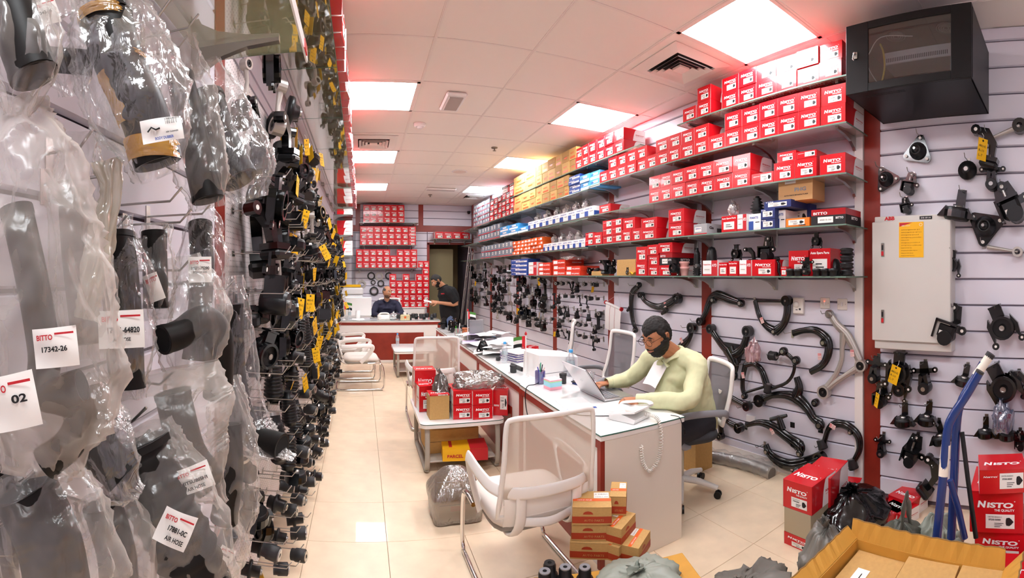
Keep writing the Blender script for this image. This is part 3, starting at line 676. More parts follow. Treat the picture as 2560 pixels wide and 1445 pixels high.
@kind('ribbed_hose')
def _():
    P = [(0, -.04, 0), (0, -.05, -.05), (.012, -.07, -.095), (.04, -.09, -.13), (.075, -.1, -.15)]; pts = []; rr = []
    for i in range(len(P)-1):
        for t in range(6):
            u = t/6; pts.append(tuple(P[i][c]*(1-u)+P[i+1][c]*u for c in range(3))); rr.append((.031 if (t % 2) else .036) if i in (1, 2) else .03)
    pts.append(P[-1]); rr.append(.034)
    return [('ribbed_hose', B().tube(pts, rr, 14, 0)), ('clamp', B().tube([P[0], (0, -.042, -.012)], .033, 14, 2))]
@kind('bent_plate')
def _():
    p = B(); p.prism([(-.05, .015), (.01, .02), (.06, -.03), (.07, -.1), (.045, -.105), (.03, -.05), (-.01, -.02), (-.06, -.015)], -.05, -.02, 1); p.box(.02, .09, -.08, -.01, -.12, -.1, 1); ear(p, -.045, 0, .022, -.06, -.02)
    return [('folded_plate', p), ('rubber_foot', B().rbox(.015, .095, -.085, -.005, -.15, -.12, .01, 0))]
@kind('side_round')
def _():
    r = B(); r.lathe([(.05, -.03), (.056, -.025), (.056, .02), (.05, .025)], 18, 0, TR(0, -.055, -.1)); r.lathe([(.02, .024), (.02, .034), (.008, .036)], 12, 2, TR(0, -.055, -.1))
    p = B(); p.prism([(-.02, .012), (.02, .012), (.022, -.06), (-.022, -.06)], -.02, -.012, 1); p.box(-.022, .022, -.06, -.012, -.068, -.06, 1); p.prism([(-.085, -.12), (-.05, -.07), (-.05, -.12)], -.08, -.03, 1); p.prism([(.085, -.12), (.05, -.07), (.05, -.12)], -.08, -.03, 1); p.pipe(.06, .052, -.12, -.09, 18, 1, TR(0, -.055, 0))
    return [('rubber_drum', r), ('bracket', p)]
KM = {}
for k, parts in KINDS.items():
    j = B()
    for nme, b in parts: j.merge(b)
    KM[k] = (j.mesh(k, PMS), [(nme, b.mesh(nme, PMS)) for nme, b in parts])
tagm = B(); tagm.box(-.02, .02, -.0006, .0006, -.085, -.01, 0); tagm.lathe([(.004, -.0008), (.004, -.0007)], 8, 2, TR(0, 0, -.018), axis='y')
tagm.tube([(0, 0, -.018), (.004, .004, .0), (0, .01, .01)], .0008, 4, 1)
for q, s in enumerate(('48820', 'A-32Z', 'NISTO')): lay(tagm, s, .006-.011*q, -.078, .010, 2, -.0012, TR(ry=0) @ Matrix(((0, 0, -1, 0), (0, 1, 0, 0), (1, 0, 0, 0), (0, 0, 0, 1))) @ Matrix.Translation((-.078+.0, 0, .012-.0)) if False else None, width=.028) if False else None
for q, s in enumerate(('48820-42', 'R-10', 'L-7')): lay(tagm, s, -.016, -.04-.016*q, .012, 2, -.0012, width=.03-.006*q)
TAG = tagm.mesh('price_tag', [M_yellow, M_wprint, M_ink])
KNAME = {'drum_mount': ('engine_mount', 'black ring-shaped engine mount', 'engine mount'), 'triangle_mount': ('strut_mount', 'black triangular strut mount', 'strut mount'), 'block_mount': ('engine_mount', 'black block engine mount', 'engine mount'), 'strut_mount': ('strut_mount', 'round black strut bearing', 'strut mount'),
 'bracketed_bushing': ('engine_mount', 'black eared bracket with bushing', 'engine mount'), 'dogbone': ('torque_link', 'cast metal torque link', 'link arm'), 'black_link': ('link_arm', 'black forged link arm', 'link arm'), 'round_bushing': ('rubber_bushing', 'dark rubber bushing with pale end', 'bushing'), 'flanged_bushing': ('rubber_bushing', 'black flanged bushing', 'bushing'),
 'bellows': ('bellows_boot', 'black ribbed bellows boot', 'bellows'), 'ribbed_hose': ('air_hose', 'black bent ribbed hose', 'hose'), 'bent_plate': ('engine_mount', 'black folded plate mount', 'engine mount'), 'side_round': ('engine_mount', 'flat round black mount', 'engine mount')}
NP = [0]
def part(kindname, M, where, group, detail=False, tagged=False, lead=''):
    nm, lab, cat = KNAME[kindname]
    lab = (lead+' '+lab if lead else lab)+' '+where
    if detail:
        o = thing(nm, lab, cat, M=M, group=group)
        for pn, me in KM[kindname][1]: put(pn, me, o)
    else:
        o = put(nm, KM[kindname][0], M=M); tag(o, lab, cat, group)
    if tagged: put('price_tag', TAG, o, label='yellow hand-written tag', M=TR(.01, -.105, -.03, rx=random.uniform(-.2, .2), ry=random.uniform(-.5, .5), rz=random.uniform(-.9, .9), s=1.25))
    NP[0] += 1
    return o
# hooks on slats and pegs (parts of the wall they plug into)
hk = B(); hk.tube([(0, 0, -.03), (0, -.006, -.03), (0, -.01, 0), (0, -.12, .0), (0, -.14, .025)], .0028, 6, 0); hk.box(-.012, .012, -.006, .0, -.045, .02, 0)
HOOK = hk.mesh('hook', M_steel)
hk = B(); hk.tube([(0, 0, 0), (0, -.24, .0), (0, -.262, .03)], .0026, 6, 0); hk.box(-.02, .02, -.003, .0, -.012, .012, 0)
PEG = hk.mesh('hook', M_steel)
# ---------------- pegboard wall: rows upward, columns away from the viewer
def MLat(y, z, off=0.): return ML @ TR(y, -off, z)
rowk = {0: ['round_bushing', 'flanged_bushing'], 1: ['flanged_bushing', 'round_bushing'], 2: ['round_bushing', 'drum_mount', 'flanged_bushing'], 3: ['round_bushing', 'side_round'], 4: ['ribbed_hose', 'round_bushing', 'bellows'],
 5: ['bellows', 'black_link', 'ribbed_hose'], 6: ['black_link', 'bellows', 'flanged_bushing'], 7: ['drum_mount', 'black_link', 'block_mount', 'bellows'], 8: ['block_mount', 'side_round', 'drum_mount'], 9: ['drum_mount', 'block_mount', 'bracketed_bushing', 'dogbone'],
 10: ['drum_mount', 'side_round', 'bent_plate'], 11: ['block_mount', 'bent_plate', 'dogbone', 'drum_mount'], 12: ['bracketed_bushing', 'drum_mount', 'bent_plate'], 13: ['bent_plate', 'drum_mount', 'strut_mount'], 14: ['drum_mount', 'strut_mount', 'dogbone', 'side_round']}
RZ = [.17+.175*k for k in range(15)]
R2 = random.Random(11)
ys = []; y = 1.93
while y < 8.9: ys.append(y); y += .17+.03*(y-2)
for r in range(15):
    for c, y0 in enumerate(ys):
        if r < 5 and y0 > 7.5: continue
        y = y0+R2.uniform(-.04, .04)+(r % 2)*.06
        z = RZ[r]+R2.uniform(-.015, .015)
        k = R2.choice(rowk[r]); off = R2.choice([.05, .09, .14, .17])
        if r <= 4: off = R2.choice([.12, .15, .19])
        sc = R2.uniform(1.0, 1.35) if r > 4 else R2.uniform(.9, 1.15)
        if r in (9, 10) and c < 2: sc *= 1.35
        if (r >= 13 and c > 12): continue
        if c < 2: off = R2.choice([.02, .05, .1, .15])
        rot = R2.uniform(-.7, .7) if k not in ('round_bushing', 'flanged_bushing') else R2.uniform(-.25, .35)
        if k == 'side_round': rot = 0
        M = MLat(y, z, off) @ TR(0, 0, 0, rx=R2.uniform(-.1, .2), ry=R2.uniform(-.35, .35), rz=rot, s=sc)
        tg = (r > 4 and R2.random() < (.5 if c > 3 else .06)) or (r < 2 and c < 1)
        part(k, M, 'on pegboard, %s row up, %s from near end' % (ORD[r], ORD[c]), 'parts hung on the pegboard', detail=(c < 7 or tg), tagged=tg)
        o = put('hook', PEG, wl, M=TR(y, -.012, z+.006*sc)) if NP[0] < 290 else None
# ---------------- mounts in the near right bay
def rpart(kindname, px, py, size, where, o=.06, rot=0., tagged=False, lead='', rz=0., tall=.15):
    """centre of the part at a picture place; size in metres"""
    s, z = ws(px, o), wz(px, py, o); sc = size/.13
    M = MW @ TR(-s, -.012, z+.075*sc) @ TR(0, 0, 0, ry=rot, rz=rz, s=sc)
    part(kindname, M, where, 'mounts on the near right wall', True, tagged, lead)
    put('hook', HOOK, wr, M=TR(-s, -.004, z+.08*sc, s=1.))
NR = [('triangle_mount', 2299, 376, .17, 'below the black cabinet, high on the wall', .2), ('triangle_mount', 2199, 451, .15, 'with clear cap, beside the red post', -.5), ('block_mount', 2277, 461, .13, 'above the grey electrical panel, upper one', .2),
 ('block_mount', 2259, 516, .1, 'just above the grey electrical panel', -.2), ('bent_plate', 2466, 376, .2, 'with yellow tag beside a cast arm', .3), ('strut_mount', 2417, 430, .14, 'right of the panel, under the tagged plate', 0),
 ('bracketed_bushing', 2480, 440, .16, 'beside the round strut bearing', 0), ('side_round', 2404, 522, .2, 'with ears, at upper right of the panel', .15), ('block_mount', 2504, 518, .24, 'largest, with three bolt ears, near frame edge', -.4),
 ('drum_mount', 2381, 658, .13, 'small, at the right edge of the panel', .1), ('triangle_mount', 2456, 650, .2, 'with a cast arm behind it', 3.3), ('block_mount', 2385, 815, .22, 'below panel level, left of a twin', .3),
 ('drum_mount', 2490, 815, .2, 'right twin of the wide block below', -.4), ('bracketed_bushing', 2190, 925, .15, 'on the red post beside the white arm', .1), ('drum_mount', 2253, 925, .19, 'with pale ring and yellow tag', .1),
 ('bracketed_bushing', 2308, 945, .17, 'under the panel, third from the red post', -.1), ('block_mount', 2201, 990, .14, 'with yellow tag, low beside the red post', 0), ('drum_mount', 2257, 972, .12, 'hanging directly under the pale ring mount', .3),
 ('side_round', 2259, 1043, .14, 'with yellow dot, lower left group', 0), ('side_round', 2321, 1040, .14, 'lower left group, second', .1), ('side_round', 2343, 1088, .14, 'behind the blue poles', -.3),
 ('bracketed_bushing', 2203, 1117, .12, 'small, lowest beside the red post', 0), ('block_mount', 2290, 1130, .17, 'with long stud, low on the wall', .3), ('bent_plate', 2338, 1200, .18, 'lowest, touching the blue poles', .8),
 ('side_round', 2416, 945, .13, 'behind the pole tops', .2), ('drum_mount', 2487, 965, .22, 'large with arm, right of the poles', -.5), ('bent_plate', 2546, 965, .14, 'cut by the frame edge', 0),
 ('side_round', 2463, 1075, .12, 'right of the poles, left of a pair', 0), ('side_round', 2518, 1078, .13, 'right of the poles, right of a pair', 0), ('block_mount', 2549, 1105, .1, 'at the frame edge above cartons', 0)]
for k, x, y, s, lab, rot in NR:
    rpart(k, x, y, s, lab, rot=rot, tagged=('yellow tag' in lab))
t = thing('torque_link', 'pale cast torque arm behind the black triangle mount', 'link arm', M=MW)
b = B(); P0, P1 = (-ws(2470, .03), -.05, wz(2470, 618, .03)), (-ws(2545, .03), -.05, wz(2545, 630, .03)); b.tube([P0, P1], [.025, .016], 8, 4, squash=.6); b.pipe(.035, .02, -.03, .03, 14, 4, TR(*P1), axis='y'); b.build('cast_arm', PMS, t)
t = thing('torque_link', 'pale cast arm high on the wall near frame edge', 'link arm', M=MW)
b = B(); P0, P1 = (-ws(2480, .03), -.05, wz(2480, 348, .03)), (-ws(2550, .03), -.05, wz(2550, 318, .03)); b.tube([P0, P1], [.018, .03], 8, 4, squash=.6); b.pipe(.05, .02, -.03, .03, 14, 1, TR(*P1), axis='y'); b.build('cast_arm', PMS, t)
# ---------------- hooks and parts on the far right bays
def far_parts():
    n = 0
    for bi, (a, c) in enumerate(BAYS[3:7]):
        zs = [1.5, 1.32, 1.14, .96, .8] if bi == 0 else ([1.78, 1.6, 1.43, 1.25, 1.07, .9] if bi < 3 else [1.85, 1.67, 1.5, 1.3, 1.12])
        for ri, z in enumerate(zs):
            s = a+.1; ci = 0; step = {0: .155, 1: .2, 2: .27, 3: .33}[bi]
            while s < c-.05:
                k = R2.choice(['block_mount', 'round_bushing', 'bracketed_bushing', 'drum_mount', 'side_round', 'flanged_bushing', 'dogbone', 'bent_plate'] if bi else ['round_bushing', 'flanged_bushing', 'round_bushing', 'bracketed_bushing', 'black_link'])
                sc = R2.uniform(.85, 1.25) if bi else R2.uniform(.6, .9)
                M = MW @ TR(-s, -.03-R2.uniform(0, .05), z+.04, ry=R2.uniform(-.4, .4), rz=R2.uniform(-.6, .6), s=sc)
                part(k, M, 'on right wall, %s bay, %s row down, %s along' % (['fourth', 'fifth', 'sixth', 'last'][bi], ORD[ri], ORD[ci]), 'parts hung on the far right wall', tagged=R2.random() < .05)
                if n < 230: put('hook', HOOK, wr, M=TR(-s, -.004, z+.045)); n += 1
                s += step*R2.uniform(.8, 1.3); ci += 1
    # second and third bay, left part: rows of small bushings
far_parts()
t = thing('shock_mount', 'black steel tube with bolted foot hanging by the calendar roll', 'strut mount', M=MW)
sx, sz = ws(1497, .05), wz(1497, 800, .05)
b = B(); b.tube([(-sx, -.06, sz+.06), (-sx+.01, -.06, sz-.08)], .022, 12, 1); b.rbox(-sx-.03, -sx+.05, -.1, -.02, sz-.1, sz-.08, .006, 1); b.rbox(-sx-.03, -sx+.03, -.1, -.02, sz+.03, sz+.09, .01, 0); b.build('steel_tube', PMS, t)
# ---------------- control arms
def WP(x, y, o=.05): return (-ws(x, o), -o, wz(x, y, o))
def Q7(p): return (1500+p[0]/2.89, 700+p[1]/2.89)
def smooth(pts, n=4):
    P = [V(p) for p in pts]; P = [P[0]*2-P[1]]+P+[P[-1]*2-P[-2]]; out = []
    for i in range(1, len(P)-2):
        for k in range(n):
            t = k/n; a, b2, c, d = P[i-1:i+3]
            out.append(.5*((2*b2)+(c-a)*t+(2*a-5*b2+4*c-d)*t*t+(3*b2-a-3*c+d)*t**3))
    out.append(P[-2]); return out
def arm(label, limbs, bush, o=.05, mi=1, sticker=None, balls=(), pins=(), name='control_arm', plates=()):
    t = thing(name, label, 'control arm', M=MW, group=None)
    pxm = F*sin((Q7(limbs[0][0][0])[0]-XV)/F+DELTA)/RD*2.89    # crop pixels to metres
    b = B()
    for pts, wds in limbs:
        P = smooth([WP(*Q7(p), o) for p in pts]); n = len(P); W = []
        for i in range(n):
            u = i/(n-1)*(len(wds)-1); k = min(int(u), len(wds)-2); W.append((wds[k]*(1-u+k)+wds[k+1]*(u-k))/2/pxm)
        b.tube(P, W, 10, mi, squash=.55, up=(0, 1, 0))
        b.tube([p+V((0, -w*.42, 0)) for p, w in zip(P, W)], [w*.42 for w in W], 6, mi, squash=.5, up=(0, 1, 0))   # pressed rib along the arm
    for pl in plates: b.prism([(WP(*Q7(p), o)[0], WP(*Q7(p), o)[2]) for p in pl], -o-.008, -o+.008, mi)
    b.build('arm_body', PMS, t)
    for x, y, r in bush:
        q = WP(*Q7((x, y)), o); r = r/pxm
        c = B(); c.pipe(r, r*.72, -.026, .026, 18, mi, TR(*q), axis='y'); c.lathe([(r*.72, -.02), (r*.5, -.012), (r*.3, -.026), (r*.3, .02)], 16, 0, TR(*q), axis='y'); c.lathe([(r*.2, -.0275), (r*.02, -.0275)], 10, 2, TR(*q), axis='y'); c.build('bushing', PMS, t)
    for x, y, r in balls:
        q = WP(*Q7((x, y)), o); r = r/pxm
        c = B(); c.lathe([(r*.7, -.03), (r, -.022), (r, .01), (r*.7, .02)], 16, 2 if mi == 4 else 1, TR(*q), axis='y'); c.lathe([(r*.45, -.035), (r*.45, -.03)], 12, 2, TR(*q), axis='y'); c.build('ball_joint', PMS, t)
    for x, y, r, L3, ang in pins:   # cylinder bushing seen from its side
        q = V(WP(*Q7((x, y)), o)); r, L3 = r/pxm, L3/pxm; d = V((cos(ang), 0, sin(ang)))*L3/2
        c = B(); c.cyl(q-d, q+d, r, seg=16, mi=3); c.cyl(q-d*1.12, q+d*1.12, r*.55, seg=12, mi=2); c.cyl(q-d*.9, q-d*.7, r*1.06, seg=16, mi=0); c.build('bushing', PMS, t)
    if sticker:
        q = V(WP(*Q7(sticker[:2]), o)); a = sticker[2]
        c = B(); MM = TR(q.x, q.y-.024, q.z, ry=-a); c.box(-.016, .016, -.001, .003, -.026, .026, 0, MM); c.box(-.014, .014, -.0013, -.001, .008, .024, 1, MM)
        lay(c, 'REF 48068', -.013, -.008, .008, 2, -.0014, MM, width=.026); lay(c, 'BITTO', -.012, .012, .008, 3, -.0016, MM, width=.02); lay(c, '04 / 2', -.013, -.02, .008, 2, -.0014, MM, width=.015)
        c.build('sticker', [mat('pink_sticker', 'efc9c4', .6), mat('pink_sticker_head', 'd9787a', .6), M_ink, M_wprint], t, label='pink and white part sticker')
    p = limbs[0][0][0]
    put('hook', HOOK, wr, M=TR(-ws(Q7(p)[0]), -.004, wz(*Q7(p))+.01))
    return t
arm('black curved control arm, leftmost, standing nearly upright', [([(275, 45), (232, 95), (225, 200), (238, 300), (262, 365)], [40, 52, 46, 40, 34]), ([(215, 205), (195, 222)], [40, 20])], [], balls=[(285, 35, 20), (258, 362, 20)])
arm('black wishbone control arm with sticker, left of the seated man', [([(295, 108), (335, 160), (420, 195), (500, 170), (570, 115)], [42, 34, 48, 60, 50]), ([(450, 190), (480, 215), (445, 245)], [60, 40, 22])], [(297, 108, 22), (560, 135, 34)], sticker=(482, 178, .1))
arm('black control arm with sticker just right of the man\'s head', [([(660, 345), (650, 410), (600, 470), (560, 500)], [50, 42, 70, 50])], [(665, 345, 38)], sticker=(600, 435, .6))
arm('black boomerang control arm, topmost beside the red post', [([(728, 300), (760, 240), (795, 150), (850, 110), (940, 140), (1035, 170)], [40, 44, 60, 72, 62, 40])], [(728, 300, 30)], balls=[(825, 145, 24), (1022, 168, 26)])
arm('black U-shaped upper control arm hanging by its crossbar', [([(1120, 150), (1150, 260), (1200, 330), (1268, 372)], [36, 40, 50, 70]), ([(1350, 150), (1352, 240), (1325, 320), (1268, 372)], [56, 60, 56, 70]), ([(1115, 152), (1365, 155)], [18, 18])], [(1350, 150, 36)], balls=[(1265, 372, 24)], sticker=(1182, 290, .4))
arm('black wide control arm with ball joint, pink-wrapped at its side', [([(800, 350), (850, 430), (900, 490), (960, 540), (1030, 490), (1070, 370)], [54, 50, 60, 80, 60, 50]), ([(930, 500), (975, 600), (965, 690)], [110, 70, 40])], [(803, 352, 34), (1068, 370, 38)], balls=[(962, 688, 38)], plates=[[(860, 440), (1040, 470), (1010, 600), (950, 620)]])
arm('black slim bowed upper arm with two cylinder bushings', [([(1275, 545), (1330, 525), (1395, 580), (1400, 660), (1350, 740), (1240, 785)], [22, 34, 30, 26, 24, 26])], [], o=.09, balls=[(1330, 515, 30), (1420, 580, 30)], pins=[(1250, 548, 32, 56, 0), (1213, 783, 28, 62, 1.4)])
arm('black C-shaped control arm beside the white one', [([(1395, 385), (1470, 365), (1560, 365), (1640, 430), (1650, 520), (1610, 610), (1520, 665)], [50, 44, 56, 70, 64, 54, 46])], [], balls=[(1622, 452, 28)], sticker=(1598, 550, .1))
arm('black A-frame control arm with cross rod in the middle', [([(1050, 612), (1032, 700), (1030, 780), (1045, 835)], [46, 40, 44, 36]), ([(1050, 612), (1110, 605), (1165, 650), (1205, 760)], [46, 40, 50, 60]), ([(1050, 812), (1185, 772)], [20, 20])], [], balls=[(1048, 838, 22)], sticker=(1045, 685, .2))
arm('long black control arm with yellow tag at its tip', [([(1155, 870), (1240, 835), (1340, 830), (1430, 860), (1500, 930), (1545, 1000), (1600, 1035)], [60, 44, 60, 90, 70, 60, 60]), ([(1420, 700), (1440, 780), (1410, 850)], [50, 64, 90])], [(1155, 870, 44)], balls=[(1560, 885, 26), (1592, 1045, 32)])
arm('black hooked control arm with ring ends, lower left', [([(1060, 912), (1010, 885), (940, 850), (892, 870), (888, 950), (920, 1020), (1005, 1068)], [40, 40, 46, 56, 54, 44, 50])], [(1065, 912, 32), (1005, 1068, 36)])
arm('black T-shaped control arm with sticker, lower middle', [([(1060, 1050), (1150, 1030), (1250, 1060), (1360, 1140), (1440, 1200), (1450, 1245)], [30, 44, 70, 70, 90, 50]), ([(1290, 990), (1320, 1080)], [50, 56]), ([(1228, 1008), (1290, 995), (1350, 978)], [26, 34, 22])], [(1405, 1175, 26)], o=.08, sticker=(1255, 1085, .6), balls=[(1448, 1250, 24)])
arm('small black arm cluster behind the office chair', [([(740, 990), (800, 970), (860, 1010), (875, 1100)], [60, 70, 50, 50]), ([(770, 1105), (860, 1125)], [20, 24])], [(870, 1128, 26)])
arm('black arched upper arm with two bushings at lower right', [([(1615, 1185), (1650, 1080), (1700, 1040), (1780, 1050), (1860, 1120), (1875, 1220), (1835, 1310)], [40, 40, 56, 64, 60, 46, 40])], [], pins=[(1605, 1188, 34, 64, 1.9), (1825, 1330, 34, 66, 1.9)], sticker=(1690, 1052, 1.2), balls=[(1815, 1095, 20)])
arm('black sickle-shaped control arm hanging lowest on the wall', [([(1195, 1190), (1230, 1260), (1310, 1320), (1410, 1340), (1520, 1310), (1590, 1285)], [56, 60, 80, 90, 80, 84])], [(1590, 1290, 46)], balls=[(1212, 1235, 24)], sticker=(1400, 1345, .1))
arm('pale cast-aluminium control arm, only white one', [([(1660, 245), (1710, 320), (1775, 385), (1830, 480), (1890, 618)], [50, 56, 66, 60, 56]), ([(1765, 380), (1750, 480), (1745, 580), (1700, 690), (1618, 800)], [70, 40, 36, 40, 50]), ([(1890, 618), (1790, 680), (1700, 740), (1620, 805)], [60, 40, 44, 60])], [(1888, 618, 42), (1620, 808, 48)], mi=4, balls=[(1660, 245, 30)], sticker=(1832, 525, .1))
# ---------------- hung in front: pink wrap, chart roll
def rumple(fn, amp, fq, seed):
    def g(u, v):
        p = V(fn(u, v)); n = noise.noise_vector(p*fq+V((seed, seed*2, 0))); m = noise.noise_vector(p*fq*2.7+V((0, seed, seed)))
        return tuple(p+n*amp+m*amp*.45)
    return g
# ================================================================ left side shelves
M_film = mixmat('clear_film', 'f6f0ea', .03, .09, .14, .38, bump=.6, bscale=34)
M_milky = mixmat('milky_film', 'ece2d8', .11, .035, .25, .4, bump=.55, bscale=26)
M_milky2 = mixmat('dense_milky_film', 'e2d7cd', .24, .02, .3, .4, bump=.5, bscale=22)
M_hose = mat('hose_rubber', '120e0b', .45, spec=.3)
M_lglass = mixmat('olive_reflection_glass', 'a5a178', .5, .22, .03, .3)  # olive reflection of the goods below is put into the glass colour
M_bore = mat('hole_shade', '060606', .9)  # shade inside holes and open ends, put into the colour of flat pieces
shelf(2.435, -1.6, -.35, 'glass shelf close overhead above the bagged hoses', o=.38, M0=ML, nb=2, glass=M_lglass)
for k in range(8):
    a = 1.95+k*.925; shelf(2.95, -(a+.915), -a, 'glass shelf over the pegboard, %s from the near end' % ORD[k], o=.43, M0=ML, nb=0, glass=M_lglass)
for z, n in ((2.88, 'upper'), (2.46, 'middle'), (2.04, 'lower')):
    shelf(z, -10.9, -9.4, '%s short glass shelf at far end of left wall' % n, o=.38, M0=ML, nb=2)
    for i in range(3):
        for t2 in range(2):
            y = 9.48+i*.155
            carton('red', ML @ TR(y+.0775, -.40, z+.012+t2*.151), 'red carton on the %s far left shelf, %s, %s from the near end' % (n, TIER[2][t2], ORD[i]), 'red cartons on far left shelves', .15, .32, .15)
for i in range(45):
    y = 2.0+i*.16
    for t2 in range(2 if i % 7 else 1):
        carton('red', ML @ TR(y+.08, -.46-random.uniform(0, .03), 2.962+t2*.141, rz=random.uniform(-.12, .12)), 'red carton above the pegboard, %s, %s from the near end' % (TIER[2][t2], ORD[i]), 'red cartons above the pegboard', .15, .35, .14)
for i in range(3):
    carton('red', ML @ TR(.85+i*.17, -.39, 2.447, rz=.05*i), 'red and white carton on the overhead left shelf, %s from the far end' % ORD[2-i], None, .16, .3, .14)
t = thing('price_rail', 'white and red plastic label rail under the overhead glass shelf', 'label rail', M=ML)
b = B(); b.box(1.0, 1.6, -.392, -.386, 2.395, 2.44, 0); b.build('rail', M_wplas, t); B().box(1.5, 1.56, -.396, -.392, 2.40, 2.43).build('red_tab', M_red, t)
# ================================================================ bagged hoses hanging on the near left wall
def hook_at(x, y, r): 
    p = pr(x, y, r); b = B(); b.tube([(XL+.0, p.y, p.z-.01), (p.x, p.y, p.z-.01), (p.x+.03, p.y, p.z+.02)], .003, 6); b.box(XL, XL+.006, p.y-.012, p.y+.012, p.z-.05, p.z+.02)
    o = b.build('hook', M_steel, wl); o.matrix_parent_inverse = ML.inverted(); return o
def view_axes(p):
    d = V((p.x, p.y, 0)).normalized(); return V((d.y, -d.x, 0)), d
def sticker(t, x, y, r, w, h, ang, lines, kind='std'):
    """w,h in pixels; faces the aisle"""
    p = pr(x, y, r); A, D = view_axes(p); k = r/F
    M = Matrix.Translation(p) @ Matrix(((A.x, D.x, 0, 0), (A.y, D.y, 0, 0), (0, 0, 1, 0), (0, 0, 0, 1))) @ Matrix.Rotation(-ang, 4, 'Y')
    W, Hh = w*k/2, h*k/2
    b = B(); b.grid(lambda u, v: ((u-.5)*2*W, -.004*cos((u-.5)*3)+.002*sin(v*5+u*3), (v-.5)*2*Hh), 9, 7, 0)
    n = len(lines)
    for s, lx, lz, sz, mi, wd in lines: lay(b, s, -W+2*W*lx, -Hh+2*Hh*lz, sz*Hh*2, mi, -.0065, width=wd*2*W, bold=.03)
    if kind == 'std': quad(b, -.02*W, .85*W, Hh*.66, Hh*.76, 2, -.0062)
    if kind == 'bar':
        for q in range(16):
            if q % 3 != 1: quad(b, W*(.2+.035*q), W*(.2+.035*q+(.02 if q % 2 else .012)), Hh*.35, Hh*.75, 1, -.0062)
        b.tube([(-W*.7, -.006, -Hh*.1), (-W*.5, -.006, Hh*.25), (-W*.3, -.006, Hh*.0), (-W*.1, -.006, Hh*.1)], .0012, 4, 1)
    return b.build('sticker', [M_label, M_ink, M_rink, M_blue], t, label='white printed part sticker', M=M)
def bag(label, path, hw, hose=None, hr=0, hose2=None, film=None, stick=(), depth=.58, ribbed=False, hook=True, seed=None, hm=None, crink=1.):
    s = seed or len(label)+path[0][0]*.01
    P = smooth([pr(*p) for p in path], 8); n = len(P)
    t = thing('bagged_hose', label, 'hose', tuple(P[0]))
    inv = Matrix.Translation(-P[0])
    def wd(u): q = u*(len(hw)-1); k = min(int(q), len(hw)-2); f = q-k; f = f*f*(3-2*f); return hw[k]*(1-f)+hw[k+1]*f
    rs = [hypot(p.x, p.y) for p in P]
    def fn(u, v):
        i = v*(n-1); k = min(int(i), n-2); p = P[k].lerp(P[k+1], i-k); A, D = view_axes(p)
        T = (P[k+1]-P[k]).normalized(); A2 = (A - T*A.dot(T)); A2 = A2.normalized() if A2.length > .2 else V((0, 0, -1)) if False else (A-T*A.dot(T)+V((0, 0, .001))).normalized()
        W = wd(v)*rs[k]/F; e = min(1, v*7+.06, (1-v)*5+.04); dp = W*depth*sqrt(max(e, 0))
        a = 2*pi*u; ca, sa = cos(a), sin(a)
        q = p + A2*(W*ca) + D*(dp*(abs(sa)**.8)*(1 if sa > 0 else -1))
        nn = noise.noise_vector(V((q.x*17, q.y*17, q.z*6))+V((s, 0, s))); m = noise.noise_vector(q*38+V((0, s, s)))
        cr = (1-abs(noise.noise(V((q.x*30, q.y*30, q.z*11+sin(a)*2))+V((s, s, 0)))))**6
        f2 = sin(a*7+noise.noise(q*9)*6+v*9)*.0035
        rad = A2*ca+D*sa
        q = q + nn*(.0045*crink) + m*(.0025*crink) + rad*(.010*cr*crink+f2)
        return tuple(inv @ q)
    b = B(); b.grid(fn, 56, max(40, n*3), wrap=True); b.build('plastic_bag', film or M_milky, t)
    if hose:
        def mk(hp, R):
            Q = smooth([pr(*p) for p in hp], 10 if ribbed else 6)
            rr = []
            for i, q in enumerate(Q):
                w0 = (R if not isinstance(R, (list, tuple)) else R[0]+(R[1]-R[0])*i/(len(Q)-1))*hypot(q.x, q.y)/F
                if ribbed: w0 *= 1+(.07 if i % 3 == 0 else -.02)
                rr.append(w0)
            c = B(); Q2 = [inv @ q for q in Q]; c.tube(Q2, rr, 20, 0, cap=False)
            for e0, e1, R0 in ((Q2[0], Q2[1], rr[0]), (Q2[-1], Q2[-2], rr[-1])):
                d = (e1-e0).normalized(); c.tube([e0, e0+d*.004], [R0*.84, R0*.82], 20, 1); c.tube([e0, e0+d*.012], [R0*1.04, R0*1.04], 20, 0, cap=False)
                c.tube([e0-d*.0005, e0], [R0*1.03, R0*.85], 20, 0, cap=False)
            c.build('hose', [hm or M_hose, M_bore], t)
        mk(hose, hr)
        if hose2: mk(*hose2)
    for st in stick: o = sticker(t, *st); o.matrix_basis = inv @ o.matrix_basis
    if hook: x, y, r = path[0]; hook_at(x, y+25, r+.02)
    return t
REDHD = ('BITTO', .08, .72, .18, 2, .36)
L1 = [REDHD, ('17881-64820', .18, .42, .2, 1, .72), ('AIR HOSE', .32, .2, .13, 1, .38)]
L2 = [REDHD, ('16571-75290', .1, .5, .16, 1, .8), ('RADIATOR HOSE', .2, .36, .11, 1, .6)]
L3 = [REDHD, ('17881-0C', .25, .45, .2, 1, .6), ('AIR HOSE', .3, .18, .18, 1, .55)]
L4 = [REDHD, ('MITSUBISHI', .12, .4, .17, 1, .75), ('AIR HOSE', .25, .15, .17, 1, .5)]
L5 = [REDHD, ('17342-26', .15, .42, .18, 1, .6)]
bag('dark hose in milky bag at the top left corner', [(30, -60, .62), (60, 120, .6), (45, 285, .6)], [60, 85, 25], [(10, -60, .62), (40, 60, .61), (85, 190, .6)], 62)
bag('short dark hose in clear bag with red-headed sticker, top left', [(120, -60, .78), (150, 90, .76), (190, 235, .76)], [55, 85, 30], [(60, 140, .78), (140, 150, .78), (232, 158, .78)], 30, film=M_film, stick=[(112, 35, .7, 70, 60, .3, L5)])
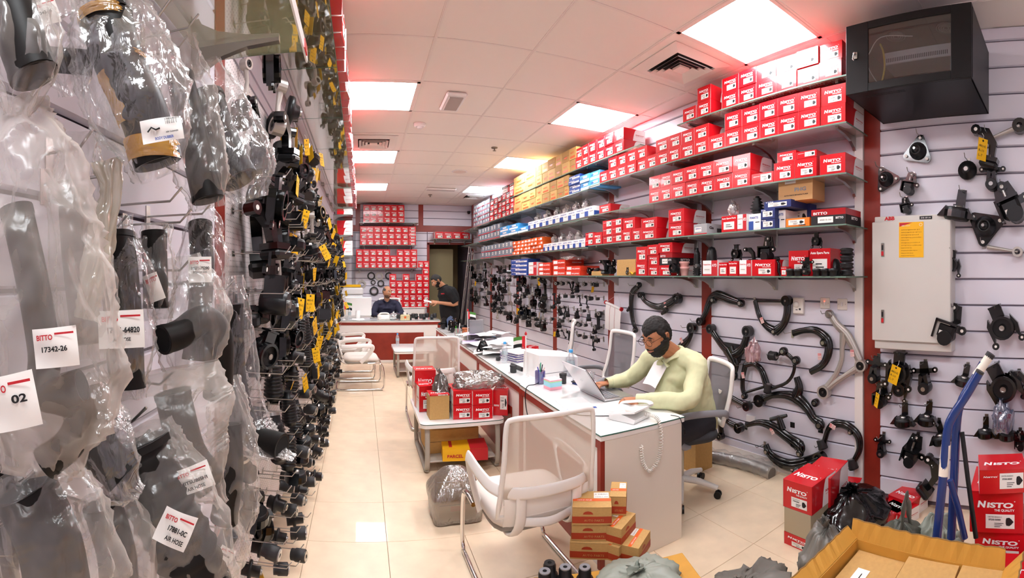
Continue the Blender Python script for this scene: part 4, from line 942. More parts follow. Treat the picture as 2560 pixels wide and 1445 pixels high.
o = bag('thick brown-black hose with barcode sticker in crinkled clear bag', [(262, -40, .8), (290, 90, .74), (345, 260, .72), (400, 440, .72)], [60, 112, 128, 48], [(262, 40, .74), (300, 160, .73), (360, 290, .72), (395, 410, .72)], (66, 60), film=M_film, depth=.6,
    stick=[(405, 325, .655, 104, 58, .16, [('BODY DUBBER', .3, .06, .16, 3, .45), ('17882-0L010', .58, .86, .1, 1, .36), ('AIR CLEANER', .58, .3, .09, 1, .3)], 'bar')], crink=1.2)
P0 = o.location.copy(); HQ = smooth([pr(*p) for p in [(262, 40, .74), (300, 160, .73), (360, 290, .72), (395, 410, .72)]], 8)
def tape(v0, v1, a0, a1, sd):
    def f(u, v):
        q = (v0+(v1-v0)*v)*(len(HQ)-1); k = min(int(q), len(HQ)-2); p = HQ[k].lerp(HQ[k+1], q-k); A, D = view_axes(p); a = a0+(a1-a0)*u+.35*noise.noise(V((v*5, u*3, sd)))
        return tuple(p-P0+(A*cos(a)+D*sin(a))*(.0455+.002*noise.noise(V((u*9, v*9, sd)))))
    B().grid(f, 12, 16).build('yellow_tape', M_tape, o)
M_tape = mixmat('yellow_tape', 'e6a41e', .8, .1, .2, .2, bump=.4)
tape(.0, .07, 2.6, 5.2, 1); tape(.42, .74, 2.9, 3.9, 2); tape(.84, .99, 3.1, 5.6, 3); tape(.3, .34, 5.3, 5.9, 4)
bag('thick black hose in clear bag beside the pegboard top', [(505, 150, 1.2), (540, 280, 1.18), (592, 400, 1.15), (622, 500, 1.14)], [45, 82, 92, 40], [(505, 250, 1.2), (545, 350, 1.18), (600, 450, 1.15)], (56, 46), film=M_film)
bag('grey-black hose in bag hanging behind the barcoded one', [(440, 90, 1.1), (470, 250, 1.08), (500, 420, 1.06), (520, 520, 1.06)], [40, 66, 66, 30], [(450, 190, 1.1), (480, 330, 1.08), (520, 500, 1.06)], (34, 40), film=M_milky)
bag('large milky bag with pale elbow hose at left frame edge', [(50, 240, .64), (80, 430, .6), (110, 700, .58), (130, 960, .58), (100, 1190, .6)], [50, 118, 165, 170, 90], [(40, 520, .64), (80, 700, .62), (110, 880, .6), (110, 985, .58), (205, 965, .56)], 42, ([(110, 985, .6), (200, 1020, .6), (180, 1100, .6), (110, 1160, .6)], 40), film=M_milky2,
    stick=[(140, 868, .52, 110, 100, .1, L5), (30, 1005, .47, 130, 140, .2, [REDHD, ('02', .5, .5, .2, 1, .3)])], crink=1.3)
bag('narrow bagged hose behind the large milky bag', [(200, 330, .85), (190, 520, .82), (215, 760, .8), (225, 900, .8)], [40, 66, 74, 40], [(180, 480, .84), (190, 640, .83), (215, 860, .8)], 36)
bag('twisted empty yellowish bag tail between hoses', [(262, 400, .8), (275, 480, .8), (245, 640, .79), (215, 800, .78)], [30, 16, 24, 18], film=mixmat('yellowed_film', 'e3d9c2', .62, .12, .2, .3, bump=.3, bscale=20), depth=.8)
bag('bagged air hose with large printed number sticker', [(285, 540, .93), (300, 700, .9), (308, 860, .88), (330, 1000, .88)], [36, 76, 80, 34], [(285, 590, .93), (305, 760, .9), (318, 970, .88)], (52, 46), film=M_film, stick=[(303, 823, .78, 115, 95, .04, L1)])
bag('elbow hose with open end in pale bag, left centre', [(450, 640, 1.05), (480, 780, 1.02), (470, 900, 1.0), (465, 1015, 1.0)], [46, 92, 70, 8], [(405, 850, .95), (450, 835, .98), (505, 800, 1.03), (545, 840, 1.05), (545, 990, 1.07)], 37, film=M_milky)
bag('slim bagged radiator hose with printed sticker', [(505, 500, 1.2), (505, 660, 1.15), (480, 860, 1.1), (470, 960, 1.1)], [26, 60, 62, 26], [(500, 560, 1.2), (505, 700, 1.15), (485, 900, 1.12)], 30, film=M_film, stick=[(500, 674, 1.04, 58, 64, .02, L2)])
bag('bagged hose with small red-lettered tag, centre left', [(390, 560, 1.02), (385, 700, 1.0), (395, 800, 1.0)], [30, 50, 30], [(385, 580, 1.02), (390, 770, 1.)], 32, stick=[(385, 718, .93, 38, 70, .35, [('BITTO', .1, .7, .2, 2, .7)])])
bag('widest grey translucent bag in the middle with sticker', [(400, 925, .98), (420, 1030, .94), (465, 1150, .92), (560, 1262, .92)], [150, 165, 120, 12], [(430, 980, .96), (470, 1130, .95), (530, 1210, .94)], 46, film=M_milky2, stick=[(484, 1196, .84, 94, 66, .35, L4)], crink=.7)
bag('long bagged hose turning toward the aisle, clear pointed end', [(565, 690, 1.5), (575, 850, 1.5), (600, 1010, 1.48), (650, 1100, 1.42), (735, 1145, 1.36)], [40, 58, 58, 50, 6], [(575, 760, 1.5), (585, 960, 1.5), (625, 1080, 1.45), (705, 1118, 1.38)], 33, film=M_film)
bag('bagged hose behind the widest bag, pointed at the bottom', [(560, 940, 1.3), (580, 1100, 1.28), (600, 1250, 1.28), (608, 1350, 1.28)], [36, 56, 46, 6], [(570, 1060, 1.3), (575, 1180, 1.28), (560, 1300, 1.28)], 34)
bag('curved black hose in bag with clear tip, lower left', [(190, 930, .82), (240, 1090, .78), (300, 1190, .77), (356, 1232, .76)], [60, 88, 62, 8], [(195, 980, .82), (240, 1110, .79), (310, 1190, .77)], (58, 50), film=M_film)
bag('big corrugated black hose in bag with tilted sticker', [(340, 1070, .88), (390, 1220, .85), (450, 1350, .84), (520, 1500, .84)], [90, 128, 130, 80], [(340, 1110, .88), (400, 1260, .86), (460, 1370, .84), (500, 1480, .84)], (86, 78), film=M_milky, ribbed=True, stick=[(438, 1322, .72, 86, 92, -.42, L3)])
bag('dark bagged hose filling the bottom left corner', [(50, 1170, .66), (120, 1310, .64), (160, 1480, .64)], [80, 150, 160], [(60, 1220, .66), (120, 1350, .65), (150, 1500, .64)], 84, film=M_milky)
bag('bagged hose at the bottom edge between two larger ones', [(250, 1230, .8), (290, 1350, .78), (300, 1480, .78)], [60, 92, 92], [(255, 1260, .8), (290, 1380, .79), (300, 1490, .78)], 50, film=M_milky2)
bag('small clear bag with sticker at the foot of the pegboard', [(568, 1290, 1.3), (572, 1370, 1.3), (520, 1450, 1.3)], [20, 46, 30], [(575, 1330, 1.32), (530, 1420, 1.32)], 22, film=M_film, stick=[(565, 1385, 1.22, 40, 36, -.5, L5)])
bag('thin black hose in clear bag at the very left bottom', [(-20, 1000, .72), (-10, 1200, .7), (10, 1460, .7)], [40, 60, 60], [(-20, 1050, .72), (0, 1250, .7), (10, 1460, .7)], 40, film=M_film)
for x, y, r in ((425, 492, 1.05), (450, 545, 1.1), (395, 30, .95), (330, 1040, .85), (470, 60, 1.2)): hook_at(x, y, r)
# ================================================================ furniture
M_mesh = mixmat('chair_netting', 'd3c4b4', .66, .02, .5, .35)
M_gmesh = mixmat('grey_chair_netting', '7f7c80', .75, .02, .5, .2)
M_seatw = mat('off_white_fabric', 'ded4cb', .8, bump=.3, bscale=500)
M_frame = mat('chair_white_plastic', 'efe8e2', .35, coat=.1)
M_undr = mat('seat_underside', '9b948b', .6)
M_glasstop = mat('white_glass_top', 'f6f6f4', .06, coat=.6)
M_gtop = mat('glass_top_edge', '35594c', .1)
def cushion(x0, x1, y0, y1, z0, z1, dome=.015, r=.07, waterfall=.0):
    def f(u, v):
        a = 2*pi*u; n = 5.
        cx_, sx_ = cos(a), sin(a); k = (abs(cx_)**n+abs(sx_)**n)**(-1/n)
        t = min(1, v/.5) if v < .5 else 1-(v-.5)/.5
        e = sin(t*pi/2)**.5 if t < 1 else 1
        z = z0+(z1-z0)*(0 if v < .02 else (v if v < 1 else 1))
        s = {True: 1}.get(True)
        if v <= .3: rr = .90+.10*sin(v/.3*pi/2); z = z0+(z1-z0)*.45*(v/.3)
        elif v <= .6: rr = 1-.04*((v-.3)/.3)**2; z = z0+(z1-z0)*(.45+.45*(v-.3)/.3)
        else: q = (v-.6)/.4; rr = .96*(1-q); z = z0+(z1-z0)*.9+dome*sin(min(1, q*2.2)*pi/2)+(z1-z0)*.1
        x, y = (x0+x1)/2+(x1-x0)/2*k*cx_*rr, (y0+y1)/2+(y1-y0)/2*k*sx_*rr
        if y > y1-.12 and waterfall: z -= waterfall*((y-(y1-.12))/.12)**2
        return (x, y, z)
    return B().grid(f, 40, 14, wrap=True)
def backpanel(w0, w1, z0, z1, y0, y1, curve=.05, inset=0, n=14, lean=None):
    """points of a leaning, slightly wrapped back"""
    def f(u, v):
        w = (w0+(w1-w0)*v)/2-inset; x = (u*2-1)*w
        z = z0+(z1-z0)*v; y = y0+(y1-y0)*v - .02*sin(v*pi) + curve*(x/.25)**2*.6
        return (x, y, z)
    return f
def strap(pts, w, th, up, n=4):
    P = smooth(pts, n); b = B(); b.tube(P, w/2, 10, 0, squash=th/w, up=up); return b
def sled_chair(label, loc, rot, group='white visitor chairs with sled legs'):
    t = thing('visitor_chair', label, 'chair', loc, rot, group)
    cushion(-.25, .25, -.24, .27, .40, .47, waterfall=.02).build('seat', M_seatw, t)
    cushion(-.24, .24, -.23, .24, .375, .415, 0).build('seat_pan', M_undr, t)
    f = backpanel(.50, .46, .50, .98, -.30, -.37)
    B().grid(f, 14, 14).build('back_netting', M_mesh, t)
    c = [f(0, 0), f(.33, 0), f(.66, 0), f(1, 0), f(1, .3), f(1, .6), f(1, .93), f(.94, 1), f(.66, 1.01), f(.33, 1.01), f(.06, 1), f(0, .93), f(0, .6), f(0, .3)]
    b = B(); b.tube(smooth(c+[c[0]], 3)[:-1], .014, 8, 0, closed=True, squash=.7, up=(0, 1, 0)); b.build('back_frame', M_frame, t)
    g = backpanel(.44, .46, .44, .63, -.285, -.325, curve=.05)
    b = B(); b.grid(lambda u, v: (g(u, v)[0], g(u, v)[1]+.012, g(u, v)[2]), 12, 6); b.grid(lambda u, v: (g(u, v)[0], g(u, v)[1]+.004, g(u, v)[2]-.0), 12, 6); b.build('lower_back', M_frame, t)
    strap([(-.245, -.27, .625), (-.16, -.335, .625), (0, -.355, .625), (.16, -.335, .625), (.245, -.27, .625)], .062, .012, (0, 1, .0)).build('back_band', M_frame, t)
    strap([(-.16, -.29, .47), (0, -.325, .46), (.16, -.29, .47)], .045, .014, (0, 1, .0)).build('lumbar_bar', M_frame, t)
    for s in (-1, 1):
        strap([(s*.235, -.28, .625), (s*.27, -.2, .63), (s*.285, -.05, .64), (s*.285, .12, .645), (s*.275, .17, .61), (s*.262, .10, .50), (s*.25, -.0, .40)], .062, .013, (s*.9, 0, .4), 5).build('arm', M_frame, t)
        strap([(s*.15, -.33, .62), (s*.15, -.31, .47), (s*.16, -.23, .38), (s*.16, -.1, .37)], .055, .02, (0, 1, .3)).build('upright', M_frame, t)
    b = B(); R = .26
    pts = [(-R, .1, .385), (-R, .24, .385), (-R, .3, .36), (-R, .325, .28), (-R, .335, .08), (-R, .31, .025), (-R, .26, .0145), (-R, -.28, .0145), (-R+.05, -.34, .0145), (0, -.345, .0145), (R-.05, -.34, .0145), (R, -.28, .0145), (R, .26, .0145), (R, .31, .025), (R, .335, .08), (R, .325, .28), (R, .3, .36), (R, .24, .385), (R, .1, .385)]
    b.tube(smooth(pts, 3), .0135, 10); b.build('sled_base', M_chrome, t)
    return t
sled_chair('white mesh-back visitor chair nearest the viewer, back turned', (.875, 2.36, 0), .04)
sled_chair('white mesh-back visitor chair behind the table of red cartons', (.80, 5.15, 0), .0)
sled_chair('white visitor chair seen from its side, nearer of the left pair', (-.02, 6.78, 0), -pi/2+.05)
sled_chair('white visitor chair seen from its side, farther of the left pair', (-.12, 7.5, 0), -pi/2+.02)
def office_chair(label, loc, rot, zt=1.03):
    t = thing('office_chair', label, 'chair', loc, rot, 'office chairs behind the desks')
    cushion(-.25, .25, -.24, .26, .44, .52, waterfall=.02).build('seat', mat('dark_seat', '3a3a3e', .8), t)
    f = backpanel(.48, .44, .56, zt, -.27, -.36, curve=.06)
    B().grid(f, 14, 14).build('back_netting', M_gmesh, t)
    c = [f(0, 0), f(.33, -.02), f(.66, -.02), f(1, 0), f(1, .3), f(1, .6), f(1, .93), f(.94, 1), f(.66, 1.01), f(.33, 1.01), f(.06, 1), f(0, .93), f(0, .6), f(0, .3)]
    b = B(); b.tube(smooth(c+[c[0]], 3)[:-1], .022, 8, 0, closed=True, squash=.7, up=(0, 1, 0)); b.build('back_frame', M_frame, t)
    strap([(0, -.34, .75), (0, -.33, .6), (0, -.25, .45), (0, -.05, .41)], .08, .03, (0, 1, .2)).build('spine', M_frame, t)
    for s in (-1, 1):
        strap([(s*.24, -.28, .62), (s*.29, -.22, .66), (s*.3, -.02, .675), (s*.3, .12, .66), (s*.29, .16, .58), (s*.27, .08, .46), (s*.2, 0, .43)], .05, .024, (s*.9, 0, .4), 5).build('arm', M_gplas, t)
    B().cyl((0, 0, .09), (0, 0, .43), .028).build('gas_lift', M_steel, t)
    for k in range(5):
        a = k*2*pi/5+.3; d = V((cos(a), sin(a), 0)); b = B(); b.tube([V((0, 0, .12)), d*.15+V((0, 0, .11)), d*.29+V((0, 0, .075))], [.028, .024, .018], 8); b.build('base_spoke', M_frame, t)
        cst = B(); p = d*.29; e = V((-d.y, d.x, 0))
        for q in (-1, 1): cst.cyl(p+e*.022*q+V((0, 0, .027)), p+e*.008*q+V((0, 0, .027)), .027, seg=14)
        cst.build('caster', M_rubber, t)
    return t
office_chair('grey-backed office chair the man in pale shirt sits on', (2.22, 2.66, 0), pi/2-.35, .96)
office_chair('empty grey mesh office chair behind the middle desk', (2.22, 3.98, 0), pi/2, 1.05)
office_chair('empty office chair seen edge-on at the farther desk', (2.08, 4.93, 0), pi/2-.45, 1.10)
t = office_chair('blue-grey office chair the man in navy shirt sits on', (.62, 9.75, 0), pi, 1.12)
# ---------------- desks: worktop, frame, panels. local x runs along the aisle face
def desk(label, x0, x1, y0, y1, face='w', end=True, z=.76):
    t = thing('desk', label, 'desk', ((x0+x1)/2, (y0+y1)/2, 0), 0, 'white and red desks')
    cx_, cy_ = (x0+x1)/2, (y0+y1)/2
    def bx(nme, a, b2, c, d, e, f, m): B().rbox(a-cx_, b2-cx_, c-cy_, d-cy_, e, f, .002).build(nme, m, t)
    bx('worktop', x0, x1, y0, y1, z-.035, z-.008, M_white); bx('glass_sheet', x0-.004, x1+.004, y0-.004, y1+.004, z-.008, z-.002, M_gtop)
    bx('glass_face', x0, x1, y0, y1, z-.003, z, M_glasstop)
    if face == 'w':
        bx('red_top_rail', x0+.004, x0+.03, y0+.01, y1-.01, z-.085, z-.036, M_redwood)
        for a in (y0+.004, y1-.044): bx('red_stile', x0+.002, x0+.03, a, a+.04, 0, z-.036, M_redwood)
        bx('white_panel', x0+.016, x0+.03, y0+.044, y1-.044, .0, z-.085, M_white)
        bx('red_inner_panel', x0+.008, x0+.0155, y0+.25, y1-.12, .0, .5, M_redwood)
        bx('end_panel', x0+.03, x1-.02, y0+.002, y0+.025, 0, z-.036, mat('cream_laminate', 'e4d9cc', .4))
        bx('end_panel', x0+.03, x1-.02, y1-.025, y1-.002, 0, z-.036, MATS['cream_laminate'])
        bx('cable_grommet', x0+.36, x0+.44, y0+.14, y0+.22, z-.001, z+.003, M_rubber)
    else:
        bx('red_top_rail', x0+.01, x1-.01, y0+.004, y0+.03, z-.085, z-.036, M_redwood)
        for a in (x0+.002, x1-.052): bx('red_stile', a, a+.05, y0+.002, y0+.03, 0, z-.036, M_redwood)
        bx('white_panel', x0+.052, x1-.052, y0+.016, y0+.03, .0, z-.085, M_white)
        bx('red_inner_panel', x0+.2, x1-.32, y0+.008, y0+.0155, .0, .56, M_redwood)
        bx('white_plinth', x0+.052, x1-.05, y0+.002, y0+.0075, 0, .05, M_white)
        for a in (x0+.004, x1-.03): bx('end_panel', a, a+.02, y0+.03, y1-.02, 0, z-.036, M_white)
    return t
desk('white glass-topped desk nearest, with the telephone and laptop', 1.265, 1.87, 2.2, 3.52)
desk('white glass-topped desk in the middle of the row', 1.275, 1.88, 3.525, 4.96)
desk('white desk covered in papers, third in the row', 1.285, 1.9, 4.965, 6.3)
desk('farthest desk of the row beside the standing man', 1.25, 1.9, 6.31, 7.6)
desk('red-fronted reception desk at the back of the shop', -.5, 1.5, 8.6, 9.25, 's', z=.79)
t = thing('back_counter', 'low white cabinet counter along the back wall', 'counter', (.95, 10.75, 0))
for k in range(3):
    B().rbox(-.98+k*.5, -.50+k*.5, -.27, -.25, .03, .86, .004).build('door', M_white, t)
B().rbox(-1.0, .52, -.25, .27, 0, .88, .004).build('body', M_white, t); B().rbox(-1.01, .53, -.28, .28, .88, .905, .004).build('countertop', M_white, t)
# ---------------- low tables
M_leg = mat('grey_beige_metal', 'aaa297', .45)
def low_table(label, x0, x1, y0, y1, z):
    t = thing('low_table', label, 'table', ((x0+x1)/2, (y0+y1)/2, 0), 0, 'low white glass-topped tables'); a, c = (x1-x0)/2, (y1-y0)/2
    def rr(r, zz, e=0): return [(sx*(a-r-e)+r*cos(q), sy*(c-r-e)+r*sin(q), zz) for sx, sy, q0 in ((1, 1, 0), (-1, 1, pi/2), (-1, -1, pi), (1, -1, 1.5*pi)) for q in [q0+k*pi/10 for k in range(6)]]
    b = B(); b.ring([rr(.05, z-.04, .01), rr(.055, z-.035), rr(.055, z-.008)], 0, smooth=False); b.build('tabletop', M_white, t)
    b = B(); b.ring([rr(.055, z-.008), rr(.055, z-.002)], 0, smooth=False); b.build('glass_edge', M_gtop, t); b = B(); b.ring([rr(.053, z-.002), rr(.053, z)], 0, smooth=False); b.build('glass_face', M_glasstop, t)
    for s in (-1, 1):
        x = s*(a-.06); pts = [(x, -c+.05, z-.045), (x, -c+.03, z-.1), (x, -c+.03, .09), (x, -c+.06, .03), (x, -c+.12, .013), (x, c-.12, .013), (x, c-.06, .03), (x, c-.03, .09), (x, c-.03, z-.1), (x, c-.05, z-.045)]
        b = B(); b.tube(smooth(pts, 4), .022, 8, squash=.5, up=(0, 1, .3)); b.build('leg_frame', M_leg, t)
    B().rbox(-a+.07, a-.07, -c+.05, c-.05, .085, .1, .004).build('lower_shelf', mat('frosted_shelf', 'b9b3aa', .3), t)
    return t
low_table('low white table carrying red cartons, beside the nearest desk', .485, 1.21, 3.72, 4.55, .42)
low_table('low white table standing before the red reception desk', .53, 1.25, 7.3, 8.15, .42)
# ---------------- cartons and bags on, under and around the near table
def stand(style, label, x, y, z, w, d, h, rot=0., grp=None): return carton(style, TR(x, y, z, rz=rot), label, grp, w, d, h)
for k, (px, t2) in enumerate(((1158, 0), (1207, 0), (1158, 1), (1207, 1))):
    p = pz(px, 1048, .42); stand('red', 'red carton in the two-by-two block on the table, %s' % ['lower left', 'lower right', 'upper left', 'upper right'][k], p.x, p.y, .421+t2*.122, .172, .28, .12, -.03)
p = pz(1099, 1049, .42); stand('plain', 'grey-beige carton with red lid end on the table edge', p.x, p.y, .421, .17, .16, .20, .02); bpy.data.objects[-1] if False else None
o = stand('red2', 'red lid of the grey-beige carton on the table edge', p.x, p.y-.001, .622, .172, .162, .012, .02)
stand('red', 'tall red carton at left behind the grey-beige one', p.x-.085, p.y+.24, .421, .12, .2, .23, .1); stand('red', 'red carton stacked on cartons at the table rear', p.x-.06, p.y+.44, .421, .2, .2, .33, .0)
p = pz(1258, 1040, .42); stand('red1', 'red carton on its end at the right of the table', p.x-.02, p.y+.02, .421, .13, .25, .22, -.45)
stand('carton', 'worn brown carton under the near low table', .80, 3.93, .101, .46, .35, .2, .03)
dh = box_style(mat('parcel_yellow', 'f0b418', .5), [('qt', .1, .5, .0, 1, 7), ('qt', -.35, -.28, .2, .8, 7), ('t', 'PARCEL', -.4, .3, .35, 7, .35), ('q', .1, .5, 0, 1, 7)], 'parcel_box')
tag(put('parcel_box', dh, M=TR(.86, 3.72, .101, rz=-.12) @ Matrix.Diagonal((.38, .24, .10, 1))), 'flat yellow parcel box with red end on the lower table shelf', 'box')
# ================================================================ crumpled plastic bags
def lump(name, label, cat, M_, x, y, z, sx, sy, sz, seed=1, knot=True, handles=0, amp=.16, group=None, crisp=1., sq=2.6, rot=0.):
    t = thing(name, label, cat, (x, y, z), rot, group)
    def fn(u, v):
        a = 2*pi*u; ph = (v-.5)*pi; k = cos(ph); zz = sin(ph)
        # a sagging sack: flat on the ground, fullest low down, drawn in towards the neck
        r = (abs(k)**.55)*(1 if zz < 0 else 1-.55*zz**1.4)
        c, s = cos(a), sin(a); q = (abs(c)**sq+abs(s)**sq)**(-1/sq)
        p = V((c*q*r, s*q*r, (zz*.5+.5)))
        if zz < -.5: p.z = max(0, p.z*.2)
        n = noise.noise_vector(p*2.0+V((seed, 0, 0)))*amp*.9; f = (1-abs(noise.noise(V((c*3.2+seed, s*3.2, zz*.9)))))**3*amp*.55*crisp
        f += (1-abs(noise.noise(V((c*6, s*6+seed, zz*2)))))**5*amp*.25*crisp
        p = p + n*(.3+.7*min(1, v*3)) + V((c, s, .4))*(f-.06)*min(1, v*4)
        return (p.x*sx, p.y*sy, max(.001, p.z*sz))
    B().grid(fn, 72, 44, wrap=True).build('plastic_sack', M_, t)
    if knot:
        def kn(u, v):
            a = 2*pi*u; r = (.05+.10*abs(v-.35)*2.2)*(1+.35*sin(a*5+seed)+.2*sin(a*9+v*7)); return (cos(a)*r*sx+.02*sin(v*5), sin(a)*r*sy, sz*(.86+.3*v)+.01*sin(a*3))
        B().grid(kn, 36, 14, wrap=True).build('knotted_neck', M_, t)
    for h in range(handles):
        s = 1 if h else -1; P = smooth([(-.45*sx, s*.1*sy, sz*.75), (-.28*sx, s*.12*sy, sz*1.3), (0, s*.1*sy, sz*1.5), (.25*sx, s*.1*sy, sz*1.28), (.42*sx, s*.12*sy, sz*.7)], 5)
        b = B(); b.tube(P, [.028+.01*sin(i*1.3) for i in range(len(P))], 10, squash=.25, up=(0, 1, 0)); b.build('handle', M_, t)
    return t
M_blk = mat('black_bag_film', '0b0b0c', .18, spec=.8, bump=.5, bscale=25)
M_gbag = mat('grey_bag_film', '77736c', .35, spec=.6, bump=.4, bscale=22)
M_ggbag = mat('green_grey_bag_film', '8f9488', .4, spec=.5, bump=.4, bscale=20)
M_smoke = mixmat('smoky_film', '8a8178', .5, .16, .15, .4, bump=.5, bscale=20)
p = pz(1100, 1040, .42)
lump('plastic_bag', 'crumpled smoky clear bag lying over the red cartons', 'bag', M_smoke, 1.02, 3.95, .665, .22, .16, .12, 3, knot=False, amp=.3, sq=2)
lump('plastic_bag', 'dark grey bag squeezed upright between table cartons', 'bag', mixmat('dark_smoky_film', '5b534b', .8, .14, .2, .3, bump=.4), .70, 4.0, .421, .085, .10, .34, 5, knot=True, amp=.2)
lump('wrapped_box', 'brown box wrapped in grey translucent film by the chair', 'box', mixmat('brown_grey_film', '8c7f74', .7, .14, .2, .2, bump=.6), .64, 3.1, 0, .19, .17, .34, 8, knot=False, amp=.035, sq=8, crisp=1.2)
stand('carton', 'dark brown carton inside the grey film wrap', .64, 2.99, .01, .25, .2, .22)
lump('plastic_bag', 'grey-green knotted bag lying on the ochre carton', 'bag', M_ggbag, 1.12, 1.62, .285, .19, .15, .1, 4, amp=.2)
lump('plastic_bag', 'grey bag with upright handle loop at the bottom edge', 'bag', M_gbag, 1.43, 1.62, 0, .16, .14, .12, 6, knot=False, handles=2, amp=.2)
lump('plastic_bag', 'flat crumpled grey bag at the bottom edge', 'bag', M_gbag, 1.72, 1.52, 0, .24, .17, .11, 7, knot=False, amp=.32)
lump('plastic_bag', 'shiny black sack behind the stacked red cartons', 'bag', M_blk, 2.60, 1.42, 0, .27, .22, .25, 9, amp=.2)
lump('plastic_bag', 'small black bag at the foot of the lowest control arm', 'bag', M_blk, 2.72, 1.86, 0, .13, .13, .27, 12, knot=False, amp=.25)
lump('plastic_bag', 'knotted grey sack in front of the shiny black one', 'bag', M_gbag, 2.05, 1.28, 0, .14, .13, .32, 10, amp=.18)
lump('plastic_bag', 'olive-grey bag with handle loop before the blue poles', 'bag', mat('olive_bag_film', '55564c', .35, spec=.6, bump=.4), 2.32, .95, 0, .16, .14, .29, 14, knot=False, handles=1, amp=.22)
lump('plastic_bag', 'grey-green half-open bag touching the blue poles', 'bag', M_ggbag, 2.42, .78, 0, .13, .12, .3, 15, knot=False, amp=.25)
lump('plastic_bag', 'blue-tinted clear bag hanging low on the wall', 'bag', mixmat('bluish_film', '5c6a90', .55, .16, .15, .3, bump=.4), 2.98, .52, .62, .08, .06, .2, 17, knot=False, amp=.3)
t = thing('wrapped_hose', 'long grey hose in clear film lying along the wall base', 'hose', (0, 0, 0))
P = smooth([pz(1762, 1138, .04), pz(1830, 1152, .04), pz(1890, 1168, .04), pz(1930, 1185, .03)], 6)
B().tube(P, [.05]*len(P), 14).build('hose', mat('grey_tube', '77706c', .4), t)
bb = B(); bb.tube([q+V((0, 0, .012)) for q in P], [.075+.012*sin(i*2.1) for i in range(len(P))], 16, squash=.8); bb.build('film', M_film, t)
# ---------------- bottom middle: ochre carton, small boxes, bushings
oc = TR(1.03, 1.57, 0, rz=-.28)
tt = tag(put('shipping_carton', box_style(M_cardy, [('q', -.5, .5, .49, .51, 0), ('t', '7000 m2', -.1, .6, .12, 7, .3)], 'ochre_carton'), M=oc @ Matrix.Translation((0, -.22, 0)) @ Matrix.Diagonal((.72, .48, .29, 1))), 'long ochre shipping carton under the stack of small brown boxes', 'box')
def small_box():
    b = B(); b.rbox(-.5, .5, 0, 1, 0, 1, .01, 0); m = [M_card, M_orange, M_label, M_ink, M_redd, mat('dark_orange_print', 'a93a1c', .5)]
    for MM in (Matrix.Identity(4), MX(), MXN()):
        quad(b, -.5 if MM == Matrix.Identity(4) else 0, .5 if MM == Matrix.Identity(4) else 1, .1, .48, 5, -EPS, MM)
    lay(b, 'AUTO PARTS', -.2, .2, .18, 0, -EPS*2, width=.5)
    quad(b, -.5, .5, .36, .52, 1, -EPS, MTOP()); lay(b, 'GENUINE', -.4, .4, .09, 2, -EPS*2, MTOP(), width=.4); quad(b, .05, .45, .55, .9, 2, -EPS, MTOP()); lay(b, 'D 30RMS9', .08, .75, .1, 3, -EPS*2, MTOP(), width=.34); lay(b, '12361-0H', .08, .6, .08, 3, -EPS*2, MTOP(), width=.34)
    b.add([(-.1+.13*cos(a), -EPS*2, .6+.18*abs(sin(a))) for a in (0, .5, 1, 1.57, 2.1, 2.6, 3.14)], [list(range(7))], 5)
    quad(b, -.5, .5, .965, .972, 3, -EPS)
    return b.mesh('small_carton', m)
SMB = small_box()
for i, (px, py, z, w_, d_, h_, rot, lab) in enumerate([(1478, 1420, .291, .25, .2, .08, -.55, 'bottom of the left stack'), (1482, 1402, .372, .24, .2, .08, -.5, 'third of the left stack'), (1478, 1345, .453, .23, .2, .085, -.5, 'on top of the left stack, with white label'),
      (1560, 1395, .291, .22, .15, .075, .5, 'bottom of the right stack, behind'), (1607, 1405, .291, .2, .13, .08, .6, 'rightmost, leaning on the right stack'), (1570, 1362, .367, .2, .15, .08, .55, 'middle of the right stack, label on top'), (1545, 1325, .448, .1, .2, .095, -.6, 'narrow, topmost of the right stack')]):
    p = [pz(1478, 1400, .29), pz(1480, 1395, .29), pz(1480, 1398, .29), pz(1570, 1385, .29), pz(1612, 1390, .29), pz(1572, 1383, .29), pz(1545, 1368, .29)][i]
    tag(put('small_carton', SMB, M=TR(p.x, p.y, z, rz=rot) @ Matrix.Diagonal((w_*.82, d_*.82, h_, 1))), 'small brown box with orange band, '+lab, 'box', 'small brown boxes on the ochre carton')
for i, (px, py) in enumerate(((1374, 1402), (1362, 1422), (1413, 1412), (1462, 1412))):
    p = pz(px, py, .36); t = thing('rubber_bushing', 'black bushing with grey top on the ochre carton, ' + ['hindmost', 'nearest to the left', 'middle', 'partly behind the grey-green bag'][i], 'bushing', (p.x, p.y, .291))
    B().lathe([(.038, 0), (.038, .01), (.029, .014), (.029, .05), (.024, .058)], 18).build('rubber_body', M_rubber, t); B().pipe(.025, .010, .05, .061, 18).build('grey_ring', M_gplas if i else M_rubber2, t); B().lathe([(.0098, .059), (.0001, .059)], 12, cap=False).build('bore', M_bore, t)
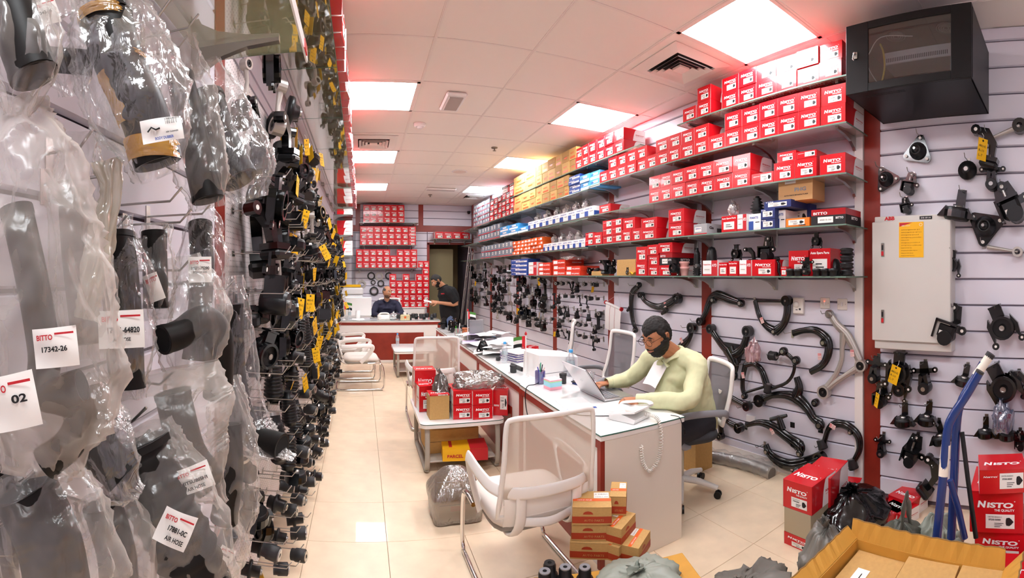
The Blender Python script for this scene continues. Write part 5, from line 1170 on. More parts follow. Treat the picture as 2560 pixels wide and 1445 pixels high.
# ---------------- bottom right
def red_at(style, label, px, py, z, w_, d_, h_, rot=RROT, X=None, dx=0, dy=0):
    p = pz(px, py, z); return carton(style, TR(p.x+dx, p.y+dy, z, rz=rot), label, None, w_, d_, h_)
red_at('red', 'red bottom carton of the stack beside the knotted grey sack', 1993, 1372, 0, .2, .28, .075, RROT-.05)
red_at('plain', 'grey-beige carton between two red ones in the floor stack', 1993, 1372, .0, .198, .27, .15, RROT-.05).location.z = .076
bpy.context.view_layer.update()
for o in list(COL.objects)[-1:]: o.data = ubox(B()).mesh('carton_beige', M_beige)
o = red_at('red', 'red carton on top of the floor stack, wordmark on its lid', 1993, 1372, 0, .21, .28, .17, RROT-.02); o.location.z = .227
o = red_at('red', 'red carton lying behind the floor stack, raised', 2040, 1300, .1, .2, .3, .28, RROT+.1)
red_at('red1', 'red carton with label up, between stack and black sack', 2100, 1262, .1, .2, .22, .14, RROT+.2).location.z = .06
red_at('red', 'low red carton with lid label left of olive bag', 2180, 1318, .0, .2, .24, .09, RROT-.5)
red_at('red', 'red carton with pale side behind the olive bag', 2262, 1270, .0, .2, .2, .11, RROT-.3, dx=-.1)
red_at('red', 'red carton half hidden under the olive bag', 2235, 1300, .0, .18, .18, .09, RROT-.4, dx=-.05)
for i, (x_, y_, z_, w_, d_, h_, r_, st, lb) in enumerate([(2.28, .40, 0, .28, .3, .17, .12, 'red', 'bottom carton of the tall red stack at right'), (2.3, .41, .171, .27, .3, .17, .0, 'red', 'second carton of the tall red stack at right'), (2.28, .43, .343, .27, .3, .21, .08, 'red', 'largest open-topped carton of the tall red stack'),
        (2.26, .39, .556, .24, .2, .12, .22, 'red2', 'tilted carton crowning the tall red stack'), (2.03, .30, 0, .26, .22, .27, .05, 'red2', 'red carton in front of the tall stack, low right'), (2.62, .16, 0, .25, .3, .66, .0, 'red', 'red carton pile end behind the tall stack at frame edge')]):
    carton(st, TR(x_, y_, z_, rz=RROT+r_), lb, None, w_, d_, h_)
# open shipping carton
t = thing('open_carton', 'large open ochre carton with flaps up at bottom right', 'box', (1.6, .68, 0), -.0)
X0, X1, Y0, Y1, HZ = -.32, .29, -.36, .33, .42
B().box(X0, X1, Y0, Y1, 0, .006).build('base', M_cardy, t)
for nme, a in (('side_wall', (X1-.006, X1, Y0, Y1)), ('side_wall', (X0, X0+.006, Y0, Y1)), ('side_wall', (X0, X1, Y1-.006, Y1)), ('side_wall', (X0, X1, Y0, Y0+.006))): B().box(*a, 0, HZ).build(nme, M_cardy, t)
def flap(p0, p1, d, n=24):
    p0, p1, d = V(p0), V(p1), V(d); nn = (p1-p0).cross(d).normalized()*.003; b = B()
    top = [p0.lerp(p1, k/n)+d+nn*sin(k*9)*1.2+V((0, 0, .003*sin(k*2.3))) for k in range(n+1)]; bot = [p0.lerp(p1, k/n) for k in range(n+1)]
    vs = [q+nn for q in bot]+[q+nn for q in top]+[q-nn for q in bot]+[q-nn for q in top]; m = n+1
    b.add(vs, [(k, k+1, m+k+1, m+k) for k in range(n)]+[(2*m+k+1, 2*m+k, 3*m+k, 3*m+k+1) for k in range(n)]+[(m+k, m+k+1, 3*m+k+1, 3*m+k) for k in range(n)]+[(0, m, 3*m, 2*m), (n, m+n, 3*m+n, 2*m+n)][:1])
    b.tube([q+nn*.0 for q in top], .0038, 5, 1); b.build('flap', [M_cardy, mat('corrugated_edge', '8a6636', .9)], t)
flap((X1, Y1+.03, HZ), (X1, Y0, HZ), (.02, .0, .075)); flap((X0, Y1, HZ), (X1, Y1, HZ), (0, .05, .045)); flap((X1, Y0, HZ), (X0, Y0, HZ), (0, -.08, .08)); flap((X0, Y0, HZ), (X0, Y1, HZ), (-.16, 0, -.03))
k = 0
for i, (a, c, z_) in enumerate([(1.42, .87, .375), (1.735, .87, .37), (1.42, .62, .40), (1.735, .62, .405), (1.42, .40, .39), (1.735, .385, .41)]):
    o = tag(put('inner_carton', box_style(M_card, [('q', -.5, .5, .9, .91, 3), ('qt', -.25, .1, .5, .75, 2), ('qt', -.2, .0, .60, .62, 3)][: 3 if i < 2 else 1], 'inner_carton'), M=TR(a, c-.11, .007, rz=(.0, .02, -.03, .03, 0, -.02)[i]) @ Matrix.Diagonal((.3, .23, z_, 1))), 'plain brown carton inside the open carton, '+['far left with sticker', 'far right, with sticker', 'middle left', 'middle right, standing proud', 'near left', 'near right'][i], 'box', 'brown cartons in the open carton')
# ---------------- blue poles (a folded trolley)
t = thing('folded_trolley', 'folded trolley of bent blue steel tubes leaning on the wall', 'trolley', (0, 0, 0))
M_bl = mat('blue_enamel', '10306f', .25, coat=.4)
def pt(x, y, r): return pr(x, y, r)
b = B(); P = smooth([pt(2342, 1345, 2.1), pt(2358, 1190, 2.12), pt(2368, 1080, 2.15), pt(2382, 1040, 2.16), pt(2418, 985, 2.17), pt(2448, 933, 2.17)], 5); b.tube(P, .021, 14); b.build('tube', M_bl, t)
d = (P[-1]-P[-2]).normalized(); B().cyl(P[-1], P[-1]+d*.012, .0215, seg=14).build('end_cap', M_rubber2, t)
q0, q1 = pt(2358, 1190, 2.12), pt(2365, 1112, 2.143); B().cyl(q0, q1, .0225, seg=16).build('paper_sleeve', mat('cream_sleeve', 'e9dfd0', .6), t, label='cream paper sleeve on tube')
b = B(); P = smooth([pt(2378, 1345, 2.3), pt(2385, 1200, 2.3), pt(2392, 1060, 2.32), pt(2405, 1000, 2.33), pt(2440, 940, 2.35), pt(2458, 908, 2.36)], 5); b.tube(P, .022, 14); b.build('tube', M_bl, t)
B().cyl(pt(2440, 940, 2.345), pt(2474, 890, 2.36), .0235, seg=14).build('paper_sleeve', MATS['cream_sleeve'], t); B().cyl(pt(2472, 893, 2.36), pt(2478, 884, 2.36), .0245, seg=14).build('end_cap', M_rubber2, t)
B().tube([pt(2375, 1200, 2.2), pt(2395, 1270, 2.2), pt(2412, 1345, 2.2)], .016, 10).build('brace', M_bl, t); B().tube([pt(2405, 1080, 2.3), pt(2420, 1200, 2.25), pt(2440, 1345, 2.2)], .012, 10).build('brace', M_rubber, t)
q = pt(2418, 1318, 2.4); q.z = .11; b = B(); b.lathe([(.03, -.02), (.105, -.025), (.11, -.01), (.11, .01), (.105, .025), (.03, .02)], 26, 0, TR(q.x, q.y, q.z, rz=.8, rx=0), axis='y'); b.build('wheel', M_rubber, t)
# ---------------- black wall cabinet
t = thing('network_cabinet', 'black wall-mounted network cabinet with glass door, high right', 'cabinet', M=MW)
s0, s1, z0, z1, dp = .518, 1.303, 2.765, 3.19, .592
b = B()
b.rbox(-s1, -s0, -dp, -.004, z0, z0+.012, .002); b.rbox(-s1, -s0, -dp, -.004, z1-.012, z1, .002); b.rbox(-s1, -s1+.01, -dp+.02, -.004, z0, z1, .002); b.rbox(-s0-.01, -s0, -dp+.02, -.004, z0, z1, .002); b.box(-s1, -s0, -.016, -.004, z0, z1)
for k in range(24):
    for j in range(2): b.box(-s1+.1+k*.011, -s1+.106+k*.011, -dp+.05+j*.02, -dp+.06+j*.02, z0-.002, z0, 1)
b.build('body', [M_black, M_rubber2], t)
b = B()
for a in ((-s1, -s1+.15, z0, z1), (-s0-.12, -s0, z0, z1), (-s1+.15, -s0-.12, z0, z0+.05), (-s1+.15, -s0-.12, z1-.045, z1)): b.rbox(a[0], a[1], -dp-.014, -dp, a[2], a[3], .002)
df = b.build('door_frame', M_black, t)
B().box(-s1+.15, -s0-.12, -dp-.008, -dp-.005, z0+.05, z1-.045).build('door_glass', mixmat('smoked_glass', '101215', .12, .07, .03, .1, tint=(.8, .82, .85)), df)
b = B(); b.rbox(-s1+.055, -s1+.08, -dp-.022, -dp-.014, z0+.21, z0+.25, .003); b.cyl((-s1+.067, -dp-.04, z0+.235), (-s1+.067, -dp-.02, z0+.235), .008, seg=10); b.tube([(-s1+.067, -dp-.04, z0+.235), (-s1+.06, -dp-.042, z0+.2), (-s1+.07, -dp-.042, z0+.19)], .004, 6); b.build('lock_and_keys', M_steel, df)
b = B(); b.rbox(-s1+.18, -s0-.14, -dp+.16, -dp+.35, z0+.22, z0+.30, .004)
for k in range(34): b.box(-s1+.2+k*.012, -s1+.206+k*.012, -dp+.159, -dp+.16, z0+.235, z0+.26, 1)
b.build('patch_panel', [M_wplas, M_ink], t)
for q in (-1.05, -.72):
    b = B()
    for r_ in (.02, .034, .048, .062): b.pipe(r_, r_-.006, z1-.020, z1-.0135, 22, 0, TR(q, -dp+.19, 0))
    b.build('fan_grille', M_gplas, t)
b = B(); b.tube(smooth([(-1.12, -dp+.1, z0+.33), (-1.09, -dp+.08, z0+.26), (-1.08, -dp+.07, z0+.15), (-1.12, -dp+.08, z0+.02)], 5), .006, 8); b.build('cable', mat('yellow_cable', 'e5c21a', .4), t)
b = B(); b.tube(smooth([(-1.2, -dp+.09, z0+.27), (-1.19, -dp+.08, z0+.18), (-1.13, -dp+.08, z0+.08)], 5), .003, 6); b.tube(smooth([(-1.2, -dp+.09, z0+.27), (-1.1, -dp+.06, z0+.35), (-.9, -dp+.08, z0+.33)], 5), .003, 6, 0); b.build('cable', M_wplas, t)
# ---------------- electrical panel
t = thing('electrical_panel', 'light grey metal electrical panel with yellow notice', 'electrical panel', M=MW)
a0, a1, c0, c1 = -1.322, -.756, 1.123, 2.035
b = B(); b.rbox(a0, a1, -.12, -.004, c0, c1+.03, .004); b.build('box', mat('panel_grey', 'd2cdc6', .4), t)
edoor = B().rbox(a0-.012, a1-.0, -.14, -.121, c0+.06, c1-.01, .005).build('door', MATS['panel_grey'], t)
b = B(); lay(b, 'ABB', a0+.08, c1+.002, .034, 0, -.1215, bold=.06, width=.075); b.build('emblem', M_rink, t)
b = B(); b.box(a0+.34, a0+.43, -.1225, -.12, c1-.002, c1+.02, 0); lay(b, 'DB-GF-18', a0+.35, c1+.004, .013, 1, -.123, width=.07); b.build('name_plate', [M_ink, M_wprint], t)
for z_ in (c1-.21, c0+.23):
    b = B(); b.rbox(a0+.06, a0+.085, -.147, -.14, z_-.045, z_+.05, .003, 0); b.box(a0+.064, a0+.081, -.15, -.147, z_-.04, z_-.01, 1); b.box(a0+.066, a0+.079, -.149, -.147, z_+.0, z_+.035, 2); b.build('latch', [M_steel, M_rink, M_ink], edoor)
b = B(); u0, u1, w0, w1 = a0+.195, a0+.375, c1-.265, c1-.02; quad(b, u0, u1, w0, w1, 0, -.1415)
b.add([(u0+.004, -.142, w1-.004), (u0+.004, -.142, w1-.03), (u0+.1, -.142, w1-.004)], [(0, 1, 2)], 1); b.pipe(.011, .009, -.1425, -.142, 14, 2, TR(u1-.02, 0, w1-.02), axis='y')
lay(b, 'ABB control', u0+.02, w1-.028, .012, 2, -.1425, width=.06)
for k in range(11):
    L_ = (.14, .15, .13, .15, .06, .14, .15, .08, .12, .09, .1)[k]; lay(b, 'emergency procedure steps and operation'[:12+k*2], u0+.015, w1-.055-k*.018, .010, 3, -.1425, width=L_)
b.build('notice', [mat('notice_yellow', 'f6b713', .5), M_rink, M_wprint, mat('notice_ink', '7a3a10', .6)], edoor, label='orange-yellow printed notice')
# switches and thermostat
def wallbox(name, label, cat, px, py, w_, h_, dp_, m, fn=None):
    s_, z_ = ws(px, .02), wz(px, py, .02); t = thing(name, label, cat, M=MW @ TR(-s_, -.004, z_)); B().rbox(-w_/2, w_/2, -dp_, 0, -h_/2, h_/2, .006).build('plate', m, t)
    if fn: fn(t)
    return t
def th(t):
    B().lathe([(.026, -.034), (.024, -.044), (.001, -.045)], 20, 0, TR(-.012, 0, .01), axis='y').build('dial', M_cream, t)
    b = B(); b.box(.012, .03, -.034, -.0325, -.035, -.02, 0); b.box(-.02, .0, -.034, -.0325, -.036, -.03, 0); b.build('markings', M_ink, t)
wallbox('thermostat', 'cream thermostat with round dial above the control arms', 'thermostat', 1997, 764, .1, .13, .033, M_cream, th)
def sw(lit):
    def f(t):
        B().rbox(-.008, .008, -.016, -.009, -.014, .016, .002).build('rocker', M_wplas, t)
        if lit: B().box(-.005, .005, -.018, -.0161, .012, .018).build('indicator', mat('red_lamp', 'ff4632', .4, emit=3), t)
        for q in (-.03, .03): B().lathe([(.003, -.0105), (.003, -.009)], 8, axis='y', M=TR(q, 0, 0)).build('screw', M_steel, t)
    return f
wallbox('wall_switch', 'square wall switch with lit red lamp', 'switch', 2061, 758, .088, .088, .009, M_cream, sw(True))
wallbox('wall_switch', 'square wall switch without a lamp, right of the lit one', 'switch', 2104, 761, .088, .088, .009, M_cream, sw(False))
for px, py in ((1982, 1062), (2052, 1075)):
    s_, z_ = ws(px, 0), wz(px, py, 0); B().box(-s_-.022, -s_+.022, -.006, .0, z_-.022, z_+.022).build('cutout_shade', M_bore, wr)  # flat black plate stands in for the shade inside a wall opening
t = thing('socket_box', 'small white socket low behind the hooked control arm', 'socket', M=MW @ TR(-ws(1880), -.004, wz(1880, 1046))); B().rbox(-.05, .05, -.02, 0, -.03, .03, .004).build('plate', M_wplas, t)
# chart roll
t = thing('hanging_chart', 'white paper chart unrolling from a red-capped roll', 'chart', M=MW)
A = V(WP(1515, 756, .12)); C_ = V(WP(1553, 773, .12)); A.y = -.12; C_.y = -.12
B().tube([A, C_], .016, 14).build('roll', M_paper, t)
for q, e in ((A, C_), (C_, A)): d = (q-e).normalized(); B().cyl(q-d*.004, q+d*.012, .024, seg=16).build('end_cap', M_rink, t)
b = B(); b.grid(lambda u, v: tuple(A.lerp(C_, u)+V((-.05*v*v-.03*v, .04*v-.015*sin(v*3), -.32*v))), 6, 14)
b.build('sheet', M_paper, t)
b = B()
for k in (.3, .62): b.tube([A.lerp(C_, k)+V((-.05*v*v-.03*v, .04*v-.015*sin(v*3)-.002, -.32*v)) for v in [q/12 for q in range(13)]], .0014, 4)
b.build('red_ruling', M_rink, t)
B().tube([A, V(WP(1545, 735, .02)), C_], .0012, 4).build('cord', M_wplas, t)
# ================================================================ people
TEX = bpy.data.textures.new('cloth_folds', 'CLOUDS'); TEX.noise_scale = .09; TEX.noise_depth = 2
def gs(x, s): return math.exp(-(x/s)**2)
def headpt(u, v, k=1., nose=1., jowl=0.):
    """facing -y, origin at head centre; u round (0 = back), v up"""
    a = 2*pi*u; ph = (v-.5)*pi; c = cos(ph); s = sin(ph)
    x = .077*c*sin(a); y = .097*c*cos(a); z = .122*s
    if z < 0:
        t = -z/.122; x *= 1-.30*t**1.6+jowl*t*.5; y = y*(1-.12*t) - .006*t
        if y > 0: y *= 1-.35*t
    if y < 0:
        f = 1.0
        z0 = z
        d = .024*nose*gs(x, .013)*(gs(z0+.022, .016)+.55*gs(z0-.002, .02)) + .004*gs(abs(x)-.012, .008)*gs(z0+.028, .008)
        d -= .011*gs(abs(x)-.032, .016)*gs(z0-.016, .013); d += .006*gs(abs(x)-.03, .03)*gs(z0-.038, .010)
        d += .006*gs(x, .024)*(gs(z0+.053, .0055)+gs(z0+.066, .006)) - .003*gs(x, .02)*gs(z0+.0595, .003); d += .010*gs(x, .03)*gs(z0+.098, .02); d += .004*gs(abs(x)-.045, .02)*gs(z0+.015, .02)
        y -= d*min(1, -y/.03)
    return V((x*k, y*k, z*k))
def head_builder(M, k=1., nose=1., jowl=0., b=None):
    b = b or B(); b.grid(lambda u, v: tuple(headpt(u, v, k, nose, jowl)), 72, 56, wrap=True, M=M)
    for s in (-1, 1):   # ears
        E = M @ TR(s*.078*k, .008*k, -.002*k, rz=s*.35, ry=s*.1)
        b.lathe([(.0001, -.004*k), (.022*k, -.006*k), (.031*k, 0), (.024*k, .005*k), (.0001, .004*k)], 18, 0, E @ Matrix.Diagonal((.22, .62, 1, 1)) @ Matrix.Rotation(pi/2, 4, 'X') if False else E @ Matrix.Diagonal((.35, .62, 1., 1)) @ Matrix.Rotation(pi/2, 4, 'Y') @ Matrix.Diagonal((1, 1, .5, 1)), cap=False)
        b.tube(smooth([(s*.0, -.008*k, -.028*k), (s*.006*k, .010*k, -.015*k), (s*.008*k, .016*k, .01*k), (s*.006*k, .004*k, .03*k), (0, -.010*k, .022*k)], 4), .0045*k, 6, M=E)
    return b
def shell(M, mask, off, k=1., jowl=0., seed=0, nose=1., rough=.002):
    """a hair or beard layer: the head's own surface lifted where mask > 0"""
    b = B(); nu, nv = 96, 72; P = []; K = []
    for j in range(nv):
        for i in range(nu):
            p = headpt(i/nu, j/(nv-1), k, nose, jowl); n = V((p.x, p.y*.8, p.z*.7)).normalized(); m = mask(p/k)
            h = off*min(1, max(0, m)*2.5) + (rough*noise.noise(p*160+V((seed, 0, 0)))+rough*.8*noise.noise(p*60) if m > 0 else 0)
            P.append(tuple(p+n*(h if m > 0 else -.003))); K.append(m)
    fs = [(j*nu+i, j*nu+(i+1) % nu, (j+1)*nu+(i+1) % nu, (j+1)*nu+i) for j in range(nv-1) for i in range(nu)]
    fs = [f for f in fs if max(K[q] for q in f) > 0]
    return b.add(P, fs, 0, True, M)
def hand(b, M, curl=.5, spread=.1, side=1, k=1.):
    """fingers along -y, palm facing -z, thumb on side*x"""
    b.tube([(0, .03, 0), (0, .0, 0), (side*.002, -.035, 0), (0, -.075, 0), (0, -.088, 0)], [.026*k, .034*k, .042*k, .042*k, .036*k], 12, 0, M, squash=.42, up=(0, 0, 1))
    for i, (x, L, a0) in enumerate(((-.030, .070, -.10), (-.010, .080, -.03), (.011, .075, .03), (.030, .058, .12))):
        x *= -side; p = V((x, -.078, 0)); pts = [tuple(p+V((0, .02, 0))), tuple(p)]; ang = 0; d0 = a0*side*-1
        for q in (.45, .32, .23):
            ang += curl*(.8+.1*i); p = p+V((sin(d0)*cos(ang), -cos(ang), -sin(ang)))*L*q; pts.append(tuple(p))
        b.tube(pts, [.0095*k, .0095*k, .009*k, .0082*k, .0062*k], 8, 0, M)
    p = V((side*.03, -.015, -.004)); pts = [(side*.015, .005, 0), tuple(p)]
    for d, L in (((side*.75, -.6, -.25), .036), ((side*.35, -.85, -.4), .03), ((side*.05, -.9, -.42), .024)): p = p+V(d).normalized()*L; pts.append(tuple(p))
    b.tube(pts, [.014*k, .014*k, .0115*k, .0105*k, .0075*k], 8, 0, M)
def remesh(o, vox, sm=2, disp=0.):
    m = o.modifiers.new('r', 'REMESH'); m.mode = 'VOXEL'; m.voxel_size = vox; m.use_smooth_shade = True
    s = o.modifiers.new('s', 'SMOOTH'); s.iterations = sm; s.factor = .5
    if disp: d = o.modifiers.new('d', 'DISPLACE'); d.texture = TEX; d.strength = disp; d.mid_level = .5; d.texture_coords = 'LOCAL'
    return o
def look(p, fwd, up=(0, 0, 1)):
    """matrix putting local -y along fwd"""
    y = -V(fwd).normalized(); z = V(up); z = (z-y*z.dot(y)).normalized(); x = y.cross(z)
    return Matrix(((x.x, y.x, z.x, p[0]), (x.y, y.y, z.y, p[1]), (x.z, y.z, z.z, p[2]), (0, 0, 0, 1)))
def skinmat(name, c): return mat(name, c, .5, spec=.35, bump=.05, bscale=300)
def eyes(t, HM, k=1., down=.0, lid=None):
    for s in (-1, 1):
        b = B(); E = HM @ TR(s*.031*k, (-.079 if lid else -.0762)*k, .014*k) @ Matrix.Rotation(down, 4, 'X')
        b.lathe([(.0001, -.0125*k), (.007*k, -.0105*k), (.0115*k, -.005*k), (.0125*k, 0), (.009*k, .008*k)], 16, 0, E, axis='y'); b.lathe([(.0001, -.0132*k), (.0055*k, -.0118*k)], 12, 1, E, axis='y', cap=False)
        b.build('eye', [mat('eye_white', 'ece4de', .2), mat('dark_iris', '1c120c', .15)], t)
    if lid:
        for s in (-1, 1): B().lathe([(.0001, .0139*k), (.0075*k, .0117*k), (.0125*k, .006*k), (.0139*k, 0), (.0136*k, -.003*k)], 18, 0, HM @ TR(s*.031*k, -.079*k, .014*k) @ Matrix.Rotation(.75, 4, 'X'), cap=False).build('eyelid', lid, t)
    for s in (-1, 1):
        B().tube([HM @ V((s*x*k, (-.0945+.16*(abs(x-.031))**1.5*10)*k, z*k)) for x, z in ((.014, .034), (.024, .040), (.036, .041), (.049, .034))], [.0028*k, .0042*k, .004*k, .0022*k], 6).build('eyebrow', mat('black_hair', '17120f', .6, bump=.5, bscale=600), t)
        B().tube([HM @ V((s*x*k, (-.0935+.5*(x-.031)**2*10)*k, z*k)) for x, z in ((.020, .019), (.031, .0225), (.043, .018))], .0016*k, 5).build('lash_line', MATS['black_hair'], t)
    c = B(); c.tube([HM @ V((x*k, (-.1015+abs(x)*.35)*k, (-.0575+.04*abs(x))*k)) for x in (-.024, -.012, 0, .012, .024)], [.001, .0045*k, .005*k, .0045*k, .001], 8, squash=1.1); c.build('lips', mat('lips', '9c6253', .5), t)
def torso(b, pel, chest, neck, wp, wc, wsn, depth, side, grow=0.):
    """one closed sack from hips to neck, radii across, squash = depth"""
    P = [V(pel)+V((0, 0, -.10)), V(pel), V(pel).lerp(V(chest), .5), V(chest), V(chest).lerp(V(neck), .55), V(chest).lerp(V(neck), .82), V(neck)]
    b.tube(smooth(P, 4), [r+grow for r in interp([wp*.9, wp, (wp+wc)/2, wc, wsn, wsn*.72, .07], 4)], 20, 0, squash=depth, up=side)
def interp(v, n):
    out = []
    for i in range(len(v)-1):
        for q in range(n): t = q/n; t = t*t*(3-2*t); out.append(v[i]*(1-t)+v[i+1]*t)
    return out+[v[-1]]
def limb(b, pts, rr, g=0., sq=1., n=4): b.tube(smooth(pts, n), [r+g for r in interp(rr, n)], 14, 0, squash=sq)
# ---------------- man at the nearest desk
def near_man():
    t = thing('person', 'bearded man with round glasses and pale green shirt working at the nearest desk', 'person', (2.2, 2.62, 0))
    inv = Matrix.Translation((-2.2, -2.62, 0))
    sk = skinmat('skin_brown', 'b57a58')
    hc = V((1.955, 2.60, 1.215)); HM = look(hc, (-1, -.18, -.42)); k = 1.12
    sh_n, el_n, wr_n = V((2.14, 2.40, 1.01)), V((1.97, 2.27, .83)), V((1.74, 2.52, .815))
    sh_f, el_f, wr_f = V((2.10, 2.86, 1.01)), V((1.98, 3.02, .83)), V((1.80, 3.02, .82))
    pel, chest, neck = V((2.32, 2.62, .56)), V((2.22, 2.62, .86)), V((2.11, 2.61, 1.07))
    b = B(); head_builder(HM, k, 1.05, .12, b); limb(b, [neck+V((.03, 0, -.08)), neck, hc+V((.035, .01, -.06))], [.075, .066, .062])
    torso(b, pel, chest, neck, .17, .18, .17, .7, (1, 0, 0.1))
    for sh, el, wr in ((sh_n, el_n, wr_n), (sh_f, el_f, wr_f)): limb(b, [sh, el, wr], [.045, .036, .030])
    hand(b, look(wr_n+V((-.012, .004, 0)), (-1, .12, .02)) @ Matrix.Rotation(.3, 4, 'Y'), .55, side=1)
    hand(b, look(wr_f+V((-.012, .0, 0)), (-1, -.2, .05)), .5, side=-1)
    for s in (-.11, .11): limb(b, [pel+V((0, s, -.02)), (1.98, 2.62+s*1.3, .5), (1.95, 2.62+s*1.3, .10)], [.085, .06, .045]); limb(b, [(1.98, 2.62+s*1.3, .05), (1.80, 2.62+s*1.3, .03)], [.04, .035])
    remesh(b.build('body', sk, t, M=inv), .0042, 2)
    st = mat('pale_green_shirt', 'd3d3a8', .85, bump=.12, bscale=250)
    c = B(); torso(c, pel, chest, neck+V((.01, 0, -.02)), .20, .215, .205, .74, (1, 0, 0.1), .012)
    c.tube(smooth([(2.14, 2.62, .60), (2.09, 2.62, .74), (2.10, 2.62, .9)], 4), interp([.12, .14, .10], 4), 16, squash=.8)
    c.tube([(2.15, 2.615, 1.02), (2.125, 2.61, 1.085)], [.12, .078], 20)
    for sh, el, wr in ((sh_n, el_n, wr_n), (sh_f, el_f, wr_f)): limb(c, [V((2.15, 2.62+(sh.y-2.62)*.35, 1.045)), sh+V((.01, 0, .0)), sh.lerp(el, .5)+V((.015, 0, -.01)), el, el.lerp(wr, .5), wr.lerp(el, .12)], [.082, .08, .068, .062, .056, .045], 0)
    o = remesh(c.build('shirt', st, t, M=inv), .009, 3, .016)
    c = B()   # collar, placket, cuffs
    for s in (-1, 1):
        c.tube(smooth([(2.185, 2.61+s*.012, 1.115), (2.15, 2.61+s*.080, 1.105), (2.08, 2.61+s*.085, 1.08), (2.02, 2.61+s*.03, 1.03), (2.03, 2.61+s*.05, .995)], 5), .028, 8, squash=.3, up=(s*.0+.3, s*.5, .8))
    c.build('collar', st, t, M=inv)
    for sh, el, wr in ((sh_n, el_n, wr_n), (sh_f, el_f, wr_f)):
        c = B(); d = (wr-el).normalized(); c.tube([wr-d*.055, wr+d*.012], [.043, .040], 18, cap=False); c.tube([wr-d*.0, wr+d*.0125], [.0405, .037], 18, cap=False)
        c.build('cuff', st, t, M=inv)
    c = B()
    for s in (-.11, .11): limb(c, [pel+V((.02, s, .0)), (1.98, 2.62+s*1.3, .51), (1.95, 2.62+s*1.3, .08)], [.12, .085, .06])
    c.tube([pel+V((.02, -.13, -.03)), pel+V((.02, .13, -.03))], .115, 14)
    remesh(c.build('trousers', mat('dark_trousers', '26242a', .9), t, M=inv), .012, 2, .01)
    for s in (-.11, .11): B().rbox(1.70, 1.99, 2.58+s*1.3, 2.67+s*1.3, .0, .085, .03).build('shoe', M_rubber, t, M=inv)
    hm = mat('black_hair', '17120f', .6, bump=.5, bscale=600)
    def hair(p):
        if p.z < -.035: return -1
        front = .062-.02*gs(p.x, .03) if p.y < -.02 else -1
        if p.y < -.045: return (p.z-front)*30
        if p.y < -.0: return max((p.z-.045+(p.y+.045)*1.9)*30, -1)
        return min(1, (p.z+.05)*20) if p.y > .022 else (p.z-.028)*25
    shell(HM, hair, .013, k, .12, 3, rough=.005).build('hair', hm, t, M=inv)
    def beard(p):
        if p.z > -.008 or p.y > .012: return -1
        if abs(p.x) < .024 and -.066 < p.z < -.05: return -1
        if abs(p.x) < .02 and p.z > -.041: return -1
        line = -.046+.55*max(0, abs(p.x)-.022)+(.03 if p.y > -.045 else 0)+(.02 if p.y > -.02 else 0)
        return (min(line, -.008 if p.y < -.03 else .01)-p.z)*30
    shell(HM, beard, .013, k, .12, 5, rough=.004).build('beard', hm, t, M=inv)
    eyes(t, inv @ HM, k, .35, sk)
    g = B()
    for s in (-1, 1): g.tube([HM @ V((s*.033*k+.024*k*cos(a), -.113*k, .012*k+.021*k*sin(a))) for a in [2*pi*q/24 for q in range(24)]], .0014, 6, closed=True); g.tube([HM @ V((s*.057*k, -.112*k, .018*k)), HM @ V((s*.08*k, -.05*k, .022*k)), HM @ V((s*.084*k, .01*k, .018*k))], .0014, 6)
    g.tube([HM @ V((-.01*k, -.114*k, .016*k)), HM @ V((0, -.118*k, .02*k)), HM @ V((.01*k, -.114*k, .016*k))], .0014, 6)
    g.build('glasses', mat('dark_metal_frame', '2c2622', .3, metal=.7), t, M=inv)
near_man()
t = thing('paper_sheet', 'blank white sheet held against the pale shirt', 'paper', (1.95, 2.72, .84)); B().grid(lambda u, v: ((u-.5)*.03+.10*v+.02, (u-.5)*.2-.05*v, .20*v+.008*sin(u*4)), 6, 6).build('sheet', M_paper, t)
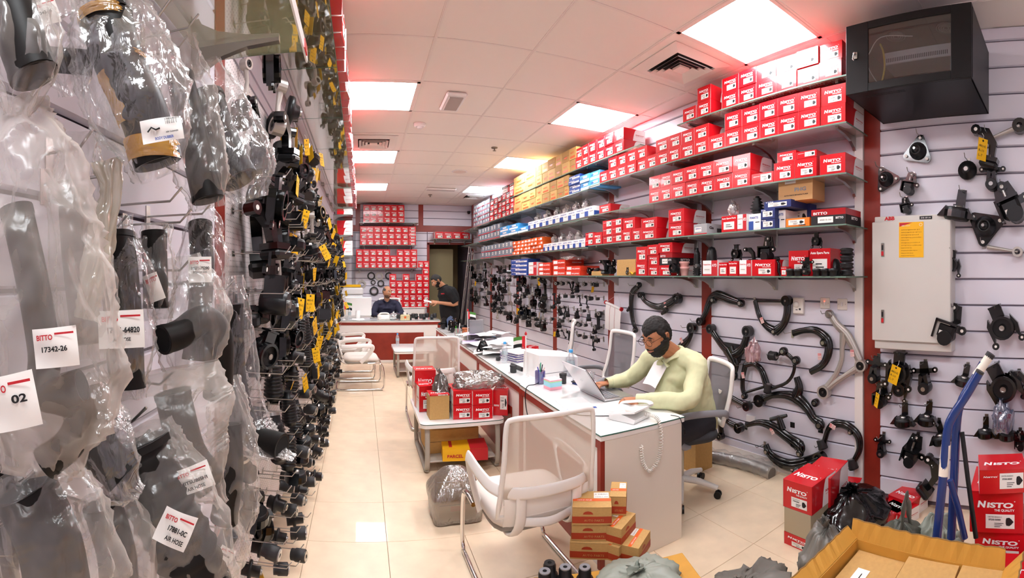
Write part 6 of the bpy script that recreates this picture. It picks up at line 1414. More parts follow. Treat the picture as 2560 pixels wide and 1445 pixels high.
# ---------------- seated man at the reception desk
def far_sitter():
    o0 = V((.54, 9.62, 0)); t = thing('person', 'balding man in navy shirt seated behind the reception desk', 'person', tuple(o0)); inv = Matrix.Translation(-o0)
    sk = skinmat('skin_light_brown', 'b98262'); k = 1.08
    hc = o0+V((.0, -.02, 1.285)); HM = look(hc, (.62, -.75, -.08))
    pel, chest, neck = o0+V((0, .1, .56)), o0+V((0, .05, .86)), o0+V((0, .02, 1.09))
    arms = [(o0+V((s*.21, .03, 1.02)), o0+V((s*.30, -.14, .84)), o0+V((s*.17, -.40, .83))) for s in (-1, 1)]
    b = B(); head_builder(HM, k, 1., .1, b); limb(b, [neck+V((0, .02, -.08)), neck, hc+V((0, .03, -.07))], [.07, .062, .06])
    torso(b, pel, chest, neck, .17, .18, .17, .62, (0, 1, 0))
    for sh, el, wr in arms: limb(b, [sh, el, wr], [.055, .044, .030])
    for (sh, el, wr), s in zip(arms, (-1, 1)): hand(b, look(wr, (-s*.5, -1, .0)), .5, side=-s)
    for s in (-.11, .11): limb(b, [pel+V((s, 0, -.02)), o0+V((s*1.2, -.2, .5)), o0+V((s*1.2, -.2, .05))], [.085, .06, .045])
    remesh(b.build('body', sk, t, M=inv), .007, 1)
    c = B(); torso(c, pel, chest, neck+V((0, .01, -.02)), .19, .20, .20, .66, (0, 1, 0), .012)
    for sh, el, wr in arms: limb(c, [sh+V(((o0.x-sh.x)*.3, 0, .03)), sh, sh.lerp(el, .5), el, el.lerp(wr, .5), wr.lerp(el, .1)], [.07, .078, .07, .062, .052, .042])
    c.tube([neck+V((0, .02, -.14)), neck+V((0, .015, -.05)), neck+V((0, .01, .0))], [.17, .12, .078], 20, squash=.85)
    c.tube(smooth([arms[0][0]+V((.02, 0, .03)), neck+V((-.1, .01, -.045)), neck+V((0, .01, -.03)), neck+V((.1, .01, -.045)), arms[1][0]+V((-.02, 0, .03))], 4), .075, 14)
    remesh(c.build('shirt', mat('navy_shirt', '28273c', .85), t, M=inv), .012, 2, .014)
    c = B()
    for s in (-1, 1): c.tube(smooth([hc+V((s*.01, .07, -.15)), hc+V((s*.07, .03, -.155)), hc+V((s*.055, -.04, -.175)), hc+V((s*.012, -.085, -.21))], 4), .022, 8, squash=.4, up=(0, .3, .9))
    c.build('collar', MATS['navy_shirt'], t, M=inv)
    c = B()
    for s in (-.11, .11): limb(c, [pel+V((s, 0, 0)), o0+V((s*1.2, -.2, .5)), o0+V((s*1.2, -.2, .03))], [.11, .085, .06])
    remesh(c.build('trousers', MATS['dark_trousers'], t, M=inv), .014, 2)
    hm = mat('greying_hair', '4a423c', .8, bump=.4, bscale=500)
    def hair(p): return min(1, (p.z+.03)*20) if (p.y > .01 and p.z < .085) else ((p.z-.02)*20 if (-.03 < p.y <= .01 and p.z < .07) else -1)
    shell(HM, hair, .005, k, .1, 4, rough=.001).build('hair', hm, t, M=inv)
    def beard(p): return ((-.045 if abs(p.x) > .024 or p.z < -.072 else -9)-p.z)*10 if p.y < .0 and p.z > -.12 else -1
    shell(HM, beard, .0022, k, .1, 6, rough=.001).build('stubble', mat('stubble', '6e4f40', .9), t, M=inv)
    eyes(t, inv @ HM, k)
far_sitter()
# ---------------- standing man in black
def far_stander():
    o0 = V((1.74, 9.0, 0)); t = thing('person', 'bearded man in black polo shirt standing, reading a small paper', 'person', tuple(o0)); inv = Matrix.Translation(-o0)
    sk = MATS['skin_light_brown']; k = 1.08
    hc = o0+V((-.25, -.02, 1.53)); HM = look(hc, (-1, -.22, -.75))
    pel, chest, neck = o0+V((.02, 0, .93)), o0+V((.0, 0, 1.2)), o0+V((-.12, 0, 1.42))
    sh, el, wr = o0+V((-.05, -.2, 1.33)), o0+V((.10, -.27, 1.09)), o0+V((-.27, -.20, 1.11))
    sf, ef, wf = o0+V((-.05, .2, 1.33)), o0+V((.05, .25, 1.08)), o0+V((-.27, .05, 1.11))
    b = B(); head_builder(HM, k, 1.15, .05, b); limb(b, [neck+V((.06, 0, -.1)), neck, hc+V((.05, .0, -.05))], [.075, .064, .062])
    torso(b, pel, chest, neck, .16, .18, .17, .85, (1, 0, .2))
    for a in ((sh, el, wr), (sf, ef, wf)): limb(b, list(a), [.056, .046, .031])
    hand(b, look(wr, (-1, .1, .12)) @ Matrix.Rotation(.9, 4, 'Y'), .6, side=1); hand(b, look(wf, (-1, -.2, .1)) @ Matrix.Rotation(-.9, 4, 'Y'), .6, side=-1)
    for s in (-.11, .11): limb(b, [pel+V((0, s, -.02)), o0+V((-.02, s*1.1, .5)), o0+V((.02, s*1.1, .07))], [.09, .06, .045]); limb(b, [o0+V((.03, s*1.1, .06)), o0+V((-.17, s*1.1, .04))], [.045, .04])
    remesh(b.build('body', sk, t, M=inv), .007, 1)
    c = B(); torso(c, pel+V((0, 0, -.08)), chest, neck+V((.02, 0, -.03)), .19, .205, .19, .95, (1, 0, .2), .015)
    for a in ((sh, el), (sf, ef)): limb(c, [a[0]+V((.02, (9-a[0].y)*.4, .03)), a[0], a[0].lerp(a[1], .5), a[0].lerp(a[1], .92)], [.08, .092, .088, .080])
    c.tube([neck+V((.05, 0, -.13)), neck+V((.02, 0, -.05)), neck+V((-.01, 0, .0))], [.17, .125, .08], 20)
    c.tube([V((sh.x, sh.y+.03, sh.z+.03)), neck+V((.03, 0, -.05)), V((sf.x, sf.y-.03, sf.z+.03))], .08, 14)
    c.tube([pel+V((0, 0, -.13)), pel+V((0, 0, .1))], [.165, .175], 20)
    remesh(c.build('polo_shirt', mat('black_cotton', '141214', .9), t, M=inv), .012, 2, .016)
    c = B(); c.tube(smooth([neck+V((.08, -.01, .03)), neck+V((.02, -.075, .02)), neck+V((-.06, -.05, -.03)), neck+V((-.10, 0, -.06)), neck+V((-.06, .05, -.03)), neck+V((.02, .075, .02)), neck+V((.08, .01, .03))], 4), .022, 8, squash=.4, up=(0, 0, 1)); c.build('collar', MATS['black_cotton'], t, M=inv)
    c = B(); lay(c, 'NISTO', 0, 0, .03, 0, 0, TR(o0.x-.19, o0.y-.185, 1.27, rz=-.5), bold=.04, width=.07); c.build('chest_emblem', M_rink, t, M=inv)
    c = B()
    for s in (-.11, .11): limb(c, [pel+V((0, s, 0)), o0+V((-.02, s*1.1, .5)), o0+V((.02, s*1.1, .04))], [.095, .08, .07])
    c.tube([pel+V((.02, -.07, -.04)), pel+V((.02, .07, -.04))], .10, 14)
    remesh(c.build('jeans', mat('blue_jeans', '5d6f92', .9), t, M=inv), .014, 2)
    for s in (-.11, .11): B().rbox(o0.x-.2, o0.x+.08, o0.y-.045+s*1.1, o0.y+.045+s*1.1, .0, .08, .03).build('shoe', M_rubber, t, M=inv)
    hm = MATS['black_hair']
    def hair(p):
        if p.y < -.045: return (p.z-.07)*30
        if p.y < .0: return (p.z-.045+(p.y+.045)*1.5)*30
        return min(1, (p.z+.04)*20) if p.y > .022 else (p.z-.02)*25
    shell(HM, hair, .009, k, .05, 7, rough=.002).build('hair', hm, t, M=inv)
    def beard(p):
        if p.z > -.0 or p.y > .012 or (abs(p.x) < .024 and -.066 < p.z < -.05) or (abs(p.x) < .02 and p.z > -.041): return -1
        return (-.046+.55*max(0, abs(p.x)-.022)+(.05 if p.y > -.045 else 0)-p.z)*30
    shell(HM, beard, .005, k, .05, 8, rough=.002).build('beard', hm, t, M=inv)
    eyes(t, inv @ HM, k)
    p = thing('paper_sheet', 'small white paper in the standing man\'s hands', 'paper', tuple(wr+V((-.16, .06, .02)))); B().grid(lambda u, v: ((u-.5)*.18, (v-.5)*.14, -.03*u+.03*v+.008*sin(u*5)), 6, 5).build('sheet', M_paper, p)
far_stander()
# ================================================================ back wall
MB = Matrix.Translation((0, YB, 0))
def backrun(z, x0, x1, n, tiers, h, where, yf=10.76, depth=.3, style='red', cols=None):
    X0, X1 = tan((x0-XV)/F)*yf, tan((x1-XV)/F)*yf; wd = (X1-X0)/n
    for i in range(n):
        for k_ in range(cols[i] if cols else tiers):
            T_ = cols[i] if cols else tiers
            carton(style, TR(X0+wd*(i+.5), yf+random.uniform(-.012, .012), z+k_*(h+.001), rz=random.uniform(-.02, .02)), 'red carton %s, %s column, %s up' % (where, ORD[i], ORD[k_]), 'cartons '+where, wd*.985, depth, h)
def backshelf(z, x0, x1, label):
    X0, X1 = tan((x0-XV)/F)*10.74, tan((x1-XV)/F)*10.74; shelf(z, -X1, -X0, label, M0=MB, nb=3)
backshelf(2.866, 898, 1046, 'highest glass shelf on the back wall'); backrun(2.878, 908, 1011, 6, 3, .138, 'on highest back wall shelf')
backshelf(2.34, 899, 1042, 'second glass shelf on the back wall'); backrun(2.352, 900, 1021.5, 7, 3, .145, 'on second back wall shelf'); backrun(2.352, 1022, 1040, 1, 6, .072, 'at right end of second back shelf')
backshelf(1.80, 888, 1044, 'third glass shelf on the back wall'); backrun(1.812, 890, 1043, 9, 3, .145, 'on third back wall shelf', cols=[3, 3, 3, 3, 3, 2, 3, 3, 3])
backshelf(2.50, 1081, 1179, 'short glass shelf over the back doorway'); backrun(2.512, 1088, 1175, 4, 1, .165, 'on shelf over doorway')
backrun(.906, 974, 1073, 6, 5, .152, 'piled on the low back counter', yf=10.5, cols=[5, 4, 5, 4, 5, 6])
backrun(1.82, 1045, 1073, 2, 1, .15, 'on top of the counter pile', yf=10.5)
def ringpart(px, py, R_, lab, mi=0):
    p = pY(px, py, 11.08); t = thing('seal_ring', lab, 'ring', (p.x, YB, p.z)); b = B(); b.pipe(R_, R_*.66, -.035, -.012, 20, 0, axis='y'); b.build('ring', PMS[mi], t); B().pipe(R_*.62, R_*.5, -.03, -.015, 18, axis='y').build('inner_ring', M_steel, t); put('hook', HOOK, t, M=TR(0, -.005, R_))
for a in ((928, 690, .095, 'black round seal on the back wall, top left', 0), (948, 691, .10, 'brass-toned ring on the back wall, top row', 4), (972, 690, .09, 'dark ring beside the carton pile, top row', 3), (905, 711, .1, 'pale open ring, second row left', 4), (933, 706, .06, 'small dark ring, second row', 0), (952, 709, .085, 'toothed dark ring, second row right', 3), (935, 728, .11, 'large grey ring, lowest row', 3)): ringpart(*a)
t = thing('yellow_folder', 'yellow folder lying above the white monitor at back', 'folder', (-.33, 10.8, 1.36)); B().rbox(-.25, .32, -.1, .1, 0, .06, .01).build('cover', M_yellow, t)
t = thing('printer', 'white printer on the left rear cabinet', 'printer', (-.3, 10.7, .9)); B().rbox(-.25, .35, -.2, .25, 0, .28, .03).build('body', M_wplas, t); B().rbox(-.2, .3, -.25, -.18, .06, .1, .01).build('tray', M_gplas, t); B().rbox(-.25, .35, -.2, .3, .29, .45, .03).build('lid', M_wplas, t)
t = thing('side_cabinet', 'white cabinet under the printer at back left', 'cabinet', (-.3, 10.72, 0)); B().rbox(-.26, .22, -.26, .3, 0, .89, .005).build('body', M_white, t); B().rbox(-.24, .2, -.28, -.262, .03, .86, .004).build('door', M_white, t)
# ladders
for i, (dx, lab) in enumerate(((0, 'aluminium ladder leaning in the corner by the doorway, front one'), (.16, 'aluminium ladder leaning behind the front one'))):
    t = thing('ladder', lab, 'ladder', (2.22+dx, 10.35+dx, 0)); lean = .28-.05*i
    for s in (-.17, .17): B().tube([(s*.3, s, 0), (lean+s*.3, s*.75, 2.3-.1*i)], .02, 6, squash=.6).build('rail', M_steel, t)
    for k_ in range(8): z_ = .25+k_*.27; B().cyl((-.05+lean*z_/2.3, -.165, z_), (.05+lean*z_/2.3, .165, z_), .014, seg=8).build('rung', M_steel, t)
t = thing('wall_camera', 'small black dome camera under the ceiling in far corner', 'camera', (RW(10.9, .08, 3.18))); B().lathe([(.04, .04), (.04, .0), (.03, -.025), (.001, -.035)], 14).build('dome', M_black, t)
# ================================================================ desk things
def bottle(label, x, y, z, h=.21, r=.031, tilt=0):
    t = thing('water_bottle', label, 'bottle', (x, y, z), 0, 'small water bottles')
    k_ = h/.21; pf = [(.001, 0), (r*.9, 0), (r, .01*k_)]
    for q in range(4): zz = .02*k_+q*.016*k_; pf += [(r, zz), (r*.93, zz+.008*k_)]
    pf += [(r, .09*k_), (r, .13*k_), (r*.85, .155*k_), (r*.5, .18*k_), (r*.42, .188*k_), (r*.42, .197*k_)]
    B().lathe(pf, 16).build('bottle_wall', mixmat('bottle_plastic', 'dfeaf2', .12, .15, .06, .4), t)
    B().lathe([(.001, .004), (r*.86, .004), (r*.92, .13*k_), (.001, .131*k_)], 14).build('water', mixmat('water_look', 'cfe2ee', .12, .05, .03, .1), t)
    B().lathe([(r*1.01, .085*k_), (r*1.01, .125*k_)], 16, cap=False).build('paper_band', mixmat('bottle_label', 'cfe6ea', .55, .1, .2, .1), t)
    B().lathe([(r*.5, .19*k_), (r*.5, .21*k_), (r*.42, .213*k_), (.001, .213*k_)], 14).build('cap', mat('sky_blue_cap', '49a5e6', .35), t)
def flag(label, x, y, z, h=.3, rot=0., s=1):
    t = thing('desk_flag', label, 'flag', (x, y, z), rot, 'small desk flags'); B().cyl((0, 0, 0), (0, 0, h), .005, seg=8).build('pole', M_wplas, t); B().lathe([(.001, h+.035), (.01, h+.02), (.012, h+.008), (.005, h)], 10).build('finial', M_rink, t); B().lathe([(.03, 0), (.03, .008), (.008, .012)], 14).build('base', M_wplas, t)
    w_, hh = .11*s, .085*s; b = B()
    f = lambda u, v: (.006+u*w_*.85, .012*sin(u*5), h-.005-hh+v*hh-.02*u*u)
    b.grid(lambda u, v: f(u*.27, v), 5, 3, 0)
    for q, mi in ((0, 3), (1, 2), (2, 1)): b.grid(lambda u, v, q=q: f(.27+u*.73, (q+v)/3), 8, 3, mi)
    b.build('cloth', [mat('flag_red', 'd3202c', .7), mat('flag_green', '4c8a3c', .7), mat('flag_white', 'f2efec', .7), mat('flag_black', '1b1b1d', .7)], t)
bottle('blue-capped water bottle on the nearest desk beside the laptop', 1.78, 3.62, .76, .23, .036)
bottle('blue-capped water bottle in front of the purple-edged papers', 1.43, 4.42, .76)
bottle('water bottle standing on the far low table', .63, 7.95, .42)
bottle('water bottle by the flag on the reception desk', -.22, 8.75, .79, .24); bottle('water bottle at the left end of the reception desk', -.42, 8.8, .79, .26, .035)
flag('small striped flag beside the white computer', 1.41, 3.76, .76, .36, pi-.3, 1.1); flag('small striped flag among papers farther back', 1.36, 5.75, .76, .42, .2, 1.1); flag('small striped flag on the reception desk', -.33, 8.74, .79, .34, 0, 1.6)
def monitor(label, x, y, z, w_, h_, rot, chin=.05):
    t = thing('computer', label, 'computer', (x, y, z), rot); B().rbox(-w_/2, w_/2, -.02, .02, .06, .06+h_, .012).build('casing', M_wplas, t)
    B().box(-w_/2+.02, w_/2-.02, .0201, .0215, .08+chin, .04+h_).build('screen', M_black, t)
    b = B(); b.tube([(0, -.03, .16), (0, -.06, .08), (0, -.05, .008)], .04, 8, squash=.25, up=(0, 1, .5)); b.rbox(-.12, .12, -.12, .08, 0, .01, .004); b.build('stand', M_wplas, t)
monitor('white all-in-one computer seen from behind on the reception desk', -.06, 8.98, .79, .52, .36, 0)
t = thing('printer', 'white boxy printer on the middle desk beside the flag', 'printer', (1.66, 3.80, .76), .12)
b = B(); b.ring([[(-.2, -.15, 0), (.2, -.15, 0), (.2, .15, 0), (-.2, .15, 0)], [(-.2, -.15, .2), (.2, -.15, .15), (.2, .13, .15), (-.2, .13, .2)], [(-.18, -.13, .225), (.19, -.13, .17), (.19, .12, .17), (-.18, .12, .225)]], 0, smooth=False); b.build('body', M_wplas, t)
B().rbox(.08, .16, -.157, -.149, .1, .13, .003).build('slot', M_gplas, t); B().box(-.201, .2005, -.1512, -.15, .035, .04).build('seam', M_gplas, t)
t = thing('computer', 'grey upright display back beside the farther flag', 'computer', (1.5, 5.85, .76), .15); B().rbox(-.1, .1, -.015, .015, .03, .3, .006).build('casing', M_gplas, t); B().rbox(-.07, .07, -.08, .06, 0, .01, .003).build('stand', M_gplas, t); B().box(-.02, .02, -.02, .0, .005, .05).build('neck', M_gplas, t)
# laptop
t = thing('laptop', 'open silver laptop seen from behind its lid', 'laptop', (1.62, 2.94, .762))
B().rbox(0, .24, -.18, .2, 0, .014, .004).build('base', M_alu, t)
b = B(); b.add([(0, -.18, .012), (0, .2, .012), (-.155, .2, .235), (-.155, -.18, .235), (.007, -.18, .016), (.007, .2, .016), (-.148, .2, .24), (-.148, -.18, .24)], [(0, 3, 2, 1), (4, 5, 6, 7), (0, 1, 5, 4), (2, 3, 7, 6), (0, 4, 7, 3), (1, 2, 6, 5)]); b.build('lid', mat('laptop_silver', 'cfcdcf', .3, metal=.5), t)
b = B(); b.add([(.0045, -.165, .03), (.0045, .185, .03), (-.139, .185, .233), (-.139, -.165, .233)], [(0, 1, 2, 3)], M=TR(.004, 0, .003)); b.build('screen', M_black, t)
b = B(); 
for a in range(4):
    for c_ in range(12): b.box(.04+a*.026, .06+a*.026, -.155+c_*.028, -.131+c_*.028, .014, .017)
b.build('keys', M_gplas, t, kind='stuff')
b = B(); b.pipe(.016, .0135, -.001, .0, 20, 0, TR(-.0805, .01, .13, ry=-pi/2-.0+.61) @ TR(0, 0, -.001)); b.build('emblem', M_wprint, t)
# telephone
t = thing('telephone', 'white desk telephone with handset, facing away', 'telephone', (1.57, 2.37, .762), -2.75); t.scale = (.9, .9, .52)
b = B(); b.prism([(-.10, .0), (.10, 0), (.11, .05), (-.11, .12)], -.1, .1, 0, TR(0, 0, 0, rz=pi/2)); b.build('base', M_wplas, t)
b = B(); b.add([(-.12, -.13, .05), (.12, -.13, .05), (.12, .12, .135), (-.12, .12, .135), (-.12, -.13, .07), (.12, -.13, .07), (.12, .12, .155), (-.12, .12, .155)], [(0, 3, 2, 1), (4, 5, 6, 7), (0, 1, 5, 4), (2, 3, 7, 6), (0, 4, 7, 3), (1, 2, 6, 5)]); b.build('top_case', M_wplas, t)
b = B()
for a in range(4):
    for c_ in range(3): b.rbox(.0+c_*.026, .02+c_*.026, -.1+a*.03, -.08+a*.03, .082+a*.0102, .092+a*.0102, .002)
b.rbox(-.02, .1, .03, .1, .128, .155, .003); b.build('keys', M_cream, t)
strap([(-.085, -.13, .09), (-.085, -.11, .125), (-.085, -.05, .15), (-.085, .03, .178), (-.085, .1, .185), (-.085, .125, .165)], .05, .03, (0, 0, 1), 5).build('handset', M_wplas, t)
t = thing('coiled_cord', 'white coiled telephone cord hanging over the desk end', 'cord', (0, 0, 0))
def coil(P, R_=.011, n=9): 
    out = []; Q = smooth(P, 14); N_ = len(Q)
    for i in range(N_*2-1):
        q = Q[i//2] if i % 2 == 0 else Q[i//2].lerp(Q[min(i//2+1, N_-1)], .5); d = (Q[min(i//2+1, N_-1)]-Q[max(i//2-1, 0)]).normalized(); a = d.orthogonal().normalized(); c_ = d.cross(a); out.append(q+a*R_*cos(i*pi/2)+c_*R_*sin(i*pi/2))
    return out
B().tube(coil([(1.62, 2.28, .80), (1.66, 2.22, .79), (1.665, 2.18, .74), (1.665, 2.175, .62), (1.64, 2.175, .54), (1.58, 2.175, .50), (1.535, 2.175, .56), (1.52, 2.175, .66)]), .0028, 5).build('cord', M_cream, t)
t = thing('usb_cable', 'thin black cable hanging over the desk end', 'cable', (0, 0, 0)); B().tube(smooth([(1.80, 2.25, .768), (1.82, 2.19, .766), (1.835, 2.18, .72), (1.85, 2.175, .69)], 4), .0025, 6).build('cable', M_rubber, t); B().rbox(1.843, 1.857, 2.17, 2.18, .655, .69, .002).build('plug', M_black, t)
t = thing('black_cable', 'black cable looping over the desk front to the floor side', 'cable', (0, 0, 0)); B().tube(smooth([(1.47, 3.5, .768), (1.36, 3.42, .77), (1.26, 3.35, .765), (1.245, 3.3, .6), (1.24, 3.05, .42), (1.245, 2.8, .40), (1.245, 2.62, .46)], 6), .004, 6).build('cable', M_rubber, t)
t = thing('black_cable', 'black cable crossing the desk to the grommet', 'cable', (0, 0, 0)); B().tube(smooth([(1.26, 2.60, .70), (1.25, 2.62, .768), (1.34, 2.55, .767), (1.45, 2.48, .766), (1.62, 2.40, .766)], 6), .003, 6).build('cable', M_rubber, t)
# note cube, pens, phone, papers
t = thing('note_cube', 'cube of pastel note paper, pink, green and blue', 'note paper', (1.455, 3.28, .762), .12)
zz = 0
for c_, h_ in (('f0a5b4', .022), ('9ed3df', .035), ('a9d8a0', .008), ('f3a9b9', .010), ('faf5f4', .004)): B().box(-.052, .052, -.052, .052, zz, zz+h_).build('note_pad', mat('note_'+c_, c_, .8), t); zz += h_
t = thing('pen_holder', 'clear pen holder with pens beside the note cube', 'pen holder', (1.43, 3.48, .762)); B().pipe(.042, .039, 0, .1, 18).build('cup', mixmat('purple_clear', '5a55a8', .45, .12, .1, .3), t); B().lathe([(.039, 0), (.039, .004)], 16).build('cup_base', M_ink, t)
for i, (c_, a, L_) in enumerate((('1d1d22', .2, .15), ('3d3a9e', -.25, .14), ('2fa37a', .05, .17), ('e9b9b4', .4, .13), ('c8c2c0', -.1, .16))): B().cyl((.01*sin(i*2), .01*cos(i*2), .006), (.01*sin(i*2)+sin(a)*L_, .02*cos(i*2), L_*cos(a)), .0045, seg=8).build('pen', mat('pen_'+c_, c_, .4), t)
def puck(label, x, y, z, r, h, m=None):
    t = thing('metal_sleeve', label, 'bushing', (x, y, z)); B().lathe([(r*.9, 0), (r, .004), (r, h*.7), (r*1.1, h*.74), (r*1.1, h*.95), (r*.5, h)], 18).build('body', m or M_rubber2, t); B().lathe([(r*.5, h+.0005), (.001, h+.0005)], 14, cap=False).build('bore', M_bore, t)
puck('dark grey stepped bushing standing near the desk front edge', 1.36, 3.95, .762, .03, .07); puck('steel-grey cup-shaped bushing beside the note cube', 1.60, 3.40, .762, .028, .085); puck('small grey bushing beside the water bottle', 1.40, 4.55, .762, .025, .04)
t = thing('smartphone', 'black phone lying on a blue notebook', 'phone', (1.72, 3.30, .775), .5); B().rbox(-.04, .04, -.08, .08, 0, .009, .003).build('body', M_black, t)
t = thing('notebook', 'dark blue notebook under the black phone', 'notebook', (1.74, 3.28, .762), .3); B().rbox(-.06, .06, -.09, .09, 0, .012, .002).build('cover', mat('navy_cover', '1d2d66', .5), t)
t = thing('clip', 'small yellow clip strip on the desk', 'clip', (1.66, 3.50, .762), .9); B().rbox(-.045, .045, -.007, .007, 0, .008, .003).build('strip', M_yellow, t)
t = thing('document', 'white letterhead sheet with blue band on the glass desk', 'paper', (1.42, 2.82, .762), -.12); b = B(); MM = Matrix(((1, 0, 0, 0), (0, 0, 1, 0), (0, -1, 0, .001), (0, 0, 0, 1))); MM = Matrix.Rotation(-pi/2, 4, 'Z') @ MTOP() @ Matrix.Translation((0, 0, 0)); MM = TR(0, 0, .0015) @ Matrix(((1, 0, 0, 0), (0, 0, 1, 0), (0, -1, 0, 0), (0, 0, 0, 1)))
T2 = Matrix(((1, 0, 0, 0), (0, 0, 1, 0), (0, 0, 0, .0015), (0, 0, 0, 1))); fl2 = lambda x0, x1, y0, y1, z_, mi: b.add([(x0, y0, z_), (x1, y0, z_), (x1, y1, z_), (x0, y1, z_)], [(0, 1, 2, 3)], mi)
fl2(-.105, .105, -.15, .15, .0012, 0); fl2(-.105, .105, -.145, -.11, .0018, 1); b.pipe(.012, .008, .0019, .0022, 16, 0, TR(0, -.127, 0)); b.build('sheet', [M_paper, M_blue], t)
rp = random.Random(5)
for i in range(34):
    x, y = rp.uniform(1.36, 1.78), rp.uniform(4.75, 6.0); z_ = .763+.0035*i
    t = thing('paper_sheet', 'loose paper in the untidy heap on the third desk', 'paper', (x, y, z_ if i < 26 else z_+.01), rp.uniform(-.7, .7), 'loose papers heaped on the third desk')
    cv = rp.uniform(.0, .03); B().grid(lambda u, v: ((u-.5)*.21, (v-.5)*.297, cv*(2*v-1)**2*(u)+.004*sin(u*6+v*4+i)), 5, 6).build('sheet', M_paper if i % 6 else mat('lilac_paper', 'cfc3e0', .7), t)
for i in range(9):
    t = thing('paper_stack', 'purple-edged stack of forms on the middle desk, %s from its base' % ORD[i], 'paper', (1.60, 4.52, .763+i*.011), .3+rp.uniform(-.12, .12), 'stacked form pads'); B().grid(lambda u, v: ((u-.5)*.24, (v-.5)*.3, .006*sin(u*3+i)), 5, 4).rbox(-.12, .12, -.15, .15, -.002, .004, .001, 1).build('sheets', [M_paper, mat('purple_edge', '6d5f9c', .6) if i % 2 else M_paper], t)
t = thing('letter_tray', 'black letter tray with white form', 'tray', (1.58, 4.1, .763), .1); B().rbox(-.15, .15, -.12, .12, 0, .012, .003).rbox(-.15, -.13, -.12, .12, .01, .035, .003).rbox(-.15, .15, -.12, -.105, .01, .03, .003).build('tray', M_rubber2, t); B().box(-.12, .14, -.1, .11, .0125, .02).build('form', M_paper, t)
t = part('triangle_mount', TR(1.36, 5.05, .80, rx=0, rz=.4), 'standing on the third desk', None, True, lead='upright')
t.scale = (1.1,)*3; t.location.z = .92
for i, (x, y, k_) in enumerate(((1.38, 7.0, 'block_mount'), (1.45, 7.3, 'drum_mount'), (1.55, 7.1, 'side_round'), (1.35, 7.35, 'block_mount'))): part(k_, TR(x, y, .93, rz=i*1.1, s=1.1), 'on the farthest desk, %s' % ['front left', 'behind the front pair', 'right', 'rear left'][i], 'parts on the farthest desk', True)
for i in range(11):
    x = .72+i*.07; k_ = ['round_bushing', 'flanged_bushing'][i % 2]; part(k_, TR(x, 8.72+.08*(i % 3), .793, rx=-pi/2, s=1.1), 'standing on the reception desk, %s from left' % ORD[i], 'bushings on the reception desk')
t = thing('telephone', 'cream telephone set on the reception desk', 'telephone', (.44, 8.82, .79), .1); B().rbox(-.12, .12, -.1, .1, 0, .09, .02).build('base', M_cream, t); strap([(-.1, 0, .09), (-.06, 0, .12), (.06, 0, .12), (.1, 0, .09)], .05, .03, (0, 0, 1)).build('handset', M_cream, t); B().rbox(-.07, .09, -.102, -.098, .02, .07, .002).build('face', M_wplas, t)
t = thing('glass_bowl', 'clear glass sweets bowl with pens on reception desk', 'bowl', (.62, 8.78, .79)); B().lathe([(.04, 0), (.09, .02), (.1, .06), (.085, .1), (.082, .1), (.095, .06), (.085, .025), (.001, .01)], 22, cap=False).build('bowl', mixmat('clear_glass', 'dfe8ea', .18, .25, .03, .5), t); B().lathe([(.085, .1), (.05, .125), (.015, .135), (.015, .155), (.001, .16)], 20).build('lid', MATS['clear_glass'], t)
t = thing('tissue_box', 'patterned cream tissue box on the reception desk', 'tissue box', (.83, 8.68, .79)); b = B(); b.rbox(-.09, .09, -.05, .05, 0, .1, .004, 0); b.lathe([(.022, -.0512), (.022, -.051)], 16, 1, TR(0, 0, .055), axis='y'); b.build('box', [mat('patterned_cream', 'd9c9a0', .7, var=.25, vscale=60), M_orange], t); B().grid(lambda u, v: ((u-.5)*.06, .01*sin(u*6), .1+.05*v), 6, 4).build('tissue', M_paper, t)
t = thing('paper_cup', 'brown paper cup on the farthest desk', 'cup', (1.60, 6.55, .762)); B().lathe([(.03, 0), (.042, .1), (.044, .104), (.04, .104), (.028, .01)], 18).build('cup', mat('brown_cup', '4a322a', .6), t)
t = thing('snack_tub', 'orange patterned tub beside the paper cup', 'tub', (1.50, 6.5, .762)); B().lathe([(.045, 0), (.05, .11), (.052, .115)], 18).build('tub', mat('orange_pattern', 'b5643c', .5, var=.5, vscale=50), t)
t = thing('pen_holder', 'clear cup with green and black markers on far desk', 'pen holder', (1.38, 6.45, .762)); B().pipe(.045, .042, 0, .12, 16).build('cup', MATS['clear_glass'], t)
for i, c_ in enumerate(('43b52a', '1a1a1a', 'eeeeee')): B().cyl((.012*i-.012, 0, .01), (.03*i-.03, .01, .15+.02*i), .007, seg=8).build('marker', mat('marker_'+c_, c_, .4), t)
t = thing('tool', 'light blue plastic tool lying at the wall side of third desk', 'tool', (1.8, 5.5, .79), .5); B().rbox(-.03, .03, -.2, .2, 0, .03, .01).build('body', M_lblue, t); B().rbox(-.05, .05, -.2, -.1, 0, .06, .015).build('grip', M_blue, t)
carton('red1', TR(2.03, 5.3, .60, rz=.3), 'red carton on the stool behind the third desk', None, .16, .14, .13); carton('red', TR(2.2, 5.52, .60, rz=.5), 'second red carton behind the third desk', None, .14, .14, .12)
t = thing('stool', 'low white stand holding two red cartons behind desks', 'stand', (2.1, 5.5, 0)); B().rbox(-.2, .25, -.25, .25, .56, .598, .01).build('top', M_white, t)
for a in (-.16, .2):
    for c_ in (-.2, .2): B().cyl((a, c_, 0), (a, c_, .56), .015).build('leg', M_steel, t)
carton('plain', TR(2.52, 2.98, 0, rz=RROT), 'brown-beige carton on the floor behind the man\'s chair', None, .3, .2, .26); carton('redlab', TR(2.51, 2.98, .261, rz=RROT), 'red and yellow flat box on the floor carton behind chair', None, .28, .18, .07)
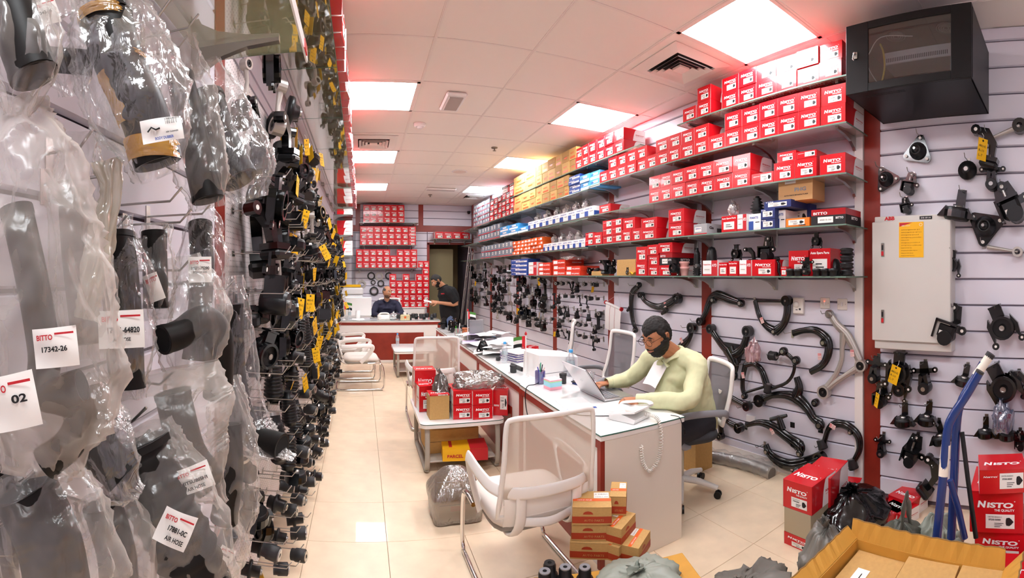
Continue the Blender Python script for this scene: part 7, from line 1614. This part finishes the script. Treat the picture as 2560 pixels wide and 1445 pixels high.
lump('plastic_bag', 'clear crumpled bag beside the bottle on the nearest desk', 'bag', mixmat('clear_crumple', 'e9eef2', .2, .25, .08, .5, bump=.5), 1.80, 3.42, .762, .08, .07, .09, 21, knot=False, amp=.4)
lump('plastic_bag', 'violet-blue crumpled wrapper beside the bottle', 'wrapper', mat('violet_foil', '4a2fd0', .3, bump=.4), 1.83, 3.58, .762, .05, .045, .06, 22, knot=False, amp=.3)
# ================================================================ loose parts and bags on the right shelves
def on_shelf(name, label, cat, px, z, o=.26): return thing(name, label, cat, M=MW @ TR(-ws(px, o), -o, z))
def c4(x): return 1180+x/3.074
def c5(x): return 1500+x/2.257
t = on_shelf('bellows_boot', 'tall black ribbed boot on the lowest shelf', 'bellows', c5(547), Z[4]); pf = [(.03, 0)]
for k_ in range(10): pf += [(.028, .01+k_*.02), (.04-.0012*k_, .02+k_*.02)]
B().lathe(pf+[(.022, .215), (.014, .23), (.014, .25), (.001, .252)], 18).build('boot', M_rubber, t)
t = on_shelf('bellows_boot', 'wide black ribbed boot standing on a box, fourth shelf', 'bellows', c5(888), Z[3]+.127); pf = [(.02, 0)]
for k_, r_ in enumerate((.058, .062, .056, .046, .036)): pf += [(r_*.62, .012+k_*.026), (r_, .024+k_*.026)]
B().lathe(pf+[(.018, .14), (.016, .15), (.001, .151)], 20).build('boot', M_rubber, t)
t = on_shelf('plastic_cup', 'pair of stacked pink plastic cups on the lowest shelf', 'cup', c5(476), Z[4]); M_pk = mat('pink_cup', 'f0b4ad', .5)
for k_ in (0, 1): B().lathe([(.032, .0+k_*.05), (.042, .06+k_*.05), (.05, .065+k_*.05), (.05, .08+k_*.05), (.043, .082+k_*.05), (.001, .08+k_*.05)], 20).build('cup', M_pk, t)
t = on_shelf('rubber_rings', 'stack of three black grooved rubber rings at the right end', 'ring', c5(1393), Z[4])
for k_ in range(4): B().lathe([(.034, k_*.05), (.046, k_*.05+.006), (.05, k_*.05+.012), (.04, k_*.05+.024), (.05, k_*.05+.034), (.046, k_*.05+.042), (.034, k_*.05+.047)], 20).build('rubber_ring', M_rubber, t)
for i, (cx_, lab) in enumerate(((1075, 'leftmost'), (1120, 'second'), (1225, 'third'), (1272, 'fourth'), (1318, 'rightmost'))): 
    t = on_shelf('rubber_bushing', 'small black flanged puck before the upright red cartons, %s' % lab, 'bushing', c5(cx_), Z[4], .34); B().lathe([(.03, 0), (.03, .03), (.036, .034), (.036, .05), (.012, .055)], 16).build('rubber_body', M_rubber, t)
for i, (cx_, k_, sc, lab) in enumerate(((1165, 'bracketed_bushing', .8, 'small, in front of the upright carton'), (425, 'drum_mount', .9, 'right of the tall red stack'), (20, 'bent_plate', 1.0, 'left of the brown carton'), (165, 'bracketed_bushing', .8, 'beside the yellow leaflet'), (995, 'black_link', .8, 'with white tag, near the tiny box'), (555, 'round_bushing', .6, 'below the tall boot'))):
    part(k_, MW @ TR(-ws(c5(cx_), .33), -.30, Z[4]+.16*sc, s=sc*.95), 'on the lowest shelf, '+lab, None, True)
for cx_, z_, k_, sc, lab in ((765, Z[4]+.12+.13, 'drum_mount', .85, 'standing on a red and white box'), (940, Z[4]+.125+.17, 'block_mount', 1.3, 'large, lying on the wide red carton'), (835, Z[4]+.126+.09, 'bent_plate', .9, 'on a white and red box'), (1215, Z[4]+.2+.11, 'drum_mount', .7, 'crowning the upright carton'), (975, Z[3]+.21, 'round_bushing', .7, 'beside the shipping carton')):
    part(k_, MW @ TR(-ws(c5(cx_), .25), -.2, z_, s=sc*.9), 'on the right shelves, '+lab, None, True)
for cx_, lab in ((630, 'rounded black rubber stop atop the first white and red box'), (1325, 'tall rounded black rubber stop before the ring stack')):
    t = on_shelf('rubber_stop', lab, 'bump stop', c5(cx_), Z[4]+(.131 if cx_ < 700 else 0), .2); B().lathe([(.05, 0), (.05, .03), (.042, .09), (.028, .12), (.001, .13)], 20).build('rubber_stop', M_rubber, t)
for i, (cx_, lab) in enumerate(((850, 'leftmost'), (895, 'second'), (945, 'third'))): part(['black_link', 'side_round', 'bellows'][i], MW @ TR(-ws(c4(cx_), .3), -.22, Z[4]+.08, s=.6) @ TR(ry=1.2), 'lying right of flat orange boxes, '+lab, None, True)
for i, (cx_, z_, k_) in enumerate(((1050, .17, 'block_mount'), (1020, .16, 'bent_plate'), (1225, .13, 'side_round'))): part(k_, MW @ TR(-ws(c4(cx_), .33), -.24, Z[4]+z_, s=.95), 'on lowest shelf near brown carton, '+ORD[i], None, True)
t = on_shelf('leaflet', 'crumpled yellow leaflet on the lowest shelf', 'paper', c4(1240), Z[4], .35); B().grid(lambda u, v: ((u-.5)*.12, (v-.5)*.08, .01+.03*abs(sin(u*4+v*2))), 8, 6).build('sheet', M_yellow, t)
M_cl = mixmat('wrap_film', 'eae4de', .28, .28, .08, .5, bump=.6, bscale=40)
def wrapped(px, z, r, label, o=.2, seed=1, k_='flanged_bushing'):
    q = MW @ V((-ws(px, o), -o, z)); t = lump('wrapped_part', label, 'bag', M_cl, q.x, q.y, q.z, r, r*.8, r*2.1, seed, knot=True, amp=.3, sq=2)
    put('wrapped_bushing', KM[k_][0], t, M=TR(0, .0, r*1.3, s=r*8))
wrapped(c5(757), Z[3]+.131, .055, 'clear-wrapped part on the red carton, fourth shelf', o=.26, seed=31)
for i in range(6): wrapped(c4(510+i*75), Z[2]+.112, .058, 'clear-wrapped dark part above the white boxes, third shelf, %s from left' % ORD[i], seed=32+i, k_=['bellows', 'flanged_bushing', 'round_bushing'][i % 3])
for i in range(5): wrapped(c4(575+i*62), Z[3]+.092, .055, 'clear-wrapped dark part above the white boxes, fourth shelf, %s from left' % ORD[i], seed=42+i, k_=['round_bushing', 'bellows'][i % 2])
t = lump('plastic_bag', 'clear film bag draped over the flat orange-red boxes', 'bag', M_cl, *(MW @ V((-ws(c4(800), .2), -.2, Z[4]+.2))), .16, .12, .06, 51, knot=False, amp=.4)
t = lump('pink_wrap', 'pink printed film bunched beside the wide control arm', 'wrapper', mixmat('pink_printed_film', 'e9aab0', .6, .2, .15, .3, bump=.5), *(MW @ V((WP(*Q7((1105, 590)), .12)))), .06, .05, .17, 52, knot=False, amp=.4)
# ================================================================ past the first 320 cartons by size in the picture, the rest are one mass
bpy.context.view_layer.update()
def seen(o):
    M = o.matrix_world; p = M @ V((0, .5, .5)); r = max(.3, hypot(p.x, p.y)); sx, sy, sz = o.scale; d = V((p.x, p.y, 0)).normalized(); n = (M.to_3x3() @ V((0, 1, 0))).normalized()
    return (sx*abs(n.dot(d))+sy*(1-abs(n.dot(d)))*.8)*sz/r/r
cs = [o for o in COL.objects if o.name.startswith('carton') and o.get('category') == 'box']
left = [o for o in cs if 'above the pegboard' in o['label']]
cs.sort(key=lambda o: -seen(o)*(.25 if o in left else 1))
rest = cs[320:]
if rest:
    mats = []; vs = []; fs = []; mi = []
    for o in rest:
        me = o.data; q = len(vs); M = o.matrix_world; idx = []
        for m in me.materials:
            if m not in mats: mats.append(m)
            idx.append(mats.index(m))
        vs += [tuple(M @ v.co) for v in me.vertices]
        for p in me.polygons: fs.append([k+q for k in p.vertices]); mi.append(idx[p.material_index])
        bpy.data.objects.remove(o)
    me = bpy.data.meshes.new('far_cartons'); me.from_pydata(vs, [], fs)
    for m in mats: me.materials.append(m)
    me.polygons.foreach_set('material_index', mi); me.update()
    tag(put('far_cartons', me), 'mass of small far cartons on the rear and upper shelves', 'boxes', None, 'stuff')
